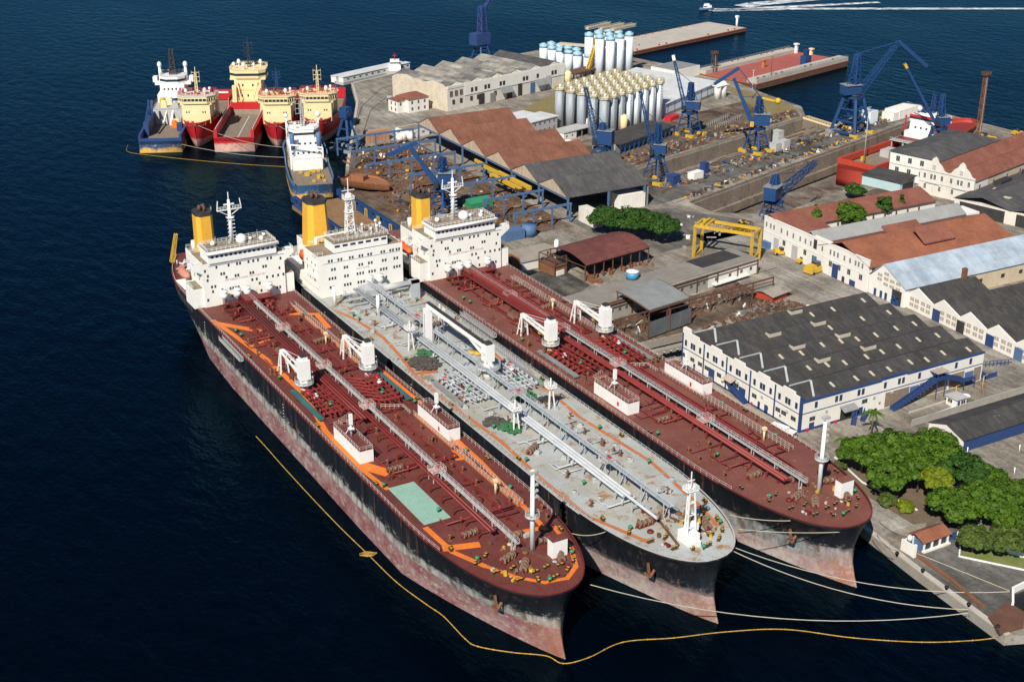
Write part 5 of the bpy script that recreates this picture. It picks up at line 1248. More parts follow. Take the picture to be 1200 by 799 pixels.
b1 = barge('long flat barge with pale concrete deck and red edge, farthest out', (563, 764), 15, 120, 34, 2.4, M['concrete_light'], mat('barge_red', (.42,.08,.05), (.32,.07,.05), (.2,.1,.08), rough=.8), None)
q = MB(); q.tube((57, -11, 2.4), (57, -11, 10), .8, 8); q.box(56, 58, -12, -10, 9, 10.5); q.build('light_post', M['white_clean'], b1)
b2 = barge('floating dock pontoon with faded red well deck between pale side walls', (553, 646), 15, 96, 44, 3.6, mat('barge_well', (.36,.10,.08), (.30,.085,.07), (.2,.09,.07), scale=.12, rough=.85), mat('barge_rust', (.38,.13,.06), (.28,.1,.06), rough=.85), M['concrete_light'], 7)
for x, y, h, m_ in ((44, 14, 9, 'white_clean'), (46, 4, 7, 'cream'), (-8, 2, 8, 'orange_dull')):
    q = MB(); q.box(x-.8, x+.8, y-.8, y+.8, 3.6, h); q.box(x-1.4, x+1.4, y-1.4, y+1.4, h, h+.8); q.build('light_post', M[m_], b2)
q = MB(); q.box(16, 22, -12, -8, 3.7, 9); q.lattice((19, -10, 9), (19, -10, 13), 2, 2, .3, 3); q.build('deck_crane', M['crane_blue'], b2)
b3 = barge('small red barge with green containers behind the white silos', (496, 748), 15, 56, 18, 2.0, M['rust'], M['red_small'], None)
for i, (x, m_) in enumerate(((-16, 'green'), (-6, 'grey'), (6, 'green'), (16, 'red_small'))):
    q = MB(); q.box(x-4, x+4, -5, 2, 2.05, 4.6); q.build('cargo_box', M[m_], b3)
# white jetty pontoon with its workboat
root = thing('jetty_pontoon', 'long white covered pontoon jetty at the upper left quay', 'pontoon', (336, 757, 0), R(20))
q = MB(); q.box(-30, 26, -4.5, 3, -.5, 1.6); q.build('hull', M['light_grey'], root)
q = MB(); q.box(-30, 26, -4.5, -.8, 1.6, 4.6); q.box(-30, 26, 1.6, 6, .5, 4.2); q.build('wall', M['wall_white'], root)
q = MB(); q.box(-30.3, 26.3, -4.8, -.5, 4.6, 4.9); q.box(-30.3, 26.3, 1.4, 6.3, 4.2, 4.45); q.build('roof', R_['white'], root)
windows_row(root, 'window', [((x, -4.5, 3.2), 0) for x in range(-26, 26, 5)], 1.6, .8)
root = thing('workboat', 'small white boat with two-storey cabin at the end of the white pontoon', 'boat', (*at(463, 88, 0)[:2], 0), -R(25))
q = MB(); q.box(-5, 5, -6, 8, -.5, 3.4); q.build('hull', M['light_grey'], root); q = MB(); q.box(-3.6, 3.6, -4, 6, 3.4, 6.4); q.box(-2.8, 2.8, -2, 4, 6.4, 9); q.build('cabin', M['white_clean'], root)
q = MB(); q.box(-2.9, 2.9, -2.1, 4.1, 7.2, 8); q.build('cabin_window', M['glass'], root); q = MB(); q.tube((0,1,9), (0,1,13), .2, 6); q.beam((-1.5,1,11.5), (1.5,1,11.5), .2); q.build('mast', M['red_small'], root)
# speedboat and its wake
root = thing('motor_boat', 'small white motor boat crossing open water with a long wake', 'boat', (*at(828, 12, 0)[:2], 0), R(88)); root.scale = (.62,.62,.62)
q = MB(); q.smooth = True; prof = [(.2, 11, 3.6), (2, 8, 3.2), (3.2, 3, 2.8), (3.4, -9, 2.4)]; q.add([(a*w_, y, z_) for w_, y, h in prof for a, z_ in ((-1, h), (-.7, -.4), (.7, -.4), (1, h))], [(k*4+i, k*4+i+1, (k+1)*4+i+1, (k+1)*4+i) for k in range(3) for i in range(3)]+[(12,13,14,15)]+[(k*4, (k+1)*4, (k+1)*4+3, k*4+3) for k in range(3)]); q.build('hull', M['steel_blue'], root)
q = MB(); q.box(-2.2, 2.2, -6, 4, 2.4, 5.4); q.box(-1.8, 1.8, -3, 3, 5.4, 7.6); q.build('cabin', M['white_clean'], root)
q = MB(); q.box(-2.25, 2.25, 1, 4.05, 4, 5); q.build('cabin_window', M['glass'], root)
fm = bpy.data.materials.new('foam'); fm.use_nodes = True; nt = fm.node_tree; b = nt.nodes['Principled BSDF']; b.inputs['Base Color'].default_value = (.7,.75,.78,1); b.inputs['Roughness'].default_value = .8
tc = nt.nodes.new('ShaderNodeTexCoord'); nn = nt.nodes.new('ShaderNodeTexNoise'); nn.inputs['Scale'].default_value = .12; nn.inputs['Detail'].default_value = 8; nn.inputs['Roughness'].default_value = .8
mr = nt.nodes.new('ShaderNodeMapRange'); mr.inputs[1].default_value = .36; mr.inputs[2].default_value = .58; nt.links.new(tc.outputs['Object'], nn.inputs[0]); nt.links.new(nn.outputs[0], mr.inputs[0]); nt.links.new(mr.outputs[0], b.inputs['Alpha'])
q = MB()
def wake(pts):
    for k, ((x0, y0, w0), (x1, y1, w1)) in enumerate(zip(pts, pts[1:])):
        a, c_ = at(x0, y0), at(x1, y1); d_ = (c_-a).normalized(); n_ = Vector((-d_.y, d_.x, 0))
        q.add([a-n_*w0+Vector((0,0,.05)), c_-n_*w1+Vector((0,0,.05)), c_+n_*w1+Vector((0,0,.05)), a+n_*w0+Vector((0,0,.05))], [(0,1,2,3)])
wake([(830,11.5,5),(860,12,6),(900,9.5,5),(960,6.5,4),(1030,3,3)]); wake([(834,12.5,5),(880,11.5,5),(940,10.5,4),(1080,10.5,4),(1260,10.5,3)]); wake([(870,8,8),(885,5,8),(920,2,7),(960,-1,5)])
tag(q.build('boat_wake', fm), kind='stuff')
# ================================================================ BUILDINGS
def wins(root, name, items, w, h, mats, frame=.12, depth=.06):
    """items: (x, y, z, rz); one part per window sharing one mesh; frame and recessed-looking pane"""
    q = MB(); q.m = 1; q.box(-w/2-frame, w/2+frame, -depth*.6, 0, -h/2-frame, h/2+frame); q.m = 0; q.box(-w/2, w/2, -depth, 0, -h/2, h/2)
    q.m = 1; q.box(-.05, .05, -depth-.02, 0, -h/2, h/2)
    o = None
    for x, y, z, rz in items:
        if o is None: o = q.build(name, mats, root); o.location = (x, y, z); o.rotation_euler = (0, 0, rz)
        else: inst(o, root, (x, y, z), rz)
def gable_roof(root, x0, x1, y0, y1, ze, zr, m, frac=.5, ov=.5, th=.22, name='roof', axis='X'):
    q = MB()
    if axis == 'X':
        yr = y0+(y1-y0)*frac; P = [(y0-ov, ze-ov*.2), (yr, zr), (y1+ov, ze-ov*.2)]
        for a, b_ in zip(P, P[1:]):
            q.add([(x0-ov, a[0], a[1]), (x1+ov, a[0], a[1]), (x1+ov, b_[0], b_[1]), (x0-ov, b_[0], b_[1]), (x0-ov, a[0], a[1]+th), (x1+ov, a[0], a[1]+th), (x1+ov, b_[0], b_[1]+th), (x0-ov, b_[0], b_[1]+th)],
                  [(0,3,2,1),(4,5,6,7),(0,1,5,4),(1,2,6,5),(2,3,7,6),(3,0,4,7)])
    else:
        xr = x0+(x1-x0)*frac; P = [(x0-ov, ze-ov*.2), (xr, zr), (x1+ov, ze-ov*.2)]
        for a, b_ in zip(P, P[1:]):
            q.add([(a[0], y0-ov, a[1]), (b_[0], y0-ov, b_[1]), (b_[0], y1+ov, b_[1]), (a[0], y1+ov, a[1]), (a[0], y0-ov, a[1]+th), (b_[0], y0-ov, b_[1]+th), (b_[0], y1+ov, b_[1]+th), (a[0], y1+ov, a[1]+th)],
                  [(0,3,2,1),(4,5,6,7),(0,1,5,4),(1,2,6,5),(2,3,7,6),(3,0,4,7)])
    return q.build(name, m, root)
def gable_wall(q, x0, x1, y0, y1, z0, ze, zr, frac=.5, axis='X'):
    if axis == 'X':
        yr = y0+(y1-y0)*frac; prof = [(y0, z0), (y1, z0), (y1, ze), (yr, zr-.02), (y0, ze)]
        q.add([(x0, a, b) for a, b in prof]+[(x1, a, b) for a, b in prof], [(4,3,2,1,0),(5,6,7,8,9)]+[(i, (i+1) % 5, 5+(i+1) % 5, 5+i) for i in range(5)])
    else:
        xr = x0+(x1-x0)*frac; prof = [(x0, z0), (x1, z0), (x1, ze), (xr, zr-.02), (x0, ze)]
        q.add([(a, y0, b) for a, b in prof]+[(a, y1, b) for a, b in prof], [(0,1,2,3,4),(9,8,7,6,5)]+[(i, 5+i, 5+(i+1) % 5, (i+1) % 5) for i in range(5)])
L90 = -R(90)     # facing -X
# ---- big blue and white warehouse
W = thing('warehouse', 'large white warehouse with blue trim and five-bay dark roof beside the tanker quay', 'warehouse', (239.5, 257.5, GZ))
LX, LY, ZE, ZR = 71.5, 55.5, 9.2, 11.4
q = MB(); q.box(0, LX, 0, LY, 0, ZE-.1); q.box(.01, .5, .05, LY-.05, ZE-.2, 10.6)
bay = LY/5
for k in range(5): q.box(-.02, .52, k*bay+bay*.28, k*bay+bay*.72, 10.0, 11.4)
q.box(.02, 1.2, LY-3, LY-.04, 10, 12.2); q.build('wall', M['wall_white'], W)
for k in range(5):
    y0, y1 = k*bay, (k+1)*bay
    gable_roof(W, .52 if k else .5, LX-.2, y0, y1, ZE, ZR, R_['dark'], .62, 0.0)
    q = MB(); yr = y0+bay*.62
    q.add([(LX-.2, y0, ZE-.2), (LX-.2, y1, ZE-.2), (LX-.2, yr, ZR), (LX, y0, ZE-.2), (LX, y1, ZE-.2), (LX, yr, ZR)], [(0,2,1),(3,4,5),(0,3,5,2),(1,2,5,4)]); q.build('gable', M['wall_white'], W)
    q = MB(); q.beam((.9, yr-.3, ZR+.35), (8.7, yr-.3, ZR+.35), .3, .3); q.beam((8.5, yr-.6, ZR+.3), (5.0, y0+.8, ZE+.7), .6, .3); q.build('roof_duct', M['grey_pipe'], W)
# sky lights and roof vents
q = MB(); q.box(-.45, .45, -1.1, 1.1, 0, .05); sl = None
rs_ = random.Random(11)
for k in range(5):
    for j in range(8 if k < 3 else 5):
        x = (14+j*7.5 if k < 3 else 22+j*11)+rs_.uniform(-1.5, 1.5); 
        if k > 2 and j < 2: continue
        y = k*bay+bay*.3+rs_.uniform(-1, .6); z = ZE+(y-k*bay)/(bay*.62)*(ZR-ZE)+.27
        if sl is None: sl = q.build('skylight', M['rope'], W); sl.location = (x, y, z); sl.rotation_euler = (math.atan2(ZR-ZE, bay*.62), 0, 0)
        else: c = inst(sl, W, (x, y, z)); c.rotation_euler = (math.atan2(ZR-ZE, bay*.62), 0, 0)
for k in (1, 2, 3, 4):
    for x in (22, 40):
        if k == 4 and x == 22: continue
        q = MB(); y = k*bay+bay*.62; q.box(x-2.2, x+2.2, y-2.2, y-.4, ZR-.3, ZR+.5); q.build('roof_vent', R_['dark'], W)
        q = MB(); q.box(x-2.3, x+2.3, y-2.35, y-2.2, ZR-.5, ZR+.6); q.box(x-2.35, x-2.2, y-2.3, y-.3, ZR-.4, ZR+.62); q.build('vent_edge', M['rope'], W)
# blue trim
q = MB(); q.box(-.06, LX+.06, -.07, .0, 5.5, 5.75); q.box(-.07, -.0, -.06, LY+.06, 5.5, 5.72); q.box(-.1, LX*.42, -.12, .5, ZE-.25, ZE+.35); q.box(LX*.42, LX*.56, -.12, .5, ZE+.1, ZE+.75); q.box(LX*.56, LX+.1, -.12, .5, ZE-.25, ZE+.3)
q.box(-.1, LX*.36, -.09, 0, 0, .7)
for k in range(6): y = min(max(k*bay, .35), LY-.35); q.box(-.1, 0, y-.28, y+.28, 0, 10.5)
q.box(-.12, .6, -.13, .6, 0, 10.9); q.box(-.1, 0, 0, LY, .0, .5); q.build('blue_trim', M['navy'], W)
fmw = [M['glass'], M['navy']]
it = []; 
for k in range(5):
    for f in (.18, .45, .56, .83): it.append((0, k*bay+bay*f, 7.6, L90))
for x in (5.5, 13, 14.6, 21.4, 23, 31.5, 37, 38.6, 45, 52, 53.6, 60, 66): it.append((x, 0, 7.5, 0))
wins(W, 'window', it, .85, 1.7, fmw, .1)
it = [(0, k*bay+bay*f, 3.3, L90) for k, f in ((0,.25),(0,.62),(1,.8),(2,.55),(2,.85),(3,.3),(4,.15),(4,.5),(4,.85),(3,.85),(0,.85))]+[(4.5, 0, 3.4, 0), (24, 0, 4.2, 0)]
wins(W, 'wide_window', it, 1.9, 1.15, [M['glass'], M['grey']], .1)
wins(W, 'small_window', [(0, k*bay+bay*f, 1.8, L90) for k, f in ((0,.75),(1,.25),(2,.2),(3,.15))]+[(30, 0, 2.2, 0)], .7, .8, [M['glass'], M['wall_white']], .1)
for nm, (x, y, ax, w_, h_) in {'a': (0, 3.6*bay+.3, 'y', 2.8, 4.0), 'b': (0, 2.3*bay, 'y', 3.0, 3.6), 'c': (0, 1.25*bay+.6, 'y', 1.5, 2.6), 'd': (0, 1.55*bay+.5, 'y', 1.0, 2.4), 'e': (4.4, 0, 'x', 1.8, 2.2), 'f': (22, 0, 'x', 3, 2.6), 'g': (0, 4.4*bay, 'y', .9, 2.3), 'h': (43.5, 0, 'x', 3.6, 4.6), 'i': (66, 0, 'x', 3.6, 4.2)}.items():
    q = MB()
    if ax == 'y': q.box(-.1, 0, y-w_/2, y+w_/2, 0, h_)
    else: q.box(x-w_/2, x+w_/2, -.1, 0, 0, h_)
    q.build('door', M['navy'] if nm not in 'hi' else M['steel_blue'], W)
q = MB()
for a, b_ in ((32, 41.4), (45.6, 57), (58, 63.8), (68, 71)):
    q = MB(); q.box(a, b_, -.08, 0, .3, 4.9); q.build('infill_panel', M['stone_brown'], W)
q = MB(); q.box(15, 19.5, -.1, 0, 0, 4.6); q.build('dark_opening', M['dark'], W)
q = MB(); q.add([(14.5,-2.2,3.6),(20,-2.2,3.6),(20,-.02,4.6),(14.5,-.02,4.6),(14.5,-2.2,3.75),(20,-2.2,3.75),(20,-.02,4.75),(14.5,-.02,4.75)], [(0,3,2,1),(4,5,6,7),(0,1,5,4),(1,2,6,5),(3,0,4,7)]); q.build('awning', M['grey'], W)
def stair(root, p0, p1, w_, m, top=None, rail=True):
    q = MB(); p0 = Vector(p0); p1 = Vector(p1); d = p1-p0; n_ = 12; hd = Vector((d.x, d.y, 0)).normalized(); nn = Vector((-hd.y, hd.x, 0))
    for k in range(n_): c = p0+d*((k+.5)/n_); q.cbox(c.x, c.y, c.z, d.xy.length/n_*1.05, w_, .12, math.atan2(hd.y, hd.x))
    for s_ in (-1, 1):
        o = nn*s_*w_/2; q.beam(p0+o, p1+o, .12, .5); q.beam(p0+o+Vector((0,0,1)), p1+o+Vector((0,0,1)), .14, .14)
        for k in range(9): c = p0+d*(k/8)+o; q.beam(c, c+Vector((0,0,1.05)), .12)
        q.add([p0+o+Vector((0,0,.1)), p1+o+Vector((0,0,.1)), p1+o+Vector((0,0,.95)), p0+o+Vector((0,0,.95))], [(0,1,2,3),(3,2,1,0)]) if not rail else None
    return q.build('staircase', m, root)
stair(W, (33, -2.2, 0), (49.5, -2.2, 5.9), 1.6, M['navy'], rail=False); stair(W, (61, -2.2, 3.2), (53, -2.2, 5.9), 1.4, M['navy'], rail=False); stair(W, (16.5, -4, 0), (19, -1.5, 2.8), 1.3, M['navy'], rail=False); stair(W, (20.5, -3.4, 0), (23.8, -1.4, 1.6), 1.2, M['navy'], rail=False); stair(W, (-1.2, 2.0*bay, 0), (-1.2, 2.75*bay, 3.0), 1.1, M['navy'], rail=False)
q = MB(); q.box(49.3, 53.2, -3.1, 0, 5.8, 5.95); q.box(49, 53.6, -3.2, .1, 8.1, 8.25); q.box(60.8, 66, -3, -1.4, 3.0, 3.15)
for x in (49.6, 53): q.box(x-.1, x+.1, -3, -2.8, 0, 8.1)
for x in (61.2, 65.6): q.box(x-.1, x+.1, -2.9, -2.7, 0, 3.1)
q.rail([(49.4,-3,5.95),(53,-3,5.95)], 1, .8, .1); q.rail([(61,-2.9,3.15),(66,-2.9,3.15)], 1, .8, .1); q.build('landing', M['navy'], W)
q = MB(); q.box(49, 53.8, -3.3, .1, 8.25, 8.4); q.add([(-2.2, 2.55*bay, 4.4), (-.02, 2.55*bay, 5.2), (-.02, 2.95*bay, 5.2), (-2.2, 2.95*bay, 4.4), (-2.2, 2.55*bay, 4.5), (-.02, 2.55*bay, 5.3), (-.02, 2.95*bay, 5.3), (-2.2, 2.95*bay, 4.5)], [(0,3,2,1),(4,5,6,7),(0,1,5,4),(1,2,6,5),(2,3,7,6),(3,0,4,7)]); q.build('canopy', M['louvre'], W)
q = MB(); 
for y in (5, 16, 27, 31): q.box(-.35, 0, y, y+.8, 4.1, 4.8)
for x in (27, 34, 9): q.box(x, x+.8, -.35, 0, 4.3, 5)
q.pieces('air_conditioner', M['light_grey'], W)
q = MB()
for x, y in ((2.6, -.5), (13, -.5)): q.box(x-.25, x+.25, y-.2, y+.2, 0, 1.0)
for y in (20.5, 24): q.box(-.5, -.2, y-.2, y+.2, 0, 1.1)
q.pieces('fire_hydrant_box', M['red_small'], W)
# low blue enclosure fence right of the warehouse
q = MB(); q.box(0, .15, 0, 9, 0, 2.2); q.box(0, 5, 0, .15, 0, 1.6); q.rail([(0,9,0),(16,4,0)], 1.8, 1.2, .12)
one('fence', q, M['navy'], 'low blue steel fence at the right corner of the large warehouse', 'fence', (312.5, 257, GZ))

# ---- long white building with courtyard
B = thing('workshop_building', 'long white two-storey facade with orange tiled roofs, a grey roof and a planted courtyard', 'building', (333, 330.6, GZ), R(-1.2)); B.scale = (1, 1, 1.36)
LY = 58.6; LX = 82
q = MB(); q.box(0, .6, 0, LY, 0, 8.6); q.box(.6, LX, 27.5, 36.6, 0, 7.2); q.box(.6, 72, .3, 26.8, 0, 6.6); q.box(.6, 78, LY-11.5, LY, 0, 7); q.box(.6, 16, 37.4, LY-11.5, 0, 7)
q.box(.02, .7, 20, 29, 8.4, 9.4); q.build('wall', M['wall_white'], B)
q = MB(); q.box(-.12, .72, -.1, LY+.1, 8.6, 8.85); q.box(-.1, 0, 0, LY, 4.5, 4.7); q.build('cornice', M['wall_white'], B)
gable_roof(B, .7, 70, .2, 26.6, 6.9, 10.4, R_['tile'], .55, .7, name='roof')
gable_roof(B, .7, 74, 27.2, 37, 7.4, 9.6, R_['plain'], .5, .3, name='roof')
gable_roof(B, .7, 77, LY-12, LY-.1, 7.2, 9.6, R_['tile_old'], .8, .5, name='roof')
gable_roof(B, .7, 16, 37.4, LY-11.8, 7.2, 8.4, R_['tile_old'], .8, .3, name='roof')
for x in (22, 30):
    q = MB(); y = 17 if x == 22 else 8
    q.add([(x, y-4, 8.6), (x+15, y-4, 8.6), (x+15, y+2.6, 11.6), (x, y+2.6, 11.6), (x, y-4, 9.0), (x+15, y-4, 9.0), (x+15, y+2.6, 11.9), (x, y+2.6, 11.9)], [(0,3,2,1),(4,5,6,7),(0,1,5,4),(1,2,6,5),(2,3,7,6),(3,0,4,7)]) if x == 30 else q.add([(x, y-3.2, 9.6), (x+17, y-3.2, 9.6), (x+17, y+1.6, 11.3), (x, y+1.6, 11.3), (x, y-3.2, 10), (x+17, y-3.2, 10), (x+17, y+1.6, 11.7), (x, y+1.6, 11.7)], [(0,3,2,1),(4,5,6,7),(0,1,5,4),(1,2,6,5),(2,3,7,6),(3,0,4,7)])
    q.build('roof_monitor', R_['tile_old'], B)
q = MB()
for k in range(24): q.box(2+k*2.9, 3.4+k*2.9, .18, .3, 4.4, 6.2)
q.pieces('gallery_opening', M['dark'], B)
it = [(0, y, 6.6, L90) for y in (3,5,6.6,9.5,12.5,16,18,20,24.5,31,34,37,41,44.5,48,52.5,54.5,57)]
wins(B, 'window', it, .8, 1.4, [M['glass'], M['wall_white']], .1)
wins(B, 'wide_window', [(0, y, 3.4, L90) for y in (3.4, 14.8, 9.6, 19.5, 33.8, 46)], 1.5, 1.4, [M['glass'], M['light_grey']], .1)
for y, w_, h_, m_ in ((7.4, 3, 1.6, 'navy'), (16.8, 3.2, 3.9, 'navy'), (28.4, 2.6, 3.6, 'steel_blue'), (39.6, 3.4, 4, 'light_grey'), (50.6, 3, 3.8, 'light_grey'), (12.2, 1.4, 1.5, 'dark'), (25, 1.6, 2.2, 'grey')):
    q = MB(); q.box(-.09, 0, y-w_/2, y+w_/2, 0, h_); q.build('door', M[m_], B)
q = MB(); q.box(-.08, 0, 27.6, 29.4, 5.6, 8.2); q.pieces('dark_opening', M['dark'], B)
tag(patch('courtyard', [(349,367),(412,368),(412,379),(349,378.5)], GZ+.01, MATS['verge']), kind='structure')
q = MB()
for k in range(9): q.box(20+k*6, 20.5+k*6, LY-12.6, LY-12.2, 0, 6.8)
q.pieces('veranda_post', M['rust_dark'], B)

# ---- blue metal roofed hall
B = thing('workshop_hall', 'hall with pale blue metal gable roof and open front showing a blue machine', 'workshop', (333.6, 313.2, GZ), R(-1.2))
q = MB(); gable_wall(q, 0, .5, 0, 17.2, 0, 6.6, 12.2, .64); q.box(.5, 90, 0, .5, 0, 6.4); q.build('wall', M['wall_white'], B)
q = MB(); q.box(30, 90, -.12, 0, 0, 6.2); q.build('old_wall', M['wall_cream'], B)
gable_roof(B, .4, 90, 0, 17.2, 6.8, 12.3, R_['metal'], .64, .6)
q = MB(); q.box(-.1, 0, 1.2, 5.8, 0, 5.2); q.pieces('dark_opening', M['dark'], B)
q = MB(); q.beam((-.6, 1.8, 1), (-.6, 5, 3.4), .4); q.beam((-.6, 2, 3.4), (-.6, 5.4, 1.2), .4); q.cbox(-.6, 3.4, .7, .8, 3, 1.2); q.build('machine', M['crane_blue'], B)
wins(B, 'louvre_window', [(0, y, z, L90) for z in (7.6, 5.6) for y in (3.2, 6.2, 9.2)]+[(0, 12.4, 6.6, L90), (0, 12.4, 8.2, L90), (0, 9.2, 9.4, L90)], 2.2, 1.1, [M['louvre'], M['wall_white']], .1)
for y in (8.6, 11, 14): 
    q = MB(); q.box(-.09, 0, y-.6, y+.6, 0, 2.6); q.build('door', M['navy'], B)
wins(B, 'window', [(x, -.12, 3.6, 0) for x in (36, 47, 56, 66, 78)], 1.6, 1.3, [M['glass'], M['rust_dark']], .1)
q = MB(); q.box(25.5, 27, -2, -.6, 0, 10.4); q.build('chimney', M['rust'], B)
# ---- saw-tooth white workshop, five gables
B = thing('gabled_workshop', 'white workshop of stepped gables with dark roofs and blue doors behind the large warehouse', 'workshop', (335.2, 313, GZ), R(-3.0))
bw = 12.2
q = MB()
for k in range(6): gable_wall(q, 0, .5, -(k+1)*bw, -k*bw, 0, 5.2, 8.4, .66)
q.build('wall', M['wall_white'], B)
for k in range(6): gable_roof(B, .5, 26 if k == 0 else 78, -(k+1)*bw, -k*bw, 5.2, 8.3, R_['dark'], .66, .0 if k else .0)
it = [(-.0, -k*bw-y, z, L90) for k in range(6) for y in (2.2, 4.6, 7.6, 10.2) for z in (1.9, 3.9) if not (k in (1, 3, 5) and y in (2.2, 10.2)[:1])]
wins(B, 'louvre_window', it[:60], 1.9, 1.3, [M['louvre'], M['wall_white']], .08)
for k, m_ in ((1, 'navy'), (2, 'dark'), (3, 'navy'), (4, 'steel_blue'), (5, 'navy')):
    q = MB(); y = -k*bw-(1.9 if k != 2 else 1.0); q.box(-.14, 0, y-1.7, y+1.7, 0, 4.1); q.build('door', M[m_], B)
for k, x, z in ((2, 30, 7), (2, 42, 7), (3, 24, 6.6), (4, 30, 6.6), (3, 48, 6.8)):
    q = MB(); y = -k*bw-6; q.box(x-1.6, x+1.6, y-.6, y+.6, z+.2, z+.35); q.build('skylight', M['silo_white'], B)

# ---- upper right: baroque gabled house, white block, dark hangar (all turned 14.5 degrees)
TH = R(14.5)
B = thing('office_block', 'white two-storey office block with dark grey hipped roof beside the dry dock', 'building', (444.5, 435.4, GZ), TH)
q = MB(); q.box(0, 52, -24.6, 0, 0, 12.2); q.build('wall', M['wall_white'], B)
q = MB(); q.add([(-.8,-25.4,12.2),(52.8,-25.4,12.2),(52.8,.8,12.2),(-.8,.8,12.2),(9,-12.3,15.2),(44,-12.3,15.2)], [(3,2,1,0),(0,1,5,4),(1,2,5),(2,3,4,5),(3,0,4)]); q.build('roof', R_['grey'], B)
wins(B, 'window', [(0, -y, z, L90) for y in (4, 10, 16, 21.5) for z in (9.3, 4.2)], 1.8, 2.4, [M['glass'], M['wall_white']], .15)
wins(B, 'side_window', [(x, -24.6, 9.6, 0) for x in range(5, 51, 4)], 1.4, 2.6, [M['glass'], M['wall_white']], .12)
q = MB(); q.box(-.1, 52.1, -24.75, .1, 6.4, 6.8); q.build('ledge', M['light_grey'], B)
B = thing('gabled_house', 'old white building with two ornate curved gables and a long red tiled roof', 'building', (438.4, 411, GZ), TH)
q = MB()
for k in range(2):
    y1 = -k*12.8; y0 = y1-12.8
    prof = [(y0,0),(y1,0),(y1,11),(y1-1.6,11.4),(y1-3,13.4),(y1-4.6,14.6),(y1-5.4,16.2),(y1-6.4,17),(y1-7.4,16.2),(y1-8.2,14.6),(y1-9.8,13.4),(y1-11.2,11.4),(y0,11)]
    n_ = len(prof); b0 = len(q.v); q.add([(0, a, b) for a, b in prof]+[(.8, a, b) for a, b in prof], [tuple(range(n_-1, -1, -1)), tuple(range(n_, 2*n_))]+[(i, (i+1) % n_, n_+(i+1) % n_, n_+i) for i in range(n_)])
q.build('front_wall', M['wall_old'], B)
q = MB(); q.box(.8, 110, -25.5, 0, 0, 9.6); q.build('wall', M['wall_cream'], B)
q = MB(); q.box(.8, 12, -25.6, -25.5, 0, 9.6); q.build('white_wall', M['wall_white'], B)
gable_roof(B, .8, 110, -12.8, 0, 9.8, 13.4, R_['tile_old'], .5, .4); gable_roof(B, .8, 110, -25.6, -12.8, 9.8, 13.4, R_['tile_old'], .5, .4)
wins(B, 'window', [(0, -y, z, L90) for y in (2.4, 5.6, 7.2, 10.6, 15, 18.2, 19.8, 23.2) for z in (8.2,)]+[(0, -y, 3.6, L90) for y in (3, 10, 16, 23)], 1.0, 2.2, [M['glass'], M['wall_white']], .15)
wins(B, 'side_window', [(x, -25.62, 6.6, 0) for x in (5, 17, 29, 41, 53, 65, 77, 89)], 1.2, 2.4, [M['glass'], M['light_grey']], .15)
q = MB()
for k in range(2): y = -6.4-k*12.8; q.cbox(-.2, y, 5.4, .5, 6.4, .25); q.cbox(-.1, y, 12.6, .3, 1.4, 1.8)
q.box(-.15, 0, -25.6, 0, 10.4, 10.8); q.box(-.15, 0, -25.6, 0, 5.4, 5.6); q.build('stucco', M['light_grey'], B)
q = MB(); q.box(80, 81, -14, -11, 12, 15.4); q.build('ridge_gable', M['wall_old'], B)
B = thing('lean_to', 'low dark-roofed lean-to with pale blue wall below the white office block', 'shed', (430.5, 414, GZ), TH)
q = MB(); q.box(0, 12, 0, 19, 0, 4.4); q.build('wall', mat('pale_blue_wall', (.35,.55,.6), (.45,.55,.55), rough=.8), B); q = MB(); q.add([(-.6,-.6,4.4),(13,-.6,5.2),(13,19.6,5.2),(-.6,19.6,4.4),(-.6,-.6,4.6),(13,-.6,5.4),(13,19.6,5.4),(-.6,19.6,4.6)], [(0,3,2,1),(4,5,6,7),(0,1,5,4),(1,2,6,5),(2,3,7,6),(3,0,4,7)]); q.build('roof', R_['dark'], B)
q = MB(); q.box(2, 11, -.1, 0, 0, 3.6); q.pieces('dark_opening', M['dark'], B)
B = thing('hangar', 'dark grey low-pitched hangar with an open black front below the red tiled roof', 'hangar', (431, 384, GZ), TH)
q = MB(); q.box(0, 120, -50, -.6, 0, 5.6); q.build('wall', M['wall_old'], B)
gable_roof(B, 0, 120, -25, -.4, 5.8, 8.6, R_['grey'], .5, .4); gable_roof(B, 0, 120, -50, -25.4, 5.8, 8.6, R_['grey'], .5, .4)
q = MB(); q.box(-.12, 0, -23, -3, 0, 5.0); q.box(-.12, 0, -48, -28, 0, 5); q.pieces('dark_opening', M['dark'], B)
for x, y in ((10, -18), (18, -9), (36, -16), (45, -34), (49, -34), (53, -34), (57, -34)):
    q = MB(); q.box(x-1, x+1, y-2, y+1, 7.6, 7.95); q.build('skylight', M['rope'], B)
for x, y in ((30, -6), (55, -6), (80, -6)):
    q = MB(); q.box(x-5, x+5, y-1.6, y+1.6, 7.2, 8.9); q.build('roof_monitor', M['dark'], B)

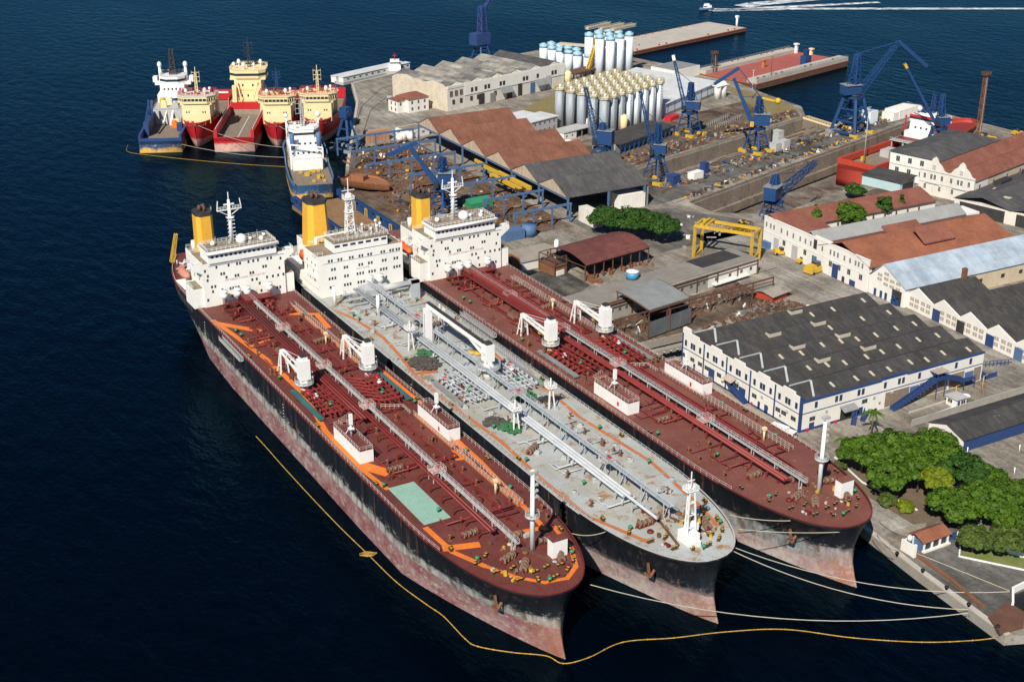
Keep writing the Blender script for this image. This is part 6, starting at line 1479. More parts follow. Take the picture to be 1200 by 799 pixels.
# ---- blue-walled shed at the right
B = thing('blue_shed', 'low shed with blue side wall, white gable and dark roof with pale patches', 'shed', (270, 226.3, GZ))
q = MB(); gable_wall(q, 0, .4, 0, 12.5, 0, 3.6, 5.8, .5); q.build('gable_wall', M['wall_white'], B); q = MB(); q.box(.4, 46, 0, 12.5, 0, 3.5); q.build('wall', M['navy'], B)
gable_roof(B, .2, 46, 0, 12.5, 3.7, 5.9, R_['dark'], .5, .35)
for k in range(6):
    q = MB(); x = 11.5+k*1.2; z0 = 3.7; q.add([(x, 1.0+k*.3, 4.3+k*.05), (x+.8, 1.0+k*.3, 4.3+k*.05), (x+.8, 5-k*.2, 5.66-k*.06), (x, 5-k*.2, 5.66-k*.06)], [(0,1,2,3)]); q.build('pale_sheet', M['louvre'], B)
q = MB(); q.box(0, 60, 15.8, 16.2, 0, 2.0); one('wall', q, M['wall_grey'], 'long dark boundary wall running behind the blue-walled shed', 'wall', (270, 229, GZ))
for i, (px, py) in enumerate(((1133,528),(1144,540),(1188,552),(1194,525))):
    q = MB(); q.tube((0,0,0), (0,0,2.4), .14, 8); one('bollard_post', q, M['white_clean'], ('white post touching the blue wall of the low shed', 'white post standing just outside the blue shed', 'white post at the right frame edge of the dirt yard', 'white post by the middle of the blue shed wall')[i], 'post', (*at(px, py+5, GZ)[:2], GZ))
# gate house kiosk
B = thing('gatehouse', 'tiny white gatehouse cabin in front of the blue staircase', 'gatehouse', (*at(1120, 474, GZ)[:2], GZ))
q = MB(); q.box(-2, 2, -2, 2, 0, 2.7); q.build('wall', M['wall_white'], B); q = MB(); q.box(-2.4, 2.4, -2.4, 2.4, 2.7, 2.95); q.build('roof', M['light_grey'], B)
wins(B, 'window', [(.6, -2, 1.6, 0), (-2, .5, 1.6, L90)], 1.6, 1.1, [M['glass'], M['wall_white']], .08); q = MB(); q.box(-1.6, -.7, -2.06, -2, 0, 2.1); q.build('door', M['navy'], B)
q = MB(); q.lathe(0, 0, [(.5,0),(1.3,.3),(1.5,.8),(1.2,.85),(.9,.4)], 14); one('planter', q, M['white_clean'], 'white round basin beside the tiny gatehouse under the stairs', 'planter', (*at(1131, 466, GZ)[:2], GZ))
# red roofed quay kiosk
B = thing('quay_kiosk', 'small blue and white kiosk with red tiled roof on the quay', 'kiosk', (223.6, 194.6, GZ), R(0))
q = MB(); q.box(0, 8.2, 0, 4.2, 0, 2.6); q.build('wall', M['steel_blue'], B); gable_roof(B, 0, 8.2, 0, 4.2, 2.7, 3.8, R_['tile'], .6, .6); q = MB()
for x in (.2, 2.8, 5.4, 8): q.box(x-.2, x+.2, -.3, 0, 0, 2.6)
q.box(-.3, 8.5, -.8, 0, 0, .4); q.pieces('veranda_post', M['wall_white'], B)
q = MB(); 
for x in (1.5, 4.1, 6.7): q.box(x-.7, x+.7, -.06, 0, .4, 2.2)
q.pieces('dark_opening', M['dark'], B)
q = MB(); q.box(-3.8, -3.4, -.6, 3.4, 0, 3); q.box(-3.4, 0, 3, 3.3, 0, 2.8); q.box(-3.9, -3.1, -1.0, -.4, 0, 3.4); q.lathe(-2.4, 2.2, [(.6,2.8),(.6,3.8),(.2,4.2)], 10); one('wall', q, M['wall_white'], 'white masonry wall stub left of the red-roofed quay kiosk', 'wall', (223.6, 194.6, GZ))
q = MB()
P_ = [at(x, y, GZ) for x, y in ((1121,631),(1150,640),(1200,653))]
for a, b_ in zip(P_, P_[1:]): q.beam(a+Vector((0,0,1)), b_+Vector((0,0,1)), .4, 2.0)
one('wall', q, M['wall_white'], 'white garden wall under the big trees right of the kiosk', 'wall')
q = MB(); P_ = [at(x, y, GZ) for x, y in ((1105,634),(1120,631))]; q.beam(P_[0]+Vector((0,0,1)), P_[1]+Vector((0,0,1)), .2, 1.8); one('gate', q, M['navy'], 'dark blue gate between the red-roofed kiosk and white garden wall', 'gate')
q = MB(); P_ = [at(x, y, GZ) for x, y in ((1186,712),(1186,695),(1200,688))]
for a, b_ in zip(P_, P_[1:]): q.beam(a+Vector((0,0,.8)), b_+Vector((0,0,.8)), .5, 1.6)
one('parapet', q, M['white_clean'], 'white curved parapet at the lower right edge of the quay', 'wall')
patch('dock_floor', [at(x, y, GZ)[:2] for x, y in ((1188,714),(1188,697),(1205,690),(1205,722))], GZ+.012, M['black'])  # black sheet added on top of the ground, standing in for a dark water hole
q = MB(); c = [at(x, y, 3.2) for x, y in ((1158,722),(1180,704),(1200,716),(1200,733),(1172,741))]; q.prism([(p.x, p.y) for p in c], 2.51, 3.2); one('steel_platform', q, M['rust_dark'], 'brown rusted steel platform at the quay corner by the water', 'platform')
q = MB(); P_ = [at(x, y, GZ) for x, y in ((1072,650),(1115,680),(1152,712))]
for a, b_ in zip(P_, P_[1:]): q.beam(a+Vector((0,0,.2)), b_+Vector((0,0,.2)), .9, .5)
one('fender_pipe', q, M['rust'], 'long rust-red pipe lying along the quay edge', 'pipe')

# ---- yard middle: arched rusty shed, long low workshop, canopy
B = thing('arched_shed', 'open shed with rusty red arched roof on posts beside the round tree grove', 'shed', (252, 390.5, GZ), R(9))
q = MB(); n_ = 10; W_ = 26
P_ = [(W_/1*0+31*0, 0)]
pr = [(t, 5.6+3.4*math.sin(math.pi*(.08+.84*t))) for t in [i/n_ for i in range(n_+1)]]
q.smooth = True
q.add([(x, -2+t*22, z) for x in (0, 32) for t, z in pr], [(i, i+n_+1, i+n_+2, i+1) for i in range(n_)]); q.add([(x, -2+t*22, z-.15) for x in (0, 32) for t, z in pr], [(i+1, i+n_+2, i+n_+1, i) for i in range(n_)])
q.build('roof', R_['rust'], B)
q = MB()
for k in range(8):
    for y in (-1.4, 19.6): q.box(k*4.5, k*4.5+.35, y-.15, y+.15, 0, 6)
for k in range(8): q.beam((k*4.5, -1.4, 5.6), (k*4.5, 19.6, 5.6), .2)
q.box(0, 32, -1.5, -1.3, 5.6, 5.9); q.pieces('post', M['rust_dark'], B)
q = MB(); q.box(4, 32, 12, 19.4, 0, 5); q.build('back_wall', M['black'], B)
q = MB()
for k in range(26): x, y = rnd.uniform(0, 32), rnd.uniform(-4, 8); q.cbox(x, y, rnd.uniform(.3, .8), rnd.uniform(.6, 2.6), rnd.uniform(.5, 2), rnd.uniform(.6, 1.6), rnd.uniform(0, 3))
tag(one('scrap_heap', q, M['rust'], 'scrap', 'scrap', (252, 388, GZ), R(9)), kind='stuff'); 
for o in list(COL.objects):
    if o.name.startswith('scrap_heap'): del o['label']; del o['category']
B = thing('frame_hut', 'small rusty frame hut at the left end of the arched shed', 'hut', (245.5, 399, GZ), R(9))
q = MB()
for x in (0, 5.6):
    for y in (0, 9): q.box(x, x+.3, y, y+.3, 0, 7)
q.box(0, 5.9, 0, .3, 6.8, 7.1); q.box(0, 5.9, 9, 9.3, 6.8, 7.1); q.box(0, .3, 0, 9, 6.8, 7.1); q.box(0, 5.9, 0, 9.3, 3.4, 3.6); q.build('frame', M['rust_dark'], B)
q = MB(); q.box(.3, 5.6, .3, 9, 0, 3.4); q.build('wall', M['rust'], B)
q = MB(); q.box(1, 4.6, -.1, .28, 0, 1.8); q.build('white_panel', M['wall_white'], B)
q = MB(); q.lathe(0, 0, [(.9,0),(.9,6),(.5,6.6)], 14); one('tank', q, M['white_clean'], 'narrow white vertical tank at the end of the rusty arched shed', 'tank', (*at(652, 300, GZ)[:2], GZ))
B = thing('low_store', 'low white-walled store with dark flat roof right of the tanker bridge', 'store', (*at(612, 318, GZ)[:2], GZ), R(4))
q = MB(); q.box(0, 19, 0, 13, 0, 3.4); q.build('wall', M['wall_white'], B); q = MB(); q.box(-.4, 19.4, -.4, 13.4, 3.4, 3.65); q.build('roof', M['concrete'], B); q = MB(); q.box(-4, -.6, 1, 7, 0, 5); q.build('annex', M['rust'], B)
B = thing('long_workshop', 'long low grey workshop with rows of tiny square windows and rust-framed eaves', 'workshop', (229, 352.5, GZ), R(8.5))
q = MB(); q.box(0, 82, 0, 13.5, 0, 5.4); q.box(26, 84, 0, 13, 5.4, 5.8); q.build('wall', M['wall_grey'], B)
q = MB(); q.box(-.4, 84, .6, 14, 5.8, 6.1); q.build('roof', mat('flat_roof', (.19,.175,.155), (.25,.235,.21), (.12,.11,.10), scale=.2, rough=.9), B)
q = MB(); q.box(58, 84, -.08, 0, .4, 5.2); q.box(60, 78, -1.8, 0, 1.2, 1.5); q.build('white_wall', M['wall_white'], B)
q = MB(); q.box(-.4, 84, -.45, .6, 5.3, 5.6); q.box(-.4, 84, -.3, -.05, 4.0, 4.25)
for k in range(9): q.box(k*10.4-.15, k*10.4+.15, -.5, -.2, 0, 5.6)
q.build('steel_frame', M['rust_dark'], B)
wins(B, 'window', [(x, 0, 2.9, 0) for x in (7, 12, 15.5, 18.6, 31, 38, 45, 49.5, 53, 56)]+[(x, -.08, 2.9, 0) for x in (62, 69, 75, 80)], 1.1, 1.1, [M['dark'], M['wall_grey']], .1)
q = MB(); q.box(60, 80, 5, 13.6, 6.12, 6.2); q.build('dark_roof_patch', M['dark'], B)
q = MB(); q.lathe(0, 0, [(2.2,0),(2.2,2.6)], 20); q.m = 1; q.lathe(0, 0, [(2.3,2.6),(2.3,2.9),(.3,3.3)], 20); one('water_tank', q, [mat('tank_blue', (.07,.28,.48), (.06,.24,.42), rough=.5), M['white_clean']], 'round blue water tank with white lid on the grey workshop roof', 'tank', (*at(741, 327, 8.4)[:2], 8.62))
B = thing('barrel_canopy', 'barrel-vaulted grey canopy roof standing in front of the long workshop', 'canopy', (246, 338, GZ), R(8.5))
pr = [(t, 6.6+2.6*math.sin(math.pi*(.5+.42*(t)))) for t in [i/8 for i in range(9)]]
q = MB(); q.smooth = True; q.add([(x, 18-t*16-0, z) for x in (0, 19) for t, z in pr], [(i+1, i+10, i+9, i) for i in range(8)]+[(i, i+9, i+10, i+1) for i in range(8)][:0]); q.add([(x, 18-t*16, z-.3) for x in (0, 19) for t, z in pr], [(i, i+9, i+10, i+1) for i in range(8)]); q.build('roof', M['grey'], B)
q = MB(); q.box(0, 19, 1.7, 2.0, 6.3, 6.8); 
for a, b_ in zip(pr, pr[1:]):
    for x in (0, 19): q.beam((x, 18-a[0]*16, a[1]-.15), (x, 18-b_[0]*16, b_[1]-.15), .35)
for x in (.3, 9.5, 18.7):
    for y in (2, 17.6): q.box(x-.15, x+.15, y-.15, y+.15, 0, 6.8 if y < 3 else 9)
q.build('steel_frame', M['rust_dark'], B)
B = thing('sheet_screen', 'tall grey corrugated screen on rusty posts beside the tanker quay', 'fence', (*at(760, 398, GZ)[:2], GZ), R(11))
for k in range(2):
    q = MB(); q.box(k*10.2, k*10.2+9.6, -.1, .1, .6, 6); q.build('panel', roof_mat('screen_sheet', (.12,.13,.14), (.14,.15,.16), (.1,.1,.1), 'X', rib=.6, sheet=(9,1.1), thr3=.7), B)
q = MB()
for k in range(3): q.box(k*10.2-.5, k*10.2-.2, -.2, .2, 0, 8.2)
q.pieces('post', M['rust_dark'], B)
q = MB()
A_ = at(700, 402, GZ); Z_ = at(905, 345, GZ); d_ = (Z_-A_)
for k in range(9):
    p = A_+d_*(k/8); q.beam(p, p+Vector((0,0,6.6)), .35)
q.beam(A_+Vector((0,0,6.4)), Z_+Vector((0,0,6.4)), .35, .5); q.beam(A_+Vector((0,0,5)), Z_+Vector((0,0,5)), .25)
one('pipe_trestle', q, M['rust_dark'], 'rusty post and beam trestle running along the slipway rubble', 'trestle')
q = MB(); q.box(0, 8, 0, 7, 0, 2.2); hut = thing('low_hut', 'low hut with grey sheet roof and orange base near the crane yard', 'hut', (*at(905, 355, GZ)[:2], GZ), R(12))
q.build('wall', M['ship_orange'], hut); gable_roof(hut, 0, 9, 0, 8, 2.4, 3.2, M['concrete'], .5, .8)
# slipway posts in the inlet
q0 = None
for k in range(22):
    q = MB(); x = 222+(k % 11)*2.6; y = 316 if k < 11 else 323
    if q0 is None: q.lathe(0, 0, [(.35,-3),(.35,2.2),(.4,2.2),(.4,2.5)], 8); q0 = one('mooring_pile', q, M['concrete_light'], 'pale concrete pile standing in the narrow inlet beside the white warehouse', 'pile', (x, y, 0), group='piles in the inlet')
    else: c = q0.copy(); COL.objects.link(c); c.location = (x, y, 0)
    (q0 if k == 0 else c)['label'] = '%s concrete pile from the tanker side in the %s inlet row' % (('first','second','third','fourth','fifth','sixth','seventh','eighth','ninth','tenth','last')[k % 11], 'near' if k < 11 else 'far')
q = MB(); q.box(220, 262, 318.6, 320.4, -.6, 1.0); q.box(220, 262, 326, 328, -.6, 1.6); one('slip_beam', q, M['concrete'], 'two dark concrete slip beams running through the narrow inlet', 'beam')
# ================================================================ UPPER YARD
# ---- red and grey six-bay shed
B = thing('open_hall', 'open steel hall of six parallel bays, four rust-red and two grey roofs', 'hall', (285, 454, GZ), R(-.6))
bw = 23.6
for k in range(6):
    y0, y1 = k*bw, (k+1)*bw; rm = R_['grey'] if k < 2 else R_['red']
    L_ = (40, 46, 42, 43, 41, 44)[k]
    gable_roof(B, 0, L_, y0, y1, 9.2, 14.6, rm, .5, .25)
    q = MB(); q.add([(-.1, y0+.3, 9.2), (-.1, y1-.3, 9.2), (-.1, y0+bw/2, 14.4), (.15, y0+.3, 9.2), (.15, y1-.3, 9.2), (.15, y0+bw/2, 14.4)], [(0,2,1),(3,4,5),(0,3,5,2),(1,2,5,4),(0,1,4,3)])
    q.build('gable', mat('weathered_boards', (.50,.43,.34), (.38,.29,.21), (.25,.11,.06), scale=.3, rough=.9, thr3=.56, stretch=(1,2.5,.4)), B)
    q = MB(); q.beam((L_, y0, 9.2), (L_, y1, 9.2), .4); q.box(L_-.3, L_, y0, y1, 0, 9.2) if k in (0, 1) else q.box(L_-.3, L_, y0, y1, 3, 9.2); q.build('rear_wall', M['grey'], B)
cols = MB(); cols.box(-.35, .35, -.35, .35, 0, 9.2); c0 = None
for k in range(7):
    for x in (.3, 20, 38):
        if c0 is None: c0 = cols.build('column', M['steel_blue'], B); c0.location = (x, 0, 0)
        else: inst(c0, B, (x, k*bw, 0))
q = MB(); q.beam((.3, 0, 8.6), (.3, 6*bw, 8.6), .5, .8); q.beam((20, 0, 8.6), (20, 6*bw, 8.6), .4, .8); q.build('eave_beam', M['steel_blue'], B)
B = thing('travelling_crane', 'yellow overhead travelling crane bridge under the front edge of the hall', 'crane', (283, 482, 8.6))
q = MB(); q.box(-1.2, .4, -2, 40, 0, 1.6); q.box(-4.6, -3.2, 0, 26, -.5, 1.0); q.build('bridge_girder', M['yellow'], B); q = MB(); q.box(-5, .6, 0, 3, -.4, .4); q.box(-5, .6, 20, 23, -.4, .4); q.build('end_carriage', M['dark'], B)
B = thing('travelling_crane', 'thin yellow crane girder hanging under the third hall bay', 'crane', (284.2, 508, 9.6)); q = MB(); q.box(-1.6, -.7, 0, 22, -.6, .6); q.build('bridge_girder', M['yellow'], B)
# ---- blue trestles in the stock yard
def trestle(x, y0, y1, n_, label, h=7.5):
    t = thing('crane_trestle', label, 'trestle', (x, y0, GZ), 0, 'blue steel trestles in the stock yard')
    q = MB(); q.box(-.3, .3, -.3, .3, 0, h); c = None
    for k in range(n_+1):
        y = (y1-y0)*k/n_
        if c is None: c = q.build('column', M['steel_blue'], t)
        else: inst(c, t, (0, y, 0))
    q = MB(); q.box(-.35, .35, -.5, y1-y0+.5, h, h+.9)
    for k in range(n_): q.beam((0, (y1-y0)*k/n_, h-1.8), (0, (y1-y0)*(k+.25)/n_, h), .2); 
    q.build('beam', M['steel_blue'], t); return t
def trestle_x(x0, x1, y, n_, label, h=7.5):
    t = trestle(0, 0, x1-x0, n_, label, h); t.location = (x0, y, GZ); t.rotation_euler = (0, 0, -R(90)); return t
trestle_x(242, 282, 592, 4, 'blue trestle nearest the small white villa, with brown crates beneath')
trestle_x(240, 282, 568, 4, 'second blue trestle from the far end of the stock yard')
trestle_x(236, 280, 544, 4, 'blue trestle beside the derelict rusty boat')
trestle_x(246, 282, 520, 3, 'blue trestle behind the crane with the yellow funnel in front')
trestle_x(252, 284, 496, 3, 'blue trestle reaching the yellow travelling crane')
trestle_x(256, 284, 472, 3, 'blue trestle below the third grey and red roof junction')
trestle_x(258, 284, 450, 3, 'blue trestle nearest the tanker bridge, beside a blue tank')
q = MB(); q.lathe(0, 0, [(3,0),(3,4.6)], 16); q.m = 0; q.box(-12, -3.4, -2.6, 2.6, 0, 4); one('blue_tank', q, M['steel_blue'], 'blue cylindrical tank with attached box under the nearest trestle', 'tank', (*at(620, 276, GZ)[:2], GZ))
q = MB(); gable_wall(q, 0, 11, 0, 8, 0, 2.4, 3.6, .5); one('tarp_tent', q, M['green'], 'dark green tarpaulin tent in the stock yard', 'tent', (*at(552, 246, GZ)[:2], GZ), R(4))
q = MB()
for k in range(6): q.box(k*2.1, k*2.1+1.9, 0, 4, 0, 5.4)
one('crate_stack', q, mat('crate_brown', (.42,.24,.16), (.35,.2,.13), rough=.9), 'row of tall salmon-brown crates under the farthest blue trestle', 'crates', (*at(430, 168, GZ)[:2], GZ), R(2))
B = thing('site_cabin', 'white flat-roofed cabin with tan roof at the hall corner', 'cabin', (*at(480, 163, GZ)[:2], GZ), R(14)); q = MB(); q.box(0, 13, 0, 11, 0, 3.6); q.build('wall', M['wall_white'], B); q = MB(); q.box(.8, 12.2, .8, 10.2, 3.6, 3.7); q.build('roof', M['deck_tan'], B); wins(B, 'window', [(0, y, 2.2, L90) for y in (3, 8)]+[(x, 0, 2.2, 0) for x in (3, 9)], 1.4, 1, [M['glass'], M['wall_white']])
q = MB()
for k in range(5): q.sphere((rnd.uniform(-4,4), rnd.uniform(-4,4), 1.2), 2.2, 8)
one('tarp_pile', q, M['wall_white'], 'pile of white tarpaulin-covered goods left of the tan-roofed cabin', 'tarpaulin', (*at(472, 162, GZ)[:2], GZ))
# ---- old warehouse with patched multi-gable roof
B = thing('old_warehouse', 'old white warehouse with patched grey multi-ridge roof on the far quay', 'warehouse', (328.2, 644.8, GZ), TH)
q = MB(); q.box(0, 90, 0, 46, 0, 12); q.box(0, 90, -.2, .8, 12, 13.4)
for k in range(6): q.add([(k*15+.3,.9,12.3),(k*15+14.7,.9,12.3),(k*15+7.5,.9,15.1)], [(0,1,2)])
q.build('wall', M['wall_old'], B)
q = MB(); q.box(12, 90, -.3, -.2, 6.8, 12.9); q.build('white_wall', M['wall_white'], B)
q = MB(); q.box(-.15, 0, 0, 46, 0, 12.2); q.add([(-.2, y, z) for y, z in ((0,12.2),(46,12.2),(42,14),(34,15),(28,13.4),(18,13.4),(12,15),(4,14))]+[(.3, y, z) for y, z in ((0,12.2),(46,12.2),(42,14),(34,15),(28,13.4),(18,13.4),(12,15),(4,14))], [(0,7,6,5,4,3,2,1),(8,9,10,11,12,13,14,15)]+[(i, (i+1) % 8, 8+(i+1) % 8, 8+i) for i in range(8)]); q.build('end_wall', mat('end_plaster', (.62,.56,.46), (.50,.43,.33), (.28,.23,.18), scale=.25, rough=.9, thr3=.57), B)
for k in range(6):
    gable_roof(B, k*15+.2, k*15+15-.2, .9, 46, 12.4, 15.3, R_['old'] if k < 5 else R_['grey'], .5, .0, axis='Y')
wins(B, 'window', [(x, -.3, 9.2, 0) for x in (17.5, 20.5, 27.5, 30, 39, 41.5, 57, 59.5, 68, 80, 82.5)]+[(x, -.2, 4.6, 0) for x in (4, 9.5, 17, 22, 35)], 1.6, 2.2, [M['glass'], M['rust_dark']], .12)
wins(B, 'window', [(x, -.2, 9.2, 0) for x in (2.4, 6, 9.6)], 1.9, 2.8, [M['rust_dark'], M['light_grey']], .12)
for x, w_, h_, m_ in ((24.5, 4, 6, 'dark'), (33, 4, 5, 'grey'), (46, 4, 6, 'rust_dark'), (54, 3, 7, 'dark'), (64, 3.6, 6, 'steel_blue'), (77, 4, 8, 'light_grey')):
    q = MB(); q.box(x-w_/2, x+w_/2, -.35, -.2, 0, h_); q.build('door', M[m_], B)
q = MB()
for s_, x in ((1, 38), (1, 66)): q.add([(x, -3, 4), (x+9, -3, 4), (x+9, -.36, 7), (x, -.36, 7), (x, -3, 4.15), (x+9, -3, 4.15), (x+9, -.36, 7.15), (x, -.36, 7.15)], [(0,3,2,1),(4,5,6,7),(0,1,5,4),(1,2,6,5),(2,3,7,6),(3,0,4,7)])
q.pieces('awning', M['grey'], B)
B = thing('villa', 'small two-storey white villa with red tiled roof at the old warehouse corner', 'villa', (*at(479, 133, GZ)[:2], GZ), R(8))
q = MB(); q.box(0, 13, 0, 12, 0, 7.4); q.box(-5, 0, 3, 12, 0, 6.6); q.build('wall', M['wall_white'], B)
q = MB(); q.add([(-.6,-.6,7.4),(13.6,-.6,7.4),(13.6,12.6,7.4),(-.6,12.6,7.4),(4,6,9.8),(9,6,9.8)], [(3,2,1,0),(0,1,5,4),(1,2,5),(2,3,4,5),(3,0,4)]); q.add([(-5.5,2.5,6.6),(-.01,2.5,6.6),(-.01,12.5,6.6),(-5.5,12.5,6.6),(-2,7.5,8.4)], [(3,2,1,0),(0,1,4),(1,2,4),(2,3,4),(3,0,4)]); q.build('roof', R_['tile_old'], B)
wins(B, 'window', [(x, 0, z, 0) for x in (2.4, 6.4, 10.4) for z in (5.4, 2)]+[(-5, y, z, L90) for y in (5, 9) for z in (4.8, 1.8)]+[(-3, 3, 4.8, 0)], 1, 1.6, [M['glass'], M['light_grey']])
# ---- silos
q = MB(); q.lathe(0, 0, [(2.45,0),(2.45,19.4)], 18); sh_m = q
q = MB(); q.lathe(0, 0, [(2.6,0),(2.4,.7),(1.5,1.15)], 16); q.lathe(0, 0, [(1.0,1.0),(1.0,2.6),(.3,2.9)], 10); q.box(.8, 2.0, -.5, .5, 1.0, 2.4); dm_m = q
q = MB(); q.lathe(0, 0, [(3.0,-.05),(3.0,.12)], 12); q.box(-3.4, 3.4, -.5, .5, 1.5, 1.62); q.rail([(-3.4,-.5,1.6),(3.4,-.5,1.6)], 1.4, 1.1, .12); q.beam((-1.5,1.8,0), (-.4,.6,3), .3); q.rail([(3*math.cos(a*math.pi/4), 3*math.sin(a*math.pi/4), .1) for a in range(8)], 1.3, 1.4, .11, True); q.beam((0,0,3), (3.4,1,1.4), .25); q.beam((2.2,-2,0), (2.2,-2,2.6), .3); rl_m = q
def silo(label, loc, grp, shell, cap, capm, railm, mesh=None):
    s_ = thing('silo', label, 'silo', loc, 0, grp)
    return s_
prot = {}
def put_silo(kind, loc, label, grp):
    if kind not in prot:
        s_ = thing('silo', label, 'silo', loc, 0, grp)
        sm_ = M['silo_grey'] if kind == 'a_grey' else M['silo_white']
        if kind.startswith('a'):
            sh_m.build('shell', sm_, s_); o = dm_m.build('dome_top', M['dome_white'], s_); o.location = (0,0,19.4); o = rl_m.build('railing', M['pale_yellow'], s_); o.location = (0,0,19.4)
            q = MB(); 
            for k in range(13): q.box(-.3, .3, -2.62, -2.5, 1+k*1.45, 1.1+k*1.45)
            q.box(-.38, -.3, -2.68, -2.5, 0, 19.6); q.box(.3, .38, -2.68, -2.5, 0, 19.6); q.build('ladder', M['grey'], s_)
        else:
            h = 13.5 if kind == 'b_low' else 25.5; q = MB(); q.lathe(0, 0, [(2.6,0),(2.6,h)], 18); q.build('shell', M['silo_white'], s_)
            q = MB(); q.lathe(0, 0, [(2.66,h-2.2),(2.66,h)], 18); q.lathe(0, 0, [(2.6,h),(.5,h+.7)], 18); q.build('blue_cap', M['silo_blue'], s_)
            q = MB()
            for k in range(int(h/1.6)): q.box(2.5, 2.85, -.3, .3, .8+k*1.6, 1.0+k*1.6)
            q.build('ladder', M['dark'], s_)
        prot[kind] = s_; return s_
    c = copy_tree(prot[kind], None, loc); c['label'] = label; c['group'] = grp; return c
ORD = ['first','second','third','fourth','fifth','sixth','seventh','eighth']; ROW = ['front','second','third','fourth','rear']
RA = R(20); ax_ = Vector((math.cos(RA), math.sin(RA), 0)); bx_ = Vector((-math.sin(RA-R(5)), math.cos(RA-R(5)), 0))
o_ = Vector((371, 558, GZ))
for i in range(8):
    for j in range(5):
        p = o_+ax_*(i*6.7)+bx_*(j*7.6)
        grey = i < 3
        put_silo('a_grey' if grey else 'a_white', p, ('grey' if grey else 'pale blue')+' silo, near block, %s from its left end, %s row' % (ORD[i], ROW[j]), 'yellow-railed silos of the near block')
o_ = Vector((446.5, 667, GZ)); 
for i in range(3):
    for j in range(3):
        put_silo('b_tall', o_+ax_*(i*9.2)+bx_*(j*8.4), 'tall white blue-capped silo, %s from the left in the %s row' % (ORD[i], ('front','middle','rear')[j]), 'tall far silos')
o_ = Vector((438.5, 690, GZ))
for i in range(2):
    for j in range(-1, 5):
        put_silo('b_low', o_+ax_*(i*7.5)+Vector((-math.sin(RA-R(12)), math.cos(RA-R(12)), 0))*(j*8.0)+ax_*(2.2 if j < 0 else 0), 'short white blue-capped silo, %s %s along the water-to-yard row' % (ORD[j+1], 'in the left file' if i == 0 else 'in the right file'), 'short far silos')
for i, (a, z) in enumerate(((Vector((444,686,0)), 29.6), (Vector((447,676,0)), 30.4), (Vector((450,668,0)), 31))):
    q = MB(); q.box(0, 22, -1.4, 1.4, 0, .3); q.rail([(0,-1.4,.3),(22,-1.4,.3)], 1.6, 1.6, .14); q.rail([(0,1.4,.3),(22,1.4,.3)], 1.6, 1.6, .14); q.box(0, 22, -.8, .8, .3, 1.4)
    o = one('conveyor_walkway', q, M['rope'], ('tan conveyor walkway across the rear row of tall silo tops', 'tan conveyor walkway across the middle row of tall silo tops', 'tan conveyor walkway across the front row of tall silo tops')[i], 'conveyor', (a.x-1, a.y+1, z-.3), RA)
q = MB(); q.lattice((437, 676, 8), (449, 684, 26), 1.6, 1.6, .3, 9); one('bucket_conveyor', q, M['yellow'], 'inclined yellow conveyor leaning on the short far silos', 'conveyor')
q = MB(); q.beam((432, 700, 20), (452, 672, 20.2), 3, 1.2); one('conveyor_walkway', q, M['rope'], 'tan covered conveyor over the short silo row', 'conveyor')
B = thing('loading_platform', 'brown loading platform on legs in front of the far silos', 'platform', (424, 668, GZ), RA); q = MB(); q.box(0, 22, 0, 9, 5.4, 6.2); q.build('platform', M['rust_dark'], B); q = MB()
for x in (1, 8, 15, 21):
    for y in (1, 8): q.box(x-.3, x+.3, y-.3, y+.3, 0, 5.4)
q.pieces('leg', M['grey'], B)
q = MB(); q.lathe(0, 0, [(1.2,0),(1.2,2),(2.2,3.4),(2.2,7.5),(1,8.6)], 14); one('hopper', q, M['cream'], 'cream round hopper left of the yellow-railed silos', 'hopper', (*at(665, 100, GZ)[:2], GZ))
for i, (x, y, h, r_, m_, lb) in enumerate(((730.5, 152, 9, 1.9, 'cream', 'cream cylindrical tank at the foot of the near silos'), (685, 150, 6.5, 1.8, 'white_clean', 'short white tank behind the low canopy office'), (694, 152, 5, 1.2, 'cream', 'smallest cream tank beside the short white tank'), (719, 150, 4, .9, 'silo_blue', 'small bright blue drum between the silos'))):
    q = MB(); q.lathe(0, 0, [(r_,0),(r_,h),(.3,h+.7)], 16); one('tank', q, M[m_], lb, 'tank', (*at(x, y+4, GZ)[:2], GZ))
# ---- white shed right of the silos, offices, canopy
B = thing('white_shed', 'large pale sheet-roofed shed right of the silo block', 'shed', (*at(779, 137, GZ)[:2], GZ), R(27))
q = MB(); q.box(0, 64, 0, 52, 0, 6.6); q.build('wall', M['silo_white'], B)
q = MB(); q.add([(-.6,-.6,6.7),(64.6,-.6,6.7),(64.6,52.6,8.8),(-.6,52.6,8.8),(-.6,-.6,7),(64.6,-.6,7),(64.6,52.6,9.1),(-.6,52.6,9.1)], [(0,3,2,1),(4,5,6,7),(0,1,5,4),(1,2,6,5),(2,3,7,6),(3,0,4,7)]); q.build('roof', R_['white'], B)
q = MB()
for k in range(8): q.box(3+k*8, 3.5+k*8, -.1, 0, 0, 6.6)
q.pieces('post', M['rust_dark'], B)
q = MB(); q.box(.6, 63, -.08, 0, .0, 1.6); q.build('dark_base', M['grey'], B)
B = thing('flat_annex', 'white flat-roofed annex at the shore end of the pale shed', 'building', (*at(800, 93, GZ)[:2], GZ), R(15)); q = MB(); q.box(-8, 16, 0, 18, 0, 6); q.build('wall', M['wall_white'], B); q = MB(); q.box(-7.4, 15.4, .6, 17.4, 6, 6.1); q.build('roof', M['grey'], B)
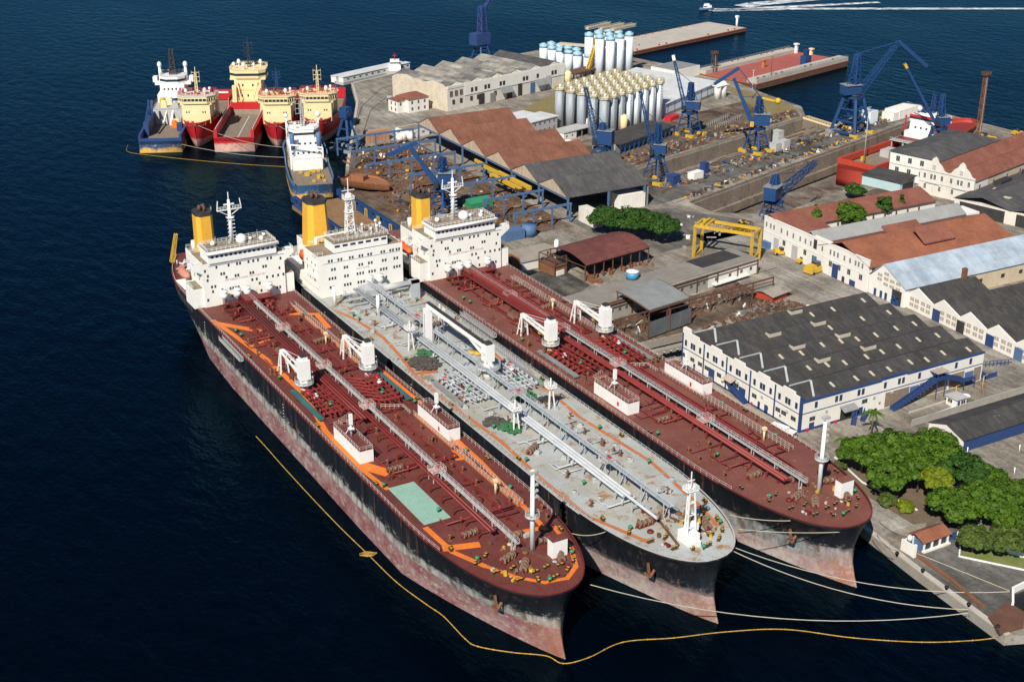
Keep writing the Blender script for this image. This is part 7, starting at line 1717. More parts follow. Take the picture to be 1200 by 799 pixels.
B = thing('prefab_office', 'two-storey prefab office with white roof beside the red-roofed hall', 'office', (*at(631, 158, GZ)[:2], GZ), R(16)); q = MB(); q.box(-5, 14, 0, 12, 0, 7); q.build('wall', M['light_grey'], B); q = MB(); q.box(-5.5, 14.5, -.5, 12.5, 7, 7.4); q.build('roof', R_['white'], B); wins(B, 'window', [(-5, y, z, L90) for y in (2,6,10) for z in (2,5.4)]+[(x, 0, z, 0) for x in (-2.5,1,4.5,8,11.5) for z in (2,5.4)], 1, 1.1, [M['glass'], M['light_grey']])
B = thing('prefab_office', 'smaller single prefab office left of the two-storey one', 'office', (*at(612, 148, GZ)[:2], GZ), R(16)); q = MB(); q.box(-4, 10, 0, 9, 0, 4.6); q.build('wall', M['wall_white'], B); q = MB(); q.box(-4.5, 10.5, -.5, 9.5, 4.6, 5); q.build('roof', R_['white'], B); wins(B, 'window', [(x, 0, 2.6, 0) for x in (-2, 2, 6)], 1.2, 1, [M['glass'], M['light_grey']])
B = thing('canopy_office', 'low white office with flat canopy on thin posts by the dock cranes', 'office', (*at(664, 165, GZ)[:2], GZ), R(14)); q = MB(); q.box(-2, 7, 0, 8, 0, 4); q.build('wall', M['wall_white'], B); q = MB(); q.box(-2.4, 24, -.4, 8.4, 4, 4.4); q.build('roof', M['light_grey'], B); q = MB()
for x in (11, 17, 23): q.box(x, x+.3, 0, .3, 0, 4); q.box(x, x+.3, 7, 7.3, 0, 4)
q.pieces('post', M['grey'], B); wins(B, 'window', [(x, 0, 2.2, 0) for x in (0, 4)], 1, 1, [M['glass'], M['wall_white']])
q = MB(); q.add([(0,0,1),(18,4,1),(16,12,1.2),(-1,8,1.2),(0,0,1.2),(18,4,1.2),(16,12,1.4),(-1,8,1.4)], [(0,3,2,1),(4,5,6,7),(0,1,5,4),(1,2,6,5),(2,3,7,6),(3,0,4,7)]); one('awning_roof', q, M['white_clean'], 'bright white low roof wedge behind the red hall', 'roof', (*at(648, 178, GZ)[:2], GZ))
B = thing('store_canopy', 'long dark-roofed store with rows of blue columns along the dock edge', 'store', (*at(727, 181, GZ)[:2], GZ), R(21))
q = MB(); q.box(0, 48, 0, 17, 4.4, 4.8); q.build('roof', R_['dark'], B); q = MB()
for k in range(13): q.box(k*3.9, k*3.9+.7, 0, .5, 0, 4.4)
q.box(0, 48, -.05, .4, 4.0, 4.4); q.pieces('column', M['crane_blue'], B); q = MB(); q.box(0, 48, 3, 16.6, 0, 4.3); q.build('wall', M['wall_grey'], B)
q = MB(); q.box(0, 11, 0, 6, 0, 4.4); one('container_office', q, M['steel_blue'], 'grey-blue container office between the left dock cranes', 'container', (*at(711, 182, GZ)[:2], GZ), R(18))
# ---- caisson gate of the upper dock
B = thing('dock_gate', 'red and cream caisson gate closing the upper dry dock', 'dock gate', (489, 538, 0)); q = MB(); a_ = Vector((0, 12, 0)); b_ = Vector((0, -17, 0)); q.box(-2, 2, -18, 5, -9, -1.6); q.build('lower_hull', mat('gate_red', (.34,.06,.045), (.26,.05,.04), (.16,.08,.06), rough=.8), B); q = MB(); q.box(-2.1, 2.1, -18, 5, -1.6, 2.2); q.build('upper_band', M['cream'], B); q = MB(); q.rail([(-2,-18,2.2),(-2,5,2.2)], 1.1, 2, .1); q.build('railing', M['rust_dark'], B)
# ================================================================ CRANES, TOWERS, GANTRY
CB = M['crane_blue']
def portal(root, w, h, top, feet='yellow', r=.9):
    q = MB(); r *= .8
    for a in (-1, 1):
        for b_ in (-1, 1): q.beam((a*w/2, b_*w/2, 1.0), (a*top/2, b_*top/2, h), r)
    for z in (.35, .7):
        k = w/2+(top/2-w/2)*z; zz = 1+(h-1)*z
        for s_ in (-1, 1): q.beam((-k, s_*k, zz), (k, s_*k, zz), r*.55); q.beam((s_*k, -k, zz), (s_*k, k, zz), r*.55)
    for s_ in (-1, 1): q.beam((s_*w/2, -w/2, 1.4), (s_*w/2, w/2, 1.4), r*.8)
    q.box(-top/2-.5, top/2+.5, -top/2-.5, top/2+.5, h, h+1); q.build('portal', CB, root)
    q = MB()
    for a in (-1, 1):
        for b_ in (-1, 1): q.box(a*w/2-1.0, a*w/2+1.0, b_*w/2-2.2, b_*w/2+2.2, 0, 1.5)
    q.pieces('bogie', M[feet], root)
def crane(label, px, py, w, h, top, house, hz, az, tip_px, foot_r=1.0, tower=8, lat=False, jib_az=None, jr=1.0, fly=None, tipm=None, cw=None, feet='yellow'):
    b_ = at(px, py, GZ); root = thing('harbour_crane', label, 'crane', b_, 0, 'blue harbour cranes')
    rot = R(14); root.rotation_euler = (0, 0, rot)
    def loc(v): d = Vector(v)-b_; return Vector((d.x*math.cos(rot)+d.y*math.sin(rot), -d.x*math.sin(rot)+d.y*math.cos(rot), d.z))
    portal(root, w, h, top, feet, foot_r)
    q = MB(); q.tube((0,0,h+1), (0,0,h+2), top*.5, 14); q.build('slew_ring', M['dark'], root)
    ja = R(jib_az); jd = Vector((math.sin(ja), math.cos(ja), 0)); jl = loc(b_+jd)
    rz = math.atan2(jl.y, jl.x)
    q = MB(); c, s_ = math.cos(rz), math.sin(rz)
    q.cbox(-house[0]*.22*c, -house[0]*.22*s_, h+2+house[2]/2, house[0], house[1]*.85, house[2]*.9, rz); q.build('machine_house', CB, root)
    q = MB(); q.cbox(-house[0]*.22*c, -house[0]*.22*s_, h+2+house[2]*.95+.12, house[0]*1.02, house[1]*1.04, .2, rz); q.build('house_roof', M['grey'], root)
    q = MB(); q.cbox(house[0]*.4*c-house[1]*.55*s_, house[0]*.4*s_+house[1]*.55*c, h+3.2, 1.8, 1.6, 2.2, rz); q.build('cab', M['glass'] if not cw else M['yellow'], root)
    z0 = h+2+house[2]
    q = MB(); back = Vector((-jl.x, -jl.y, 0))
    q.lattice((0,0,z0), (0,0,z0+tower), house[1]*.5, house[1]*.5, .28 if tower < 12 else .4, 5, .6); q.beam((0,0,z0), (0,0,z0+tower), house[1]*.28); q.build('tower', CB, root)
    base = Vector((jl.x*house[0]*.35, jl.y*house[0]*.35, h+2.4))
    tip = loc(on_plane(*tip_px, b_, ja))
    q = MB()
    if lat: q.lattice(base, tip, jr*1.6, jr*1.6, .18, None, .5)
    else: q.beam(base, base.lerp(tip, .5), jr*1.2, jr*1.3); q.beam(base.lerp(tip, .5), tip, jr*.9, jr)
    q.build('jib', CB, root)
    q = MB(); q.beam((0,0,z0+tower), base.lerp(tip, .72 if lat else .6), .22); q.beam((0,0,z0+tower), back*house[0]*.5+Vector((0,0,z0)), .3); q.build('stay', CB, root)
    if fly:
        f0 = loc(on_plane(*fly[0], b_, ja)); f1 = loc(on_plane(*fly[1], b_, ja))
        q = MB(); q.beam(f0, f1, jr*.8, jr); q.build('fly_jib', CB, root)
        q = MB(); q.beam(f0, Vector((0,0,z0+tower)), .4); q.build('back_stay', CB, root)
    if tipm:
        q = MB(); q.beam(tip, tip+(base-tip).normalized()*2.6, jr*1.3); q.build('jib_tip', M[tipm], root)
    if cw:
        q = MB(); e = back*7+Vector((0,0,z0+tower-2)); q.beam((0,0,z0+tower-.5), e, .9); q.sphere(e+back*1.5, 1.5, 10); q.build('counterweight', M['yellow'], root)
    return root
crane('dark blue lattice-jib crane nearest the grey silos', 705, 199, 9, 10, 5, (7,5.5,7), 0, 0, (686,102), .8, 3, True, -40, 1.5, feet='navy')
crane('blue crane with thin jib rising across the pale silos', 769, 213, 9, 11, 4, (5.5,5,4.5), 0, 0, (750,107), .7, 9, True, -45, .9, feet='yellow')
crane('blue crane in front of the pale shed, jib pointing steeply up', 807, 158, 9, 11, 5, (7,5.5,4.5), 0, 0, (789,65), .8, 9, True, -45, 1.1, tipm='white_clean')
crane('blue double-jib crane between the dry docks with yellow counterweight', 886, 178, 9, 11, 4.4, (7.5,6,6), 0, 0, (860,92), .9, 8, False, -52, 1.5, fly=((866,80),(837,99)), cw=True)
crane('largest blue crane with long angled lattice jib over the bay', 996, 156, 14, 18, 7, (9,7,5), 0, 0, (1053,49), 1.7, 15, True, 100, 1.9, fly=((1053,49),(1086,78)))
crane('blue crane standing beside the red ship in dock, slim jib with yellow tip', 1098, 172, 8, 9, 5, (6,5,4), 0, 0, (1060,75), 1.0, 11, False, -70, 1.0, tipm='yellow')
crane('blue lattice-boom crane alone on the near side of the lower dock', 905, 257, 8, 7, 5, (8,6,6), 0, 0, (956,190), .6, 4, True, 60, 2.0, feet='grey')
crane('blue crane behind the third yellow funnel with folded jib', 520, 250, 8, 10, 5, (7,6,6), 0, 0, (481,173), .9, 6, False, -62, 1.6, fly=((488,168),(454,182)), feet='grey')
# extra counter arm on the folded-jib crane is part of its house; the tall A-frame crane by the red ships:
b_ = at(407, 176, GZ); B = thing('harbour_crane', 'blue A-frame crane on the quay beside the red supply ships', 'crane', b_, R(27), 'blue harbour cranes')
portal(B, 9, 15, 2.4, 'grey', 1.3); q = MB(); q.box(-2.2, 2.2, -2.2, 2.2, 16, 21); q.build('machine_house', CB, B); q = MB(); q.tube((0,-2.25,18.4), (0,-2.6,18.4), 1.9, 16); q.build('drive_wheel', M['navy'], B); 
b_ = Vector((433, 820, 0)); 
b_ = at(543, 60, GZ); B = thing('harbour_crane', 'dark blue crane on the far shore cut by the top frame edge', 'crane', (b_.x, b_.y, GZ), R(14), 'blue harbour cranes')
B.location = (409.5, 757, GZ)
portal(B, 9, 9, 5, 'navy', 1.0); q = MB(); q.box(-7, 5, -3.5, 3.5, 10, 17); q.build('machine_house', M['navy'], B); q = MB(); q.lattice((1,0,17), (1,0,33), 4, 4, .6, 6, .7); q.beam((1,0,17), (1,0,33), 1.8); q.build('tower', M['navy'], B); q = MB(); q.lattice((1,0,29), (18,2,44), 2.4, 2.4, .3, 7, .5); q.beam((1,0,30), (14,2,40), 1.0); q.build('jib', M['navy'], B)
# lattice light towers
def light_tower(label, px, py, h, w=1.9, m='rust'):
    t = thing('lattice_tower', label, 'tower', at(px, py, GZ)); q = MB(); q.lattice((0,0,0), (0,0,h), w, w, .15, int(h/2.6), .75); q.build('mast', M[m], t)
    q = MB(); q.box(-1.6, 1.6, -1.6, 1.6, h, h+.3); q.rail([(-1.6,-1.6,h+.3),(1.6,-1.6,h+.3),(1.6,1.6,h+.3),(-1.6,1.6,h+.3)], 1.3, 1, .1, True)
    for s_ in (-1, 0, 1): q.box(s_*1.1-.4, s_*1.1+.4, -1.9, -1.6, h+.5, h+1.5)
    q.build('floodlight', M['rust_dark'], t); q = MB(); q.beam((-.2,-w/2-.3,0), (-.2,-w/2*.75-.3,h), .16, .12); q.build('ladder', M['light_grey'], t)
light_tower('tall rusty lattice floodlight tower at the right of the dry docks', 1143, 181, 38)
light_tower('shorter dark lattice tower near the shore left of the floating pontoon', 836, 87, 12, 2.6, 'rust_dark')
for i, (px, py, h, lb) in enumerate(((881,116,16,'thin pale lamp pole in front of the red-decked pontoon'), (1012,190,26,'thin lamp pole standing in front of the orange bulwark in dock'), (903,95,14,'thin dark pole behind the double-jib crane'))):
    q = MB(); q.tube((0,0,0), (0,0,h), .28, 8, .16); q.beam((-1.2,0,h), (1.2,0,h), .3); one('lamp_pole', q, M['light_grey'] if i != 2 else M['rust_dark'], lb, 'lamp pole', at(px, py, GZ))
# yellow gantry
B = thing('gantry_crane', 'yellow rectangular gantry crane frame in the middle of the yard', 'gantry crane', (310.5, 383, GZ), 0)
YG = M['yellow']; H_ = 12.5; P4 = [(-10.5, 6.6), (-1, 9.2), (5.2, -12), (4.8, -.6)]
FL, NL, NR, FR = Vector((-.4, 7.4, 0)), Vector((-8.7, 7.7, 0)), Vector((4.7, -10.9, 0)), Vector((8.6, -3, 0))
A1, A2, B1, B2 = Vector((-8.2, 8, 0)), Vector((-1.2, 12.5, 0)), Vector((3.8, -11, 0)), Vector((10.6, -7.4, 0))
for p in (A1, A2, B1, B2):
    q = MB(); q.beam(p, p+Vector((0,0,H_)), .9); q.build('leg', YG, B)
q = MB(); U_ = Vector((0,0,H_))
q.beam(A1+U_, B1+U_, .9, 1.1); q.beam(A2+U_, B2+U_, .9, 1.1); q.build('girder', YG, B)
q = MB(); q.beam(A1+U_, A2+U_, .7, .9); q.beam(B1+U_, B2+U_, .7, .9); q.beam(A1+Vector((0,0,.5)), A2+Vector((0,0,.5)), .8, .8); q.beam(B1+Vector((0,0,3.2)), B2+Vector((0,0,3.2)), .4, .5); q.build('cross_beam', YG, B)
q = MB(); q.beam(A1.lerp(B1,.12)+U_+Vector((0,0,.8)), A2.lerp(B2,.12)+U_+Vector((0,0,.8)), 1.0, .9); q.beam(A1.lerp(B1,.2)+U_+Vector((0,0,.8)), A2.lerp(B2,.2)+U_+Vector((0,0,.8)), .8, .8); q.rail([A1+U_+Vector((0,0,.5)), B1+U_+Vector((0,0,.5))], 1.1, 1.6, .07); q.build('hoist_trolley', YG, B)
# ================================================================ TREES AND PLANTS
def leaf_mat(name, a, b_, c_):
    m = bpy.data.materials.new(name); m.use_nodes = True; nt = m.node_tree; N = nt.nodes; L = nt.links; b = N['Principled BSDF']; b.inputs['Roughness'].default_value = .6; b.inputs['Specular IOR Level'].default_value = .2
    tc = N.new('ShaderNodeTexCoord'); n = N.new('ShaderNodeTexNoise'); n.inputs['Scale'].default_value = .55; n.inputs['Detail'].default_value = 6; L.new(tc.outputs['Object'], n.inputs[0]); cr = N.new('ShaderNodeValToRGB'); L.new(n.outputs[0], cr.inputs[0])
    e = cr.color_ramp.elements; e[0].position = .35; e[0].color = col(a); e[1].position = .65; e[1].color = col(c_); q = e.new(.5); q.color = col(b_); L.new(cr.outputs[0], b.inputs['Base Color'])
    b.inputs['Subsurface Weight'].default_value = 0
    return m
LF = {'mid': leaf_mat('leaves_green', (.026,.062,.004), (.048,.10,.006), (.072,.135,.009)), 'bright': leaf_mat('leaves_yellow_green', (.08,.11,.004), (.12,.155,.006), (.155,.19,.01)), 'dark': leaf_mat('leaves_dark', (.014,.04,.006), (.026,.068,.009), (.042,.095,.013)), 'olive': leaf_mat('leaves_olive', (.035,.055,.01), (.055,.085,.015), (.08,.115,.02))}
def tree(label, px, py, rpx, kind, h=8.0, group=None, flat=.62, name='broadleaf_tree'):
    rg = random.Random(int(px*7+py)); c = at(px, py, GZ+h*.72); d = (c-Vector((0,0,CAMH))).length; r = rpx*d/1600
    t = thing(name, label, 'tree', (c.x, c.y, GZ), 0, group)
    q = MB(); q.tube((0,0,-.1), (rg.uniform(-.3,.3), rg.uniform(-.3,.3), h*.5), .34, 8, .22)
    for k in range(7):
        a = k*.9+rg.random(); q.tube((0,0,h*.38), (math.cos(a)*r*.6, math.sin(a)*r*.6, h*(.62+.15*rg.random())), .16, 6, .06)
    q.build('trunk', M['trunk'], t)
    q = MB(); n_ = int(34+r*6); cl = []
    for k in range(n_):
        a = rg.uniform(0, 6.28); f = rg.random()**.5; rr = r*f*.9; zz = h*.72+(h*.34)*(1-f*f)*rg.uniform(-.4, 1)+rg.uniform(-.9, .5)
        cl.append((math.cos(a)*rr, math.sin(a)*rr, zz, rg.uniform(.10, .27)*r+.45))
    for (x, y, z, cr_) in cl:
        for k in range(int(60+cr_*50)):
            u = rg.uniform(-1, 1); a = rg.uniform(0, 6.28); s_ = math.sqrt(1-u*u); rr = cr_*rg.uniform(.72, 1.05)
            p = Vector((x+rr*s_*math.cos(a), y+rr*s_*math.sin(a), z+rr*u*flat))
            nrm = Vector((s_*math.cos(a)+rg.uniform(-.5,.5), s_*math.sin(a)+rg.uniform(-.5,.5), u+.5+rg.uniform(-.4,.4))).normalized()
            e = nrm.cross(Vector((rg.uniform(-1,1), rg.uniform(-1,1), rg.uniform(-1,1)))).normalized(); g = nrm.cross(e); w_ = rg.uniform(.14, .44)
            q.add([p-e*w_-g*w_*.6, p+e*w_-g*w_*.6, p+e*w_*.7+g*w_*.8, p-e*w_*.7+g*w_*.8], [(0,1,2,3)])
    q.build('crown', LF[kind], t); return t
GR = 'trees of the quayside grove'
tree('round green tree at the left tip of the quayside grove', 1012, 528, 27, 'mid', 9, GR)
tree('broad green tree in the grove, right behind the leftmost one', 1048, 522, 30, 'mid', 10, GR)
tree('green tree at the near edge of the grove above the path', 1040, 556, 24, 'mid', 9, GR)
tree('tall green tree touching the gable of the blue-walled shed', 1092, 522, 32, 'mid', 11, GR)
tree('green tree squeezed between the gable-side tree and the yellow-green one', 1078, 550, 22, 'mid', 9, GR)
tree('bright yellow-green tree, lightest of the grove', 1098, 560, 17, 'bright', 10, GR)
tree('dark green tree at the back of the grove near the dirt yard', 1130, 548, 26, 'dark', 9, GR)
tree('leafy green tree directly above the grey quay wall garden', 1118, 590, 30, 'mid', 8, GR)
tree('lively green tree at the right centre of the grove', 1152, 582, 30, 'mid', 9, GR)
tree('green tree at the right frame edge of the grove', 1190, 578, 28, 'mid', 9, GR)
tree('green tree at the upper right of the grove', 1162, 558, 18, 'mid', 7, GR)
tree('dark tree cut by the right frame edge beside the blue metal roof', 1200, 283, 10, 'dark', 8)
tree('green tree overhanging the white garden wall', 1180, 604, 22, 'mid', 7, GR)
tree('dark olive spreading tree left above the white garden wall', 1142, 628, 20, 'olive', 6, GR)
tree('dark olive tree in the lower right above the wall', 1182, 630, 24, 'olive', 6, GR)
G2 = 'trees of the yard grove'
tree('dark green tree at the left of the round yard grove', 716, 254, 26, 'dark', 10, G2)
tree('dark green tree in the middle of the round yard grove', 744, 256, 28, 'dark', 11.5, G2)
tree('dark green tree at the right of the round yard grove', 770, 262, 26, 'dark', 10, G2)
tree('small green tree behind the orange-roofed long building', 1003, 222, 11, 'dark', 6)
tree('bright green tree inside the planted courtyard', 997, 250, 17, 'mid', 16)
tree('small dark tree at the far end of the planted courtyard', 1035, 242, 9, 'dark', 15)
tree('low dark bush cluster beside the bright courtyard tree', 1054, 240, 8, 'dark', 13)
tree('low dark shrub tree beside the floodlight tower', 1178, 172, 20, 'dark', 5, flat=.4)
tree('tiny shrub on the orange courtyard roof edge', 957, 252, 5, 'mid', 16, name='shrub')
for i, (x, y, r_, lb) in enumerate(((1040,585,9,'small shrub beside the white kerb of the garden'), (1062,592,8,'yellowish shrub at the garden corner by the path'), (984,545,6,'shrub at the foot of the palm'), (1085,625,5,'lone shrub by the blue gate'))):
    tree(lb, x, y, r_, 'olive' if i % 2 == 0 else 'bright', 2.2, name='shrub')
def palm(label, px, py, h, n_=15, sc=1.0):
    rg = random.Random(int(px)); t = thing('palm_tree', label, 'palm', at(px, py, GZ)); q = MB(); q.tube((0,0,-.1), (.3,.1,h), .22, 8, .14); q.build('trunk', M['trunk'], t)
    q = MB()
    for k in range(n_):
        a = k*6.28/n_*2.4+rg.random(); L_ = rg.uniform(2.4, 3.2)*sc; up = rg.uniform(.1, 1.2); prev = Vector((.3,.1,h))
        for s_ in range(6):
            t_ = (s_+1)/6; p = Vector((.3+math.cos(a)*L_*t_, .1+math.sin(a)*L_*t_, h+up*math.sin(t_*2.2)-t_*t_*1.6)); n2 = Vector((-math.sin(a), math.cos(a), 0)); w_ = .55*(1-t_*.7)*sc
            q.add([prev-n2*w_+Vector((0,0,-.25)), p-n2*w_*.8+Vector((0,0,-.25)), p, prev], [(0,1,2,3)]); q.add([prev+n2*w_+Vector((0,0,-.25)), p+n2*w_*.8+Vector((0,0,-.25)), p, prev], [(3,2,1,0)]); prev = p
    q.build('crown', LF['mid'], t)
palm('palm tree with spreading fronds left of the quayside grove', 987, 541, 6.5, 16, 1.15); palm('palm tree half hidden at the back of the grove', 1020, 512, 7.5, 14, 1.1)
# ================================================================ MOORING LINES, BOOM
def rope(label, p0, p1, sag, r=.085, m='rope', n=14):
    p0 = Vector(p0); p1 = Vector(p1); q = MB(); q.path([p0.lerp(p1, k/n)-Vector((0,0,sag*4*(k/n)*(1-k/n))) for k in range(n+1)], r, 6); one('mooring_line', q, M[m], label, 'rope')
rope('mooring line from the grey-decked tanker bow to the white parapet, topmost of the long three', (172,204,15), at(1183,693,GZ+.5), 4, .1)
rope('middle long mooring line from the grey-decked tanker bow to the quay corner', (171,203,15), at(1135,714,GZ+.5), 3.5, .1)
rope('lowest long mooring line running from the helipad tanker bow to the quay corner', (137,206.5,14.6), at(1134,718,GZ+.5), 5, .1)
rope('mooring line from the quay-side tanker bow to the white wall stub', (209,196.5,15), at(1053,645,GZ+.5), 1.5)
rope('second mooring line from the quay-side tanker bow, left of the white wall stub', (207,196,15), at(1047,652,GZ+.5), 1)
rope('mooring line along the quay from the worn-decked tanker to the kiosk', (214,201,15), at(1062,628,GZ+.5), 1)
rope('mooring line across the south yard concrete', at(1072,647,GZ+.1), at(1183,692,GZ+.2), 0)
rope('crossing mooring line between the two right-hand tanker bows', (198.5,197,14.2), (178,208,15.3), .5)
rope('second crossing line between the two right-hand tanker bows', (191.5,206,14.6), (180,214,15.4), .5)
rope('short line between helipad tanker and grey-decked tanker near the bows', (143.5,226,15.4), (151.5,222,15.4), 1)
rope('line from the first red supply ship bow to the tug ship', (*axis_loc(666,-124.5)[:2], 11.5), (222,592,9), 3)
rope('line from the middle red supply ship bow to the tug ship mast', (*axis_loc(663,-84.5)[:2], 11.5), (240,592,9), 2)
rope('white line from the blue-hulled ship stern to the tug ship', (181,646,4), (222,585,6), 2)
q = MB(); pts = [at(x, y, .12) for x, y in ((300,511),(312,524),(326,540),(345,561),(372,590),(400,619),(430,648),(465,682),(500,708),(520,722),(545,748),(560,757),(600,764),(640,768),(660,777),(690,770),(730,752),(790,747),(850,740),(920,737),(1000,747),(1080,752),(1140,750),(1173,746))]
def smooth_pts(p, k=6):
    out = []
    for i in range(len(p)-1):
        p0, p1, p2, p3 = p[max(i-1,0)], p[i], p[i+1], p[min(i+2,len(p)-1)]
        for j in range(k): t = j/k; out.append(.5*((2*p1)+(p2-p0)*t+(2*p0-5*p1+4*p2-p3)*t*t+(3*p1-p0-3*p2+p3)*t**3))
    return out+[p[-1]]
q.path(smooth_pts(pts), .115, 8)
for i_, p_ in enumerate(smooth_pts(pts)):
    if i_ % 3 == 0 and i_ > 30: q.sphere(p_, .2, 6)
k_ = pts[6]
for a in range(5): q.path([k_+Vector((math.cos(t)*1.5+a*.3-.6, math.sin(t)*.7-a*.3, .15)) for t in (0,1.2,2.4,3.6,4.8,6.2)], .1, 6)
one('floating_boom', q, M['boom'], 'yellow floating oil boom curving on the water round the tankers', 'boom')
q = MB(); q.path(smooth_pts([at(x, y, .1) for x, y in ((150,170),(150,178),(175,182),(230,188),(290,193),(342,196))]), .09, 6); one('floating_boom', q, M['boom'], 'yellow floating boom across the water behind the red supply ships', 'boom')
# ================================================================ VEHICLES
def truck(label, p, rz, cabm, bedm, L_=9, name='truck', cat='truck', box=False):
    t = thing(name, label, cat, p, rz); q = MB(); q.box(-1.2, 1.2, -L_/2, -L_/2+2.2, .6, 2.7); q.build('cab', M[cabm], t)
    q = MB(); q.box(-1.05, 1.05, -L_/2-.04, -L_/2, 1.6, 2.4); q.box(-1.24, 1.24, -L_/2+.3, -L_/2+1.5, 1.6, 2.4); q.build('windscreen', M['glass'], t)
    q = MB(); q.box(-1.25, 1.25, -L_/2+2.4, L_/2, .9, 3.2 if box else 1.9); q.build('cargo_bed', M[bedm], t)
    q = MB(); 
    for y in (-L_/2+1.1, L_/2-2.6, L_/2-1.2):
        for s_ in (-1, 1): q.tube((s_*1.0, y, .5), (s_*1.3, y, .5), .5, 12)
    q.build('wheel', M['black'], t)
truck('truck with blue cab and long dark bed on the upper quay', at(457, 121, GZ), R(160), 'silo_blue', 'rust_dark', 13)
truck('white box van parked at the warehouse corner beside the tanker', at(917, 512, GZ), R(18), 'white_clean', 'white_clean', 7.5, 'van', 'van', True)
def loader(label, p, rz, m='yellow', sc=1.0):
    t = thing('forklift', label, 'work vehicle', p, rz); q = MB(); q.box(-1.3*sc, 1.3*sc, -2.6*sc, 2.6*sc, .5, 1.6*sc); q.box(-1.0*sc, 1.0*sc, .4*sc, 2.3*sc, 1.6*sc, 2.2*sc); q.build('body', M[m], t)
    q = MB(); q.box(-.8*sc, .8*sc, -1.2*sc, .3*sc, 1.6*sc, 2.8*sc); q.build('cab', M['glass'], t); q = MB(); q.beam((0, -2.4*sc, 1.4*sc), (0, -4.4*sc, 1.0*sc), .4*sc); q.box(-1.1*sc, 1.1*sc, -4.8*sc, -4.4*sc, .3, 1.2*sc); q.build('fork', M[m], t)
    q = MB()
    for y in (-1.7, 1.7):
        for s_ in (-1, 1): q.tube((s_*1.1*sc, y*sc, .55), (s_*1.45*sc, y*sc, .55), .55, 12)
    q.build('wheel', M['black'], t)
loader('yellow mobile crane vehicle parked in front of the blue doors', at(954, 319, GZ), R(100), sc=1.5)
loader('small yellow loader at the far end of the long white facade', at(914, 298, GZ), R(70))
loader('yellow loader between two doors of the long white facade', at(939, 308, GZ), R(95), sc=.8)
loader('yellow and blue machine by the floodlight tower', at(1152, 164, GZ), R(60), sc=1.3)
loader('small yellow machine on the far right shore', at(1191, 158, GZ), R(90))
loader('yellow digger under the fallen blue crane arm', at(870, 262, GZ), R(30), sc=.6)
# ================================================================ YARD OBJECTS
def cbox_thing(name, label, cat, px, py, s, m, rz=14, z=GZ):
    q = MB(); q.box(-s[0]/2, s[0]/2, -s[1]/2, s[1]/2, 0, s[2]); q.box(-s[0]/2-.05, s[0]/2+.05, -s[1]/2-.05, s[1]/2+.05, s[2], s[2]+.12)
    for k in range(int(s[0]/.8)): q.box(-s[0]/2+.3+k*.8, -s[0]/2+.42+k*.8, -s[1]/2-.06, -s[1]/2, .15, s[2]-.1)
    one(name, q, M[m], label, cat, at(px, py, z), R(rz))
cbox_thing('container', 'white container on the pier between the dry docks', 'container', 815, 209, (7,3.5,3), 'white')
cbox_thing('tank_block', 'pale grey tank block behind the double-jib crane foot, taller one', 'tank', 910, 172, (4.5,4.5,8), 'light_grey')
cbox_thing('tank_block', 'lower pale grey block right of the taller tank block', 'tank', 918, 175, (5,4,4.5), 'light_grey')
cbox_thing('tank_block', 'lower pale grey block in front of the taller tank block', 'tank', 908, 177, (4,4,4), 'light_grey')
cbox_thing('container', 'white crate by the feet of the largest blue crane', 'container', 1017, 143, (7,7,6), 'silo_white')
cbox_thing('site_hut', 'long white flat hut on the far pier near the red ship', 'hut', 1058, 135, (22,9,4.5), 'wall_white')
cbox_thing('site_hut', 'small white hut left of the long flat hut', 'hut', 1044, 140, (7,7,4), 'wall_white')
cbox_thing('store_box', 'white block house with rusty door beside the yard grove', 'building', 735, 241, (12,9,6), 'wall_white', 0)
cbox_thing('store_box', 'weathered white wall house left of the yard grove', 'building', 692, 262, (4,12,6), 'wall_old', 0)
cbox_thing('container', 'bright red flat container by the pale shed', 'container', 787, 140, (9,4,1.8), 'red_small', 25)
cbox_thing('container', 'blue tank trailer near the long facade corner', 'container', 899, 290, (4,2.6,2.4), 'steel_blue', 90)
cbox_thing('pump', 'blue pump unit at the foot of the slim blue crane', 'pump', 789, 215, (5,4,4), 'navy')
cbox_thing('pump', 'dark blue pump beside the white container', 'pump', 825, 203, (3,3,5), 'navy')
q = MB(); q.lathe(-2,0,[(2,0),(2,8),(1,9)],14); q.lathe(3,0,[(2,0),(2,8),(1,9)],14); q.box(-4.4,5.4,-2.2,2.2,7,7.4); one('tank', q, M['white'], 'pair of white vertical tanks at the right end of the pale shed', 'tank', at(843, 115, GZ), R(14))
q = MB(); q.box(-7,7,-2,2,0,1.2); q.box(-3,3,-1.2,1.2,1.2,2.2); one('work_float', q, M['grey'], 'grey flat boat lying on the pier near the upper dock gate', 'boat', at(975, 156, GZ), R(20))
q = MB(); q.rail([(0,0,0),(30,6,0)], 2.2, 2.4, .12); q.rail([(0,6,0),(26,11,0)], 2.2, 2.4, .12); one('pipe_rack', q, M['light_grey'], 'pale pipe rack fence beside the upper dock', 'fence', at(838, 152, GZ), R(14))
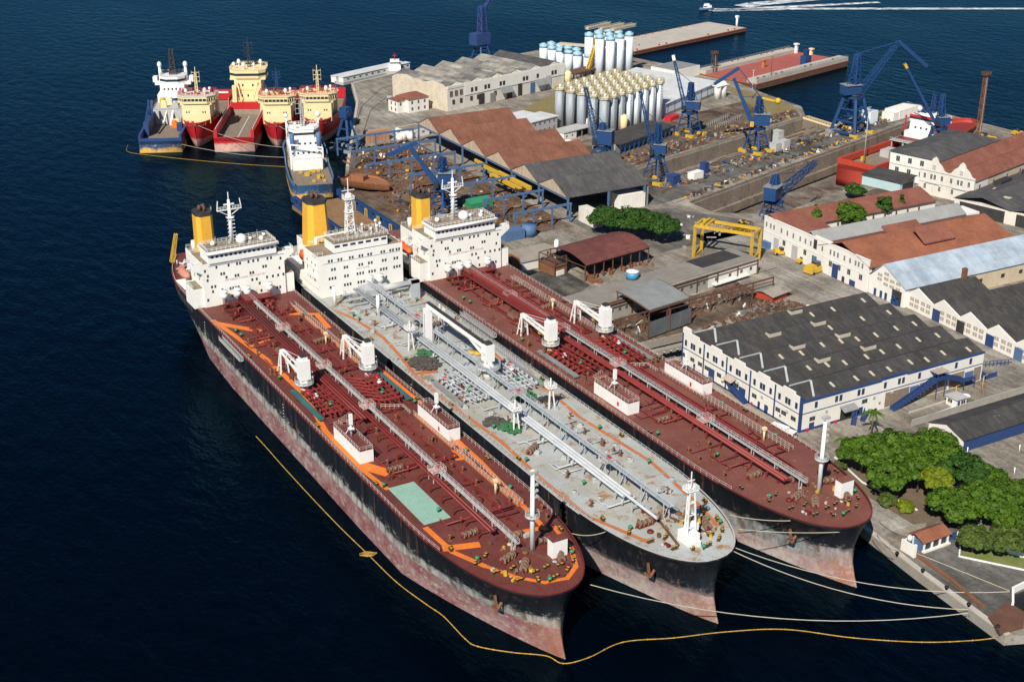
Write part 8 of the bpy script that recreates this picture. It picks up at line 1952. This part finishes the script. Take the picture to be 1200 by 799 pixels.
# yard scrap: uncountable clutter on working areas
def scatter(mname, m, quads, n_, smax, seed, hmax=1.6):
    rg = random.Random(seed); q = MB()
    for k in range(n_):
        a, b_, c_, d_ = rg.choice(quads); s_, t_ = rg.random(), rg.random()
        p = [a[i]*(1-s_)*(1-t_)+b_[i]*s_*(1-t_)+c_[i]*s_*t_+d_[i]*(1-s_)*t_ for i in (0, 1)]
        w_, l_, h_ = rg.uniform(.3, smax), rg.uniform(.4, smax*1.6), rg.uniform(.15, hmax); 
        if rg.random() < .3: l_ *= 3; w_ *= .4; h_ *= .5
        q.cbox(p[0], p[1], GZ+h_/2, w_, l_, h_, rg.uniform(0, 3.14))
        if rg.random() < .15: q.cbox(p[0]+.3, p[1], GZ+h_+.3, w_*.6, l_*.5, .6, rg.uniform(0, 3))
    tag(q.build(mname, m), kind='stuff')
def pq(*p): return [tuple(at(x, y, GZ)[:2]) for x, y in p]
yard = [((222,452),(282,452),(282,596),(240,570)), ((240,560),(282,560),(282,600),(252,598))]
pier = [((345,466),(480,503),(484,512),(345,478)), ((345,453),(480,494),(480,497),(345,456)), ((480,500),(545,518),(535,526),(487,516))]
apron = [((335,502),(484,545),(490,556),(340,520))]
bank = [((224,336),(298,348),(300,360),(224,348)), ((262,314),(308,326),(300,345),(262,333))]
mid_ = [((300,400),(335,405),(338,430),(300,440)), ((285,440),(335,440),(335,452),(285,452)), ((345,395),(420,410),(430,425),(365,412))]
top_ = [pq((385,110),(450,95),(450,150),(420,150)), pq((470,125),(520,150),(480,158),(470,140))]
scatter('yard_scrap', gm_dirt, yard*2+pier+apron+bank, 1500, 1.2, 1, 1.0); scatter('yard_scrap', M['rust_dark'], yard*2+apron+bank, 500, 1.1, 11, .9); scatter('yard_scrap', M['grey'], yard+pier+apron+bank, 300, 1.1, 2, .9); scatter('yard_scrap', M['wall_grey'], pier+mid_[:1]+yard+apron, 240, 1.1, 3, .9); scatter('yard_scrap', M['rust'], yard+apron, 170, 1.1, 12, .9)
scatter('yard_scrap', M['yellow'], pier+apron[:1]+yard, 110, 1.1, 4, 1.2); scatter('yard_scrap', M['crane_blue'], pier+yard+apron, 80, 1.3, 5, 1.4); scatter('yard_scrap', M['white'], pier+mid_[:1]+yard+bank, 90, 1.1, 6); scatter('yard_scrap', M['dark'], yard+pier+apron, 200, 1.2, 7)
scatter('yard_scrap', M['orange_dull'], pier+yard+apron, 60, 1.0, 8); scatter('yard_scrap', M['rust_dark'], yard+bank, 500, 1.2, 9, 1)
# long steel sections laid in the stock yard
q = MB(); rg = random.Random(21)
for k in range(150):
    x, y = rg.uniform(226, 280), rg.uniform(450, 594)
    if x < 219.5+max(0, (y-533)*.46)+3: continue
    a = rg.choice((0, R(90), R(8), R(-6))); L_ = rg.uniform(5, 14); q.beam((x, y, GZ+.25), (x+L_*math.cos(a), y+L_*math.sin(a), GZ+.25), rg.uniform(.3, .9), .4)
tag(q.build('steel_stock', M['rust']), kind='stuff')
q = MB()
for k in range(80):
    s_ = rg.random(); p = Vector((330+s_*150, 455+s_*45, 0)); d_ = Vector((.96,.27,0)); o_ = Vector((-.27,.96,0))*rg.uniform(2, 24); a_ = p+o_; L_ = rg.uniform(2, 6); q.beam(a_+Vector((0,0,GZ+.2)), a_+d_*L_+Vector((0,0,GZ+.2)), .3, .3)
tag(q.build('steel_stock', M['rust_dark']), kind='stuff')
# bollards on the quay edge
q = MB(); q.lathe(0,0,[(.3,0),(.3,.6),(.5,.65),(.5,.85),(.2,.95)],10); b0 = None
for i, (px, py, w_) in enumerate(((1050,652,'nearest the white wall stub'), (1080,672,'second from the white wall stub'), (1108,692,'third from the white wall stub'), (1134,712,'where the long mooring lines end'), (1168,738,'at the quay corner by the steel platform'))):
    if b0 is None: b0 = one('mooring_bollard', q, M['black'], 'black quay bollard '+w_, 'bollard', at(px, py, GZ+.3)+Vector((.6,.3,0)), group='bollards on the quay edge')
    else: c = b0.copy(); COL.objects.link(c); c.location = at(px, py, GZ+.3)+Vector((.6,.3,0)); c['label'] = 'black quay bollard '+w_
for i, (x, y, w_) in enumerate(((1118,474,'left of the pale kerb'), (1150,462,'in the blue fenced corner'))):
    q = MB(); q.tube((0,0,0),(0,0,6),.12,8); q.beam((0,0,6),(1.4,0,6),.12); one('lamp_post', q, M['yellow'], 'thin yellow lamp post '+w_, 'lamp post', at(x, y, GZ))
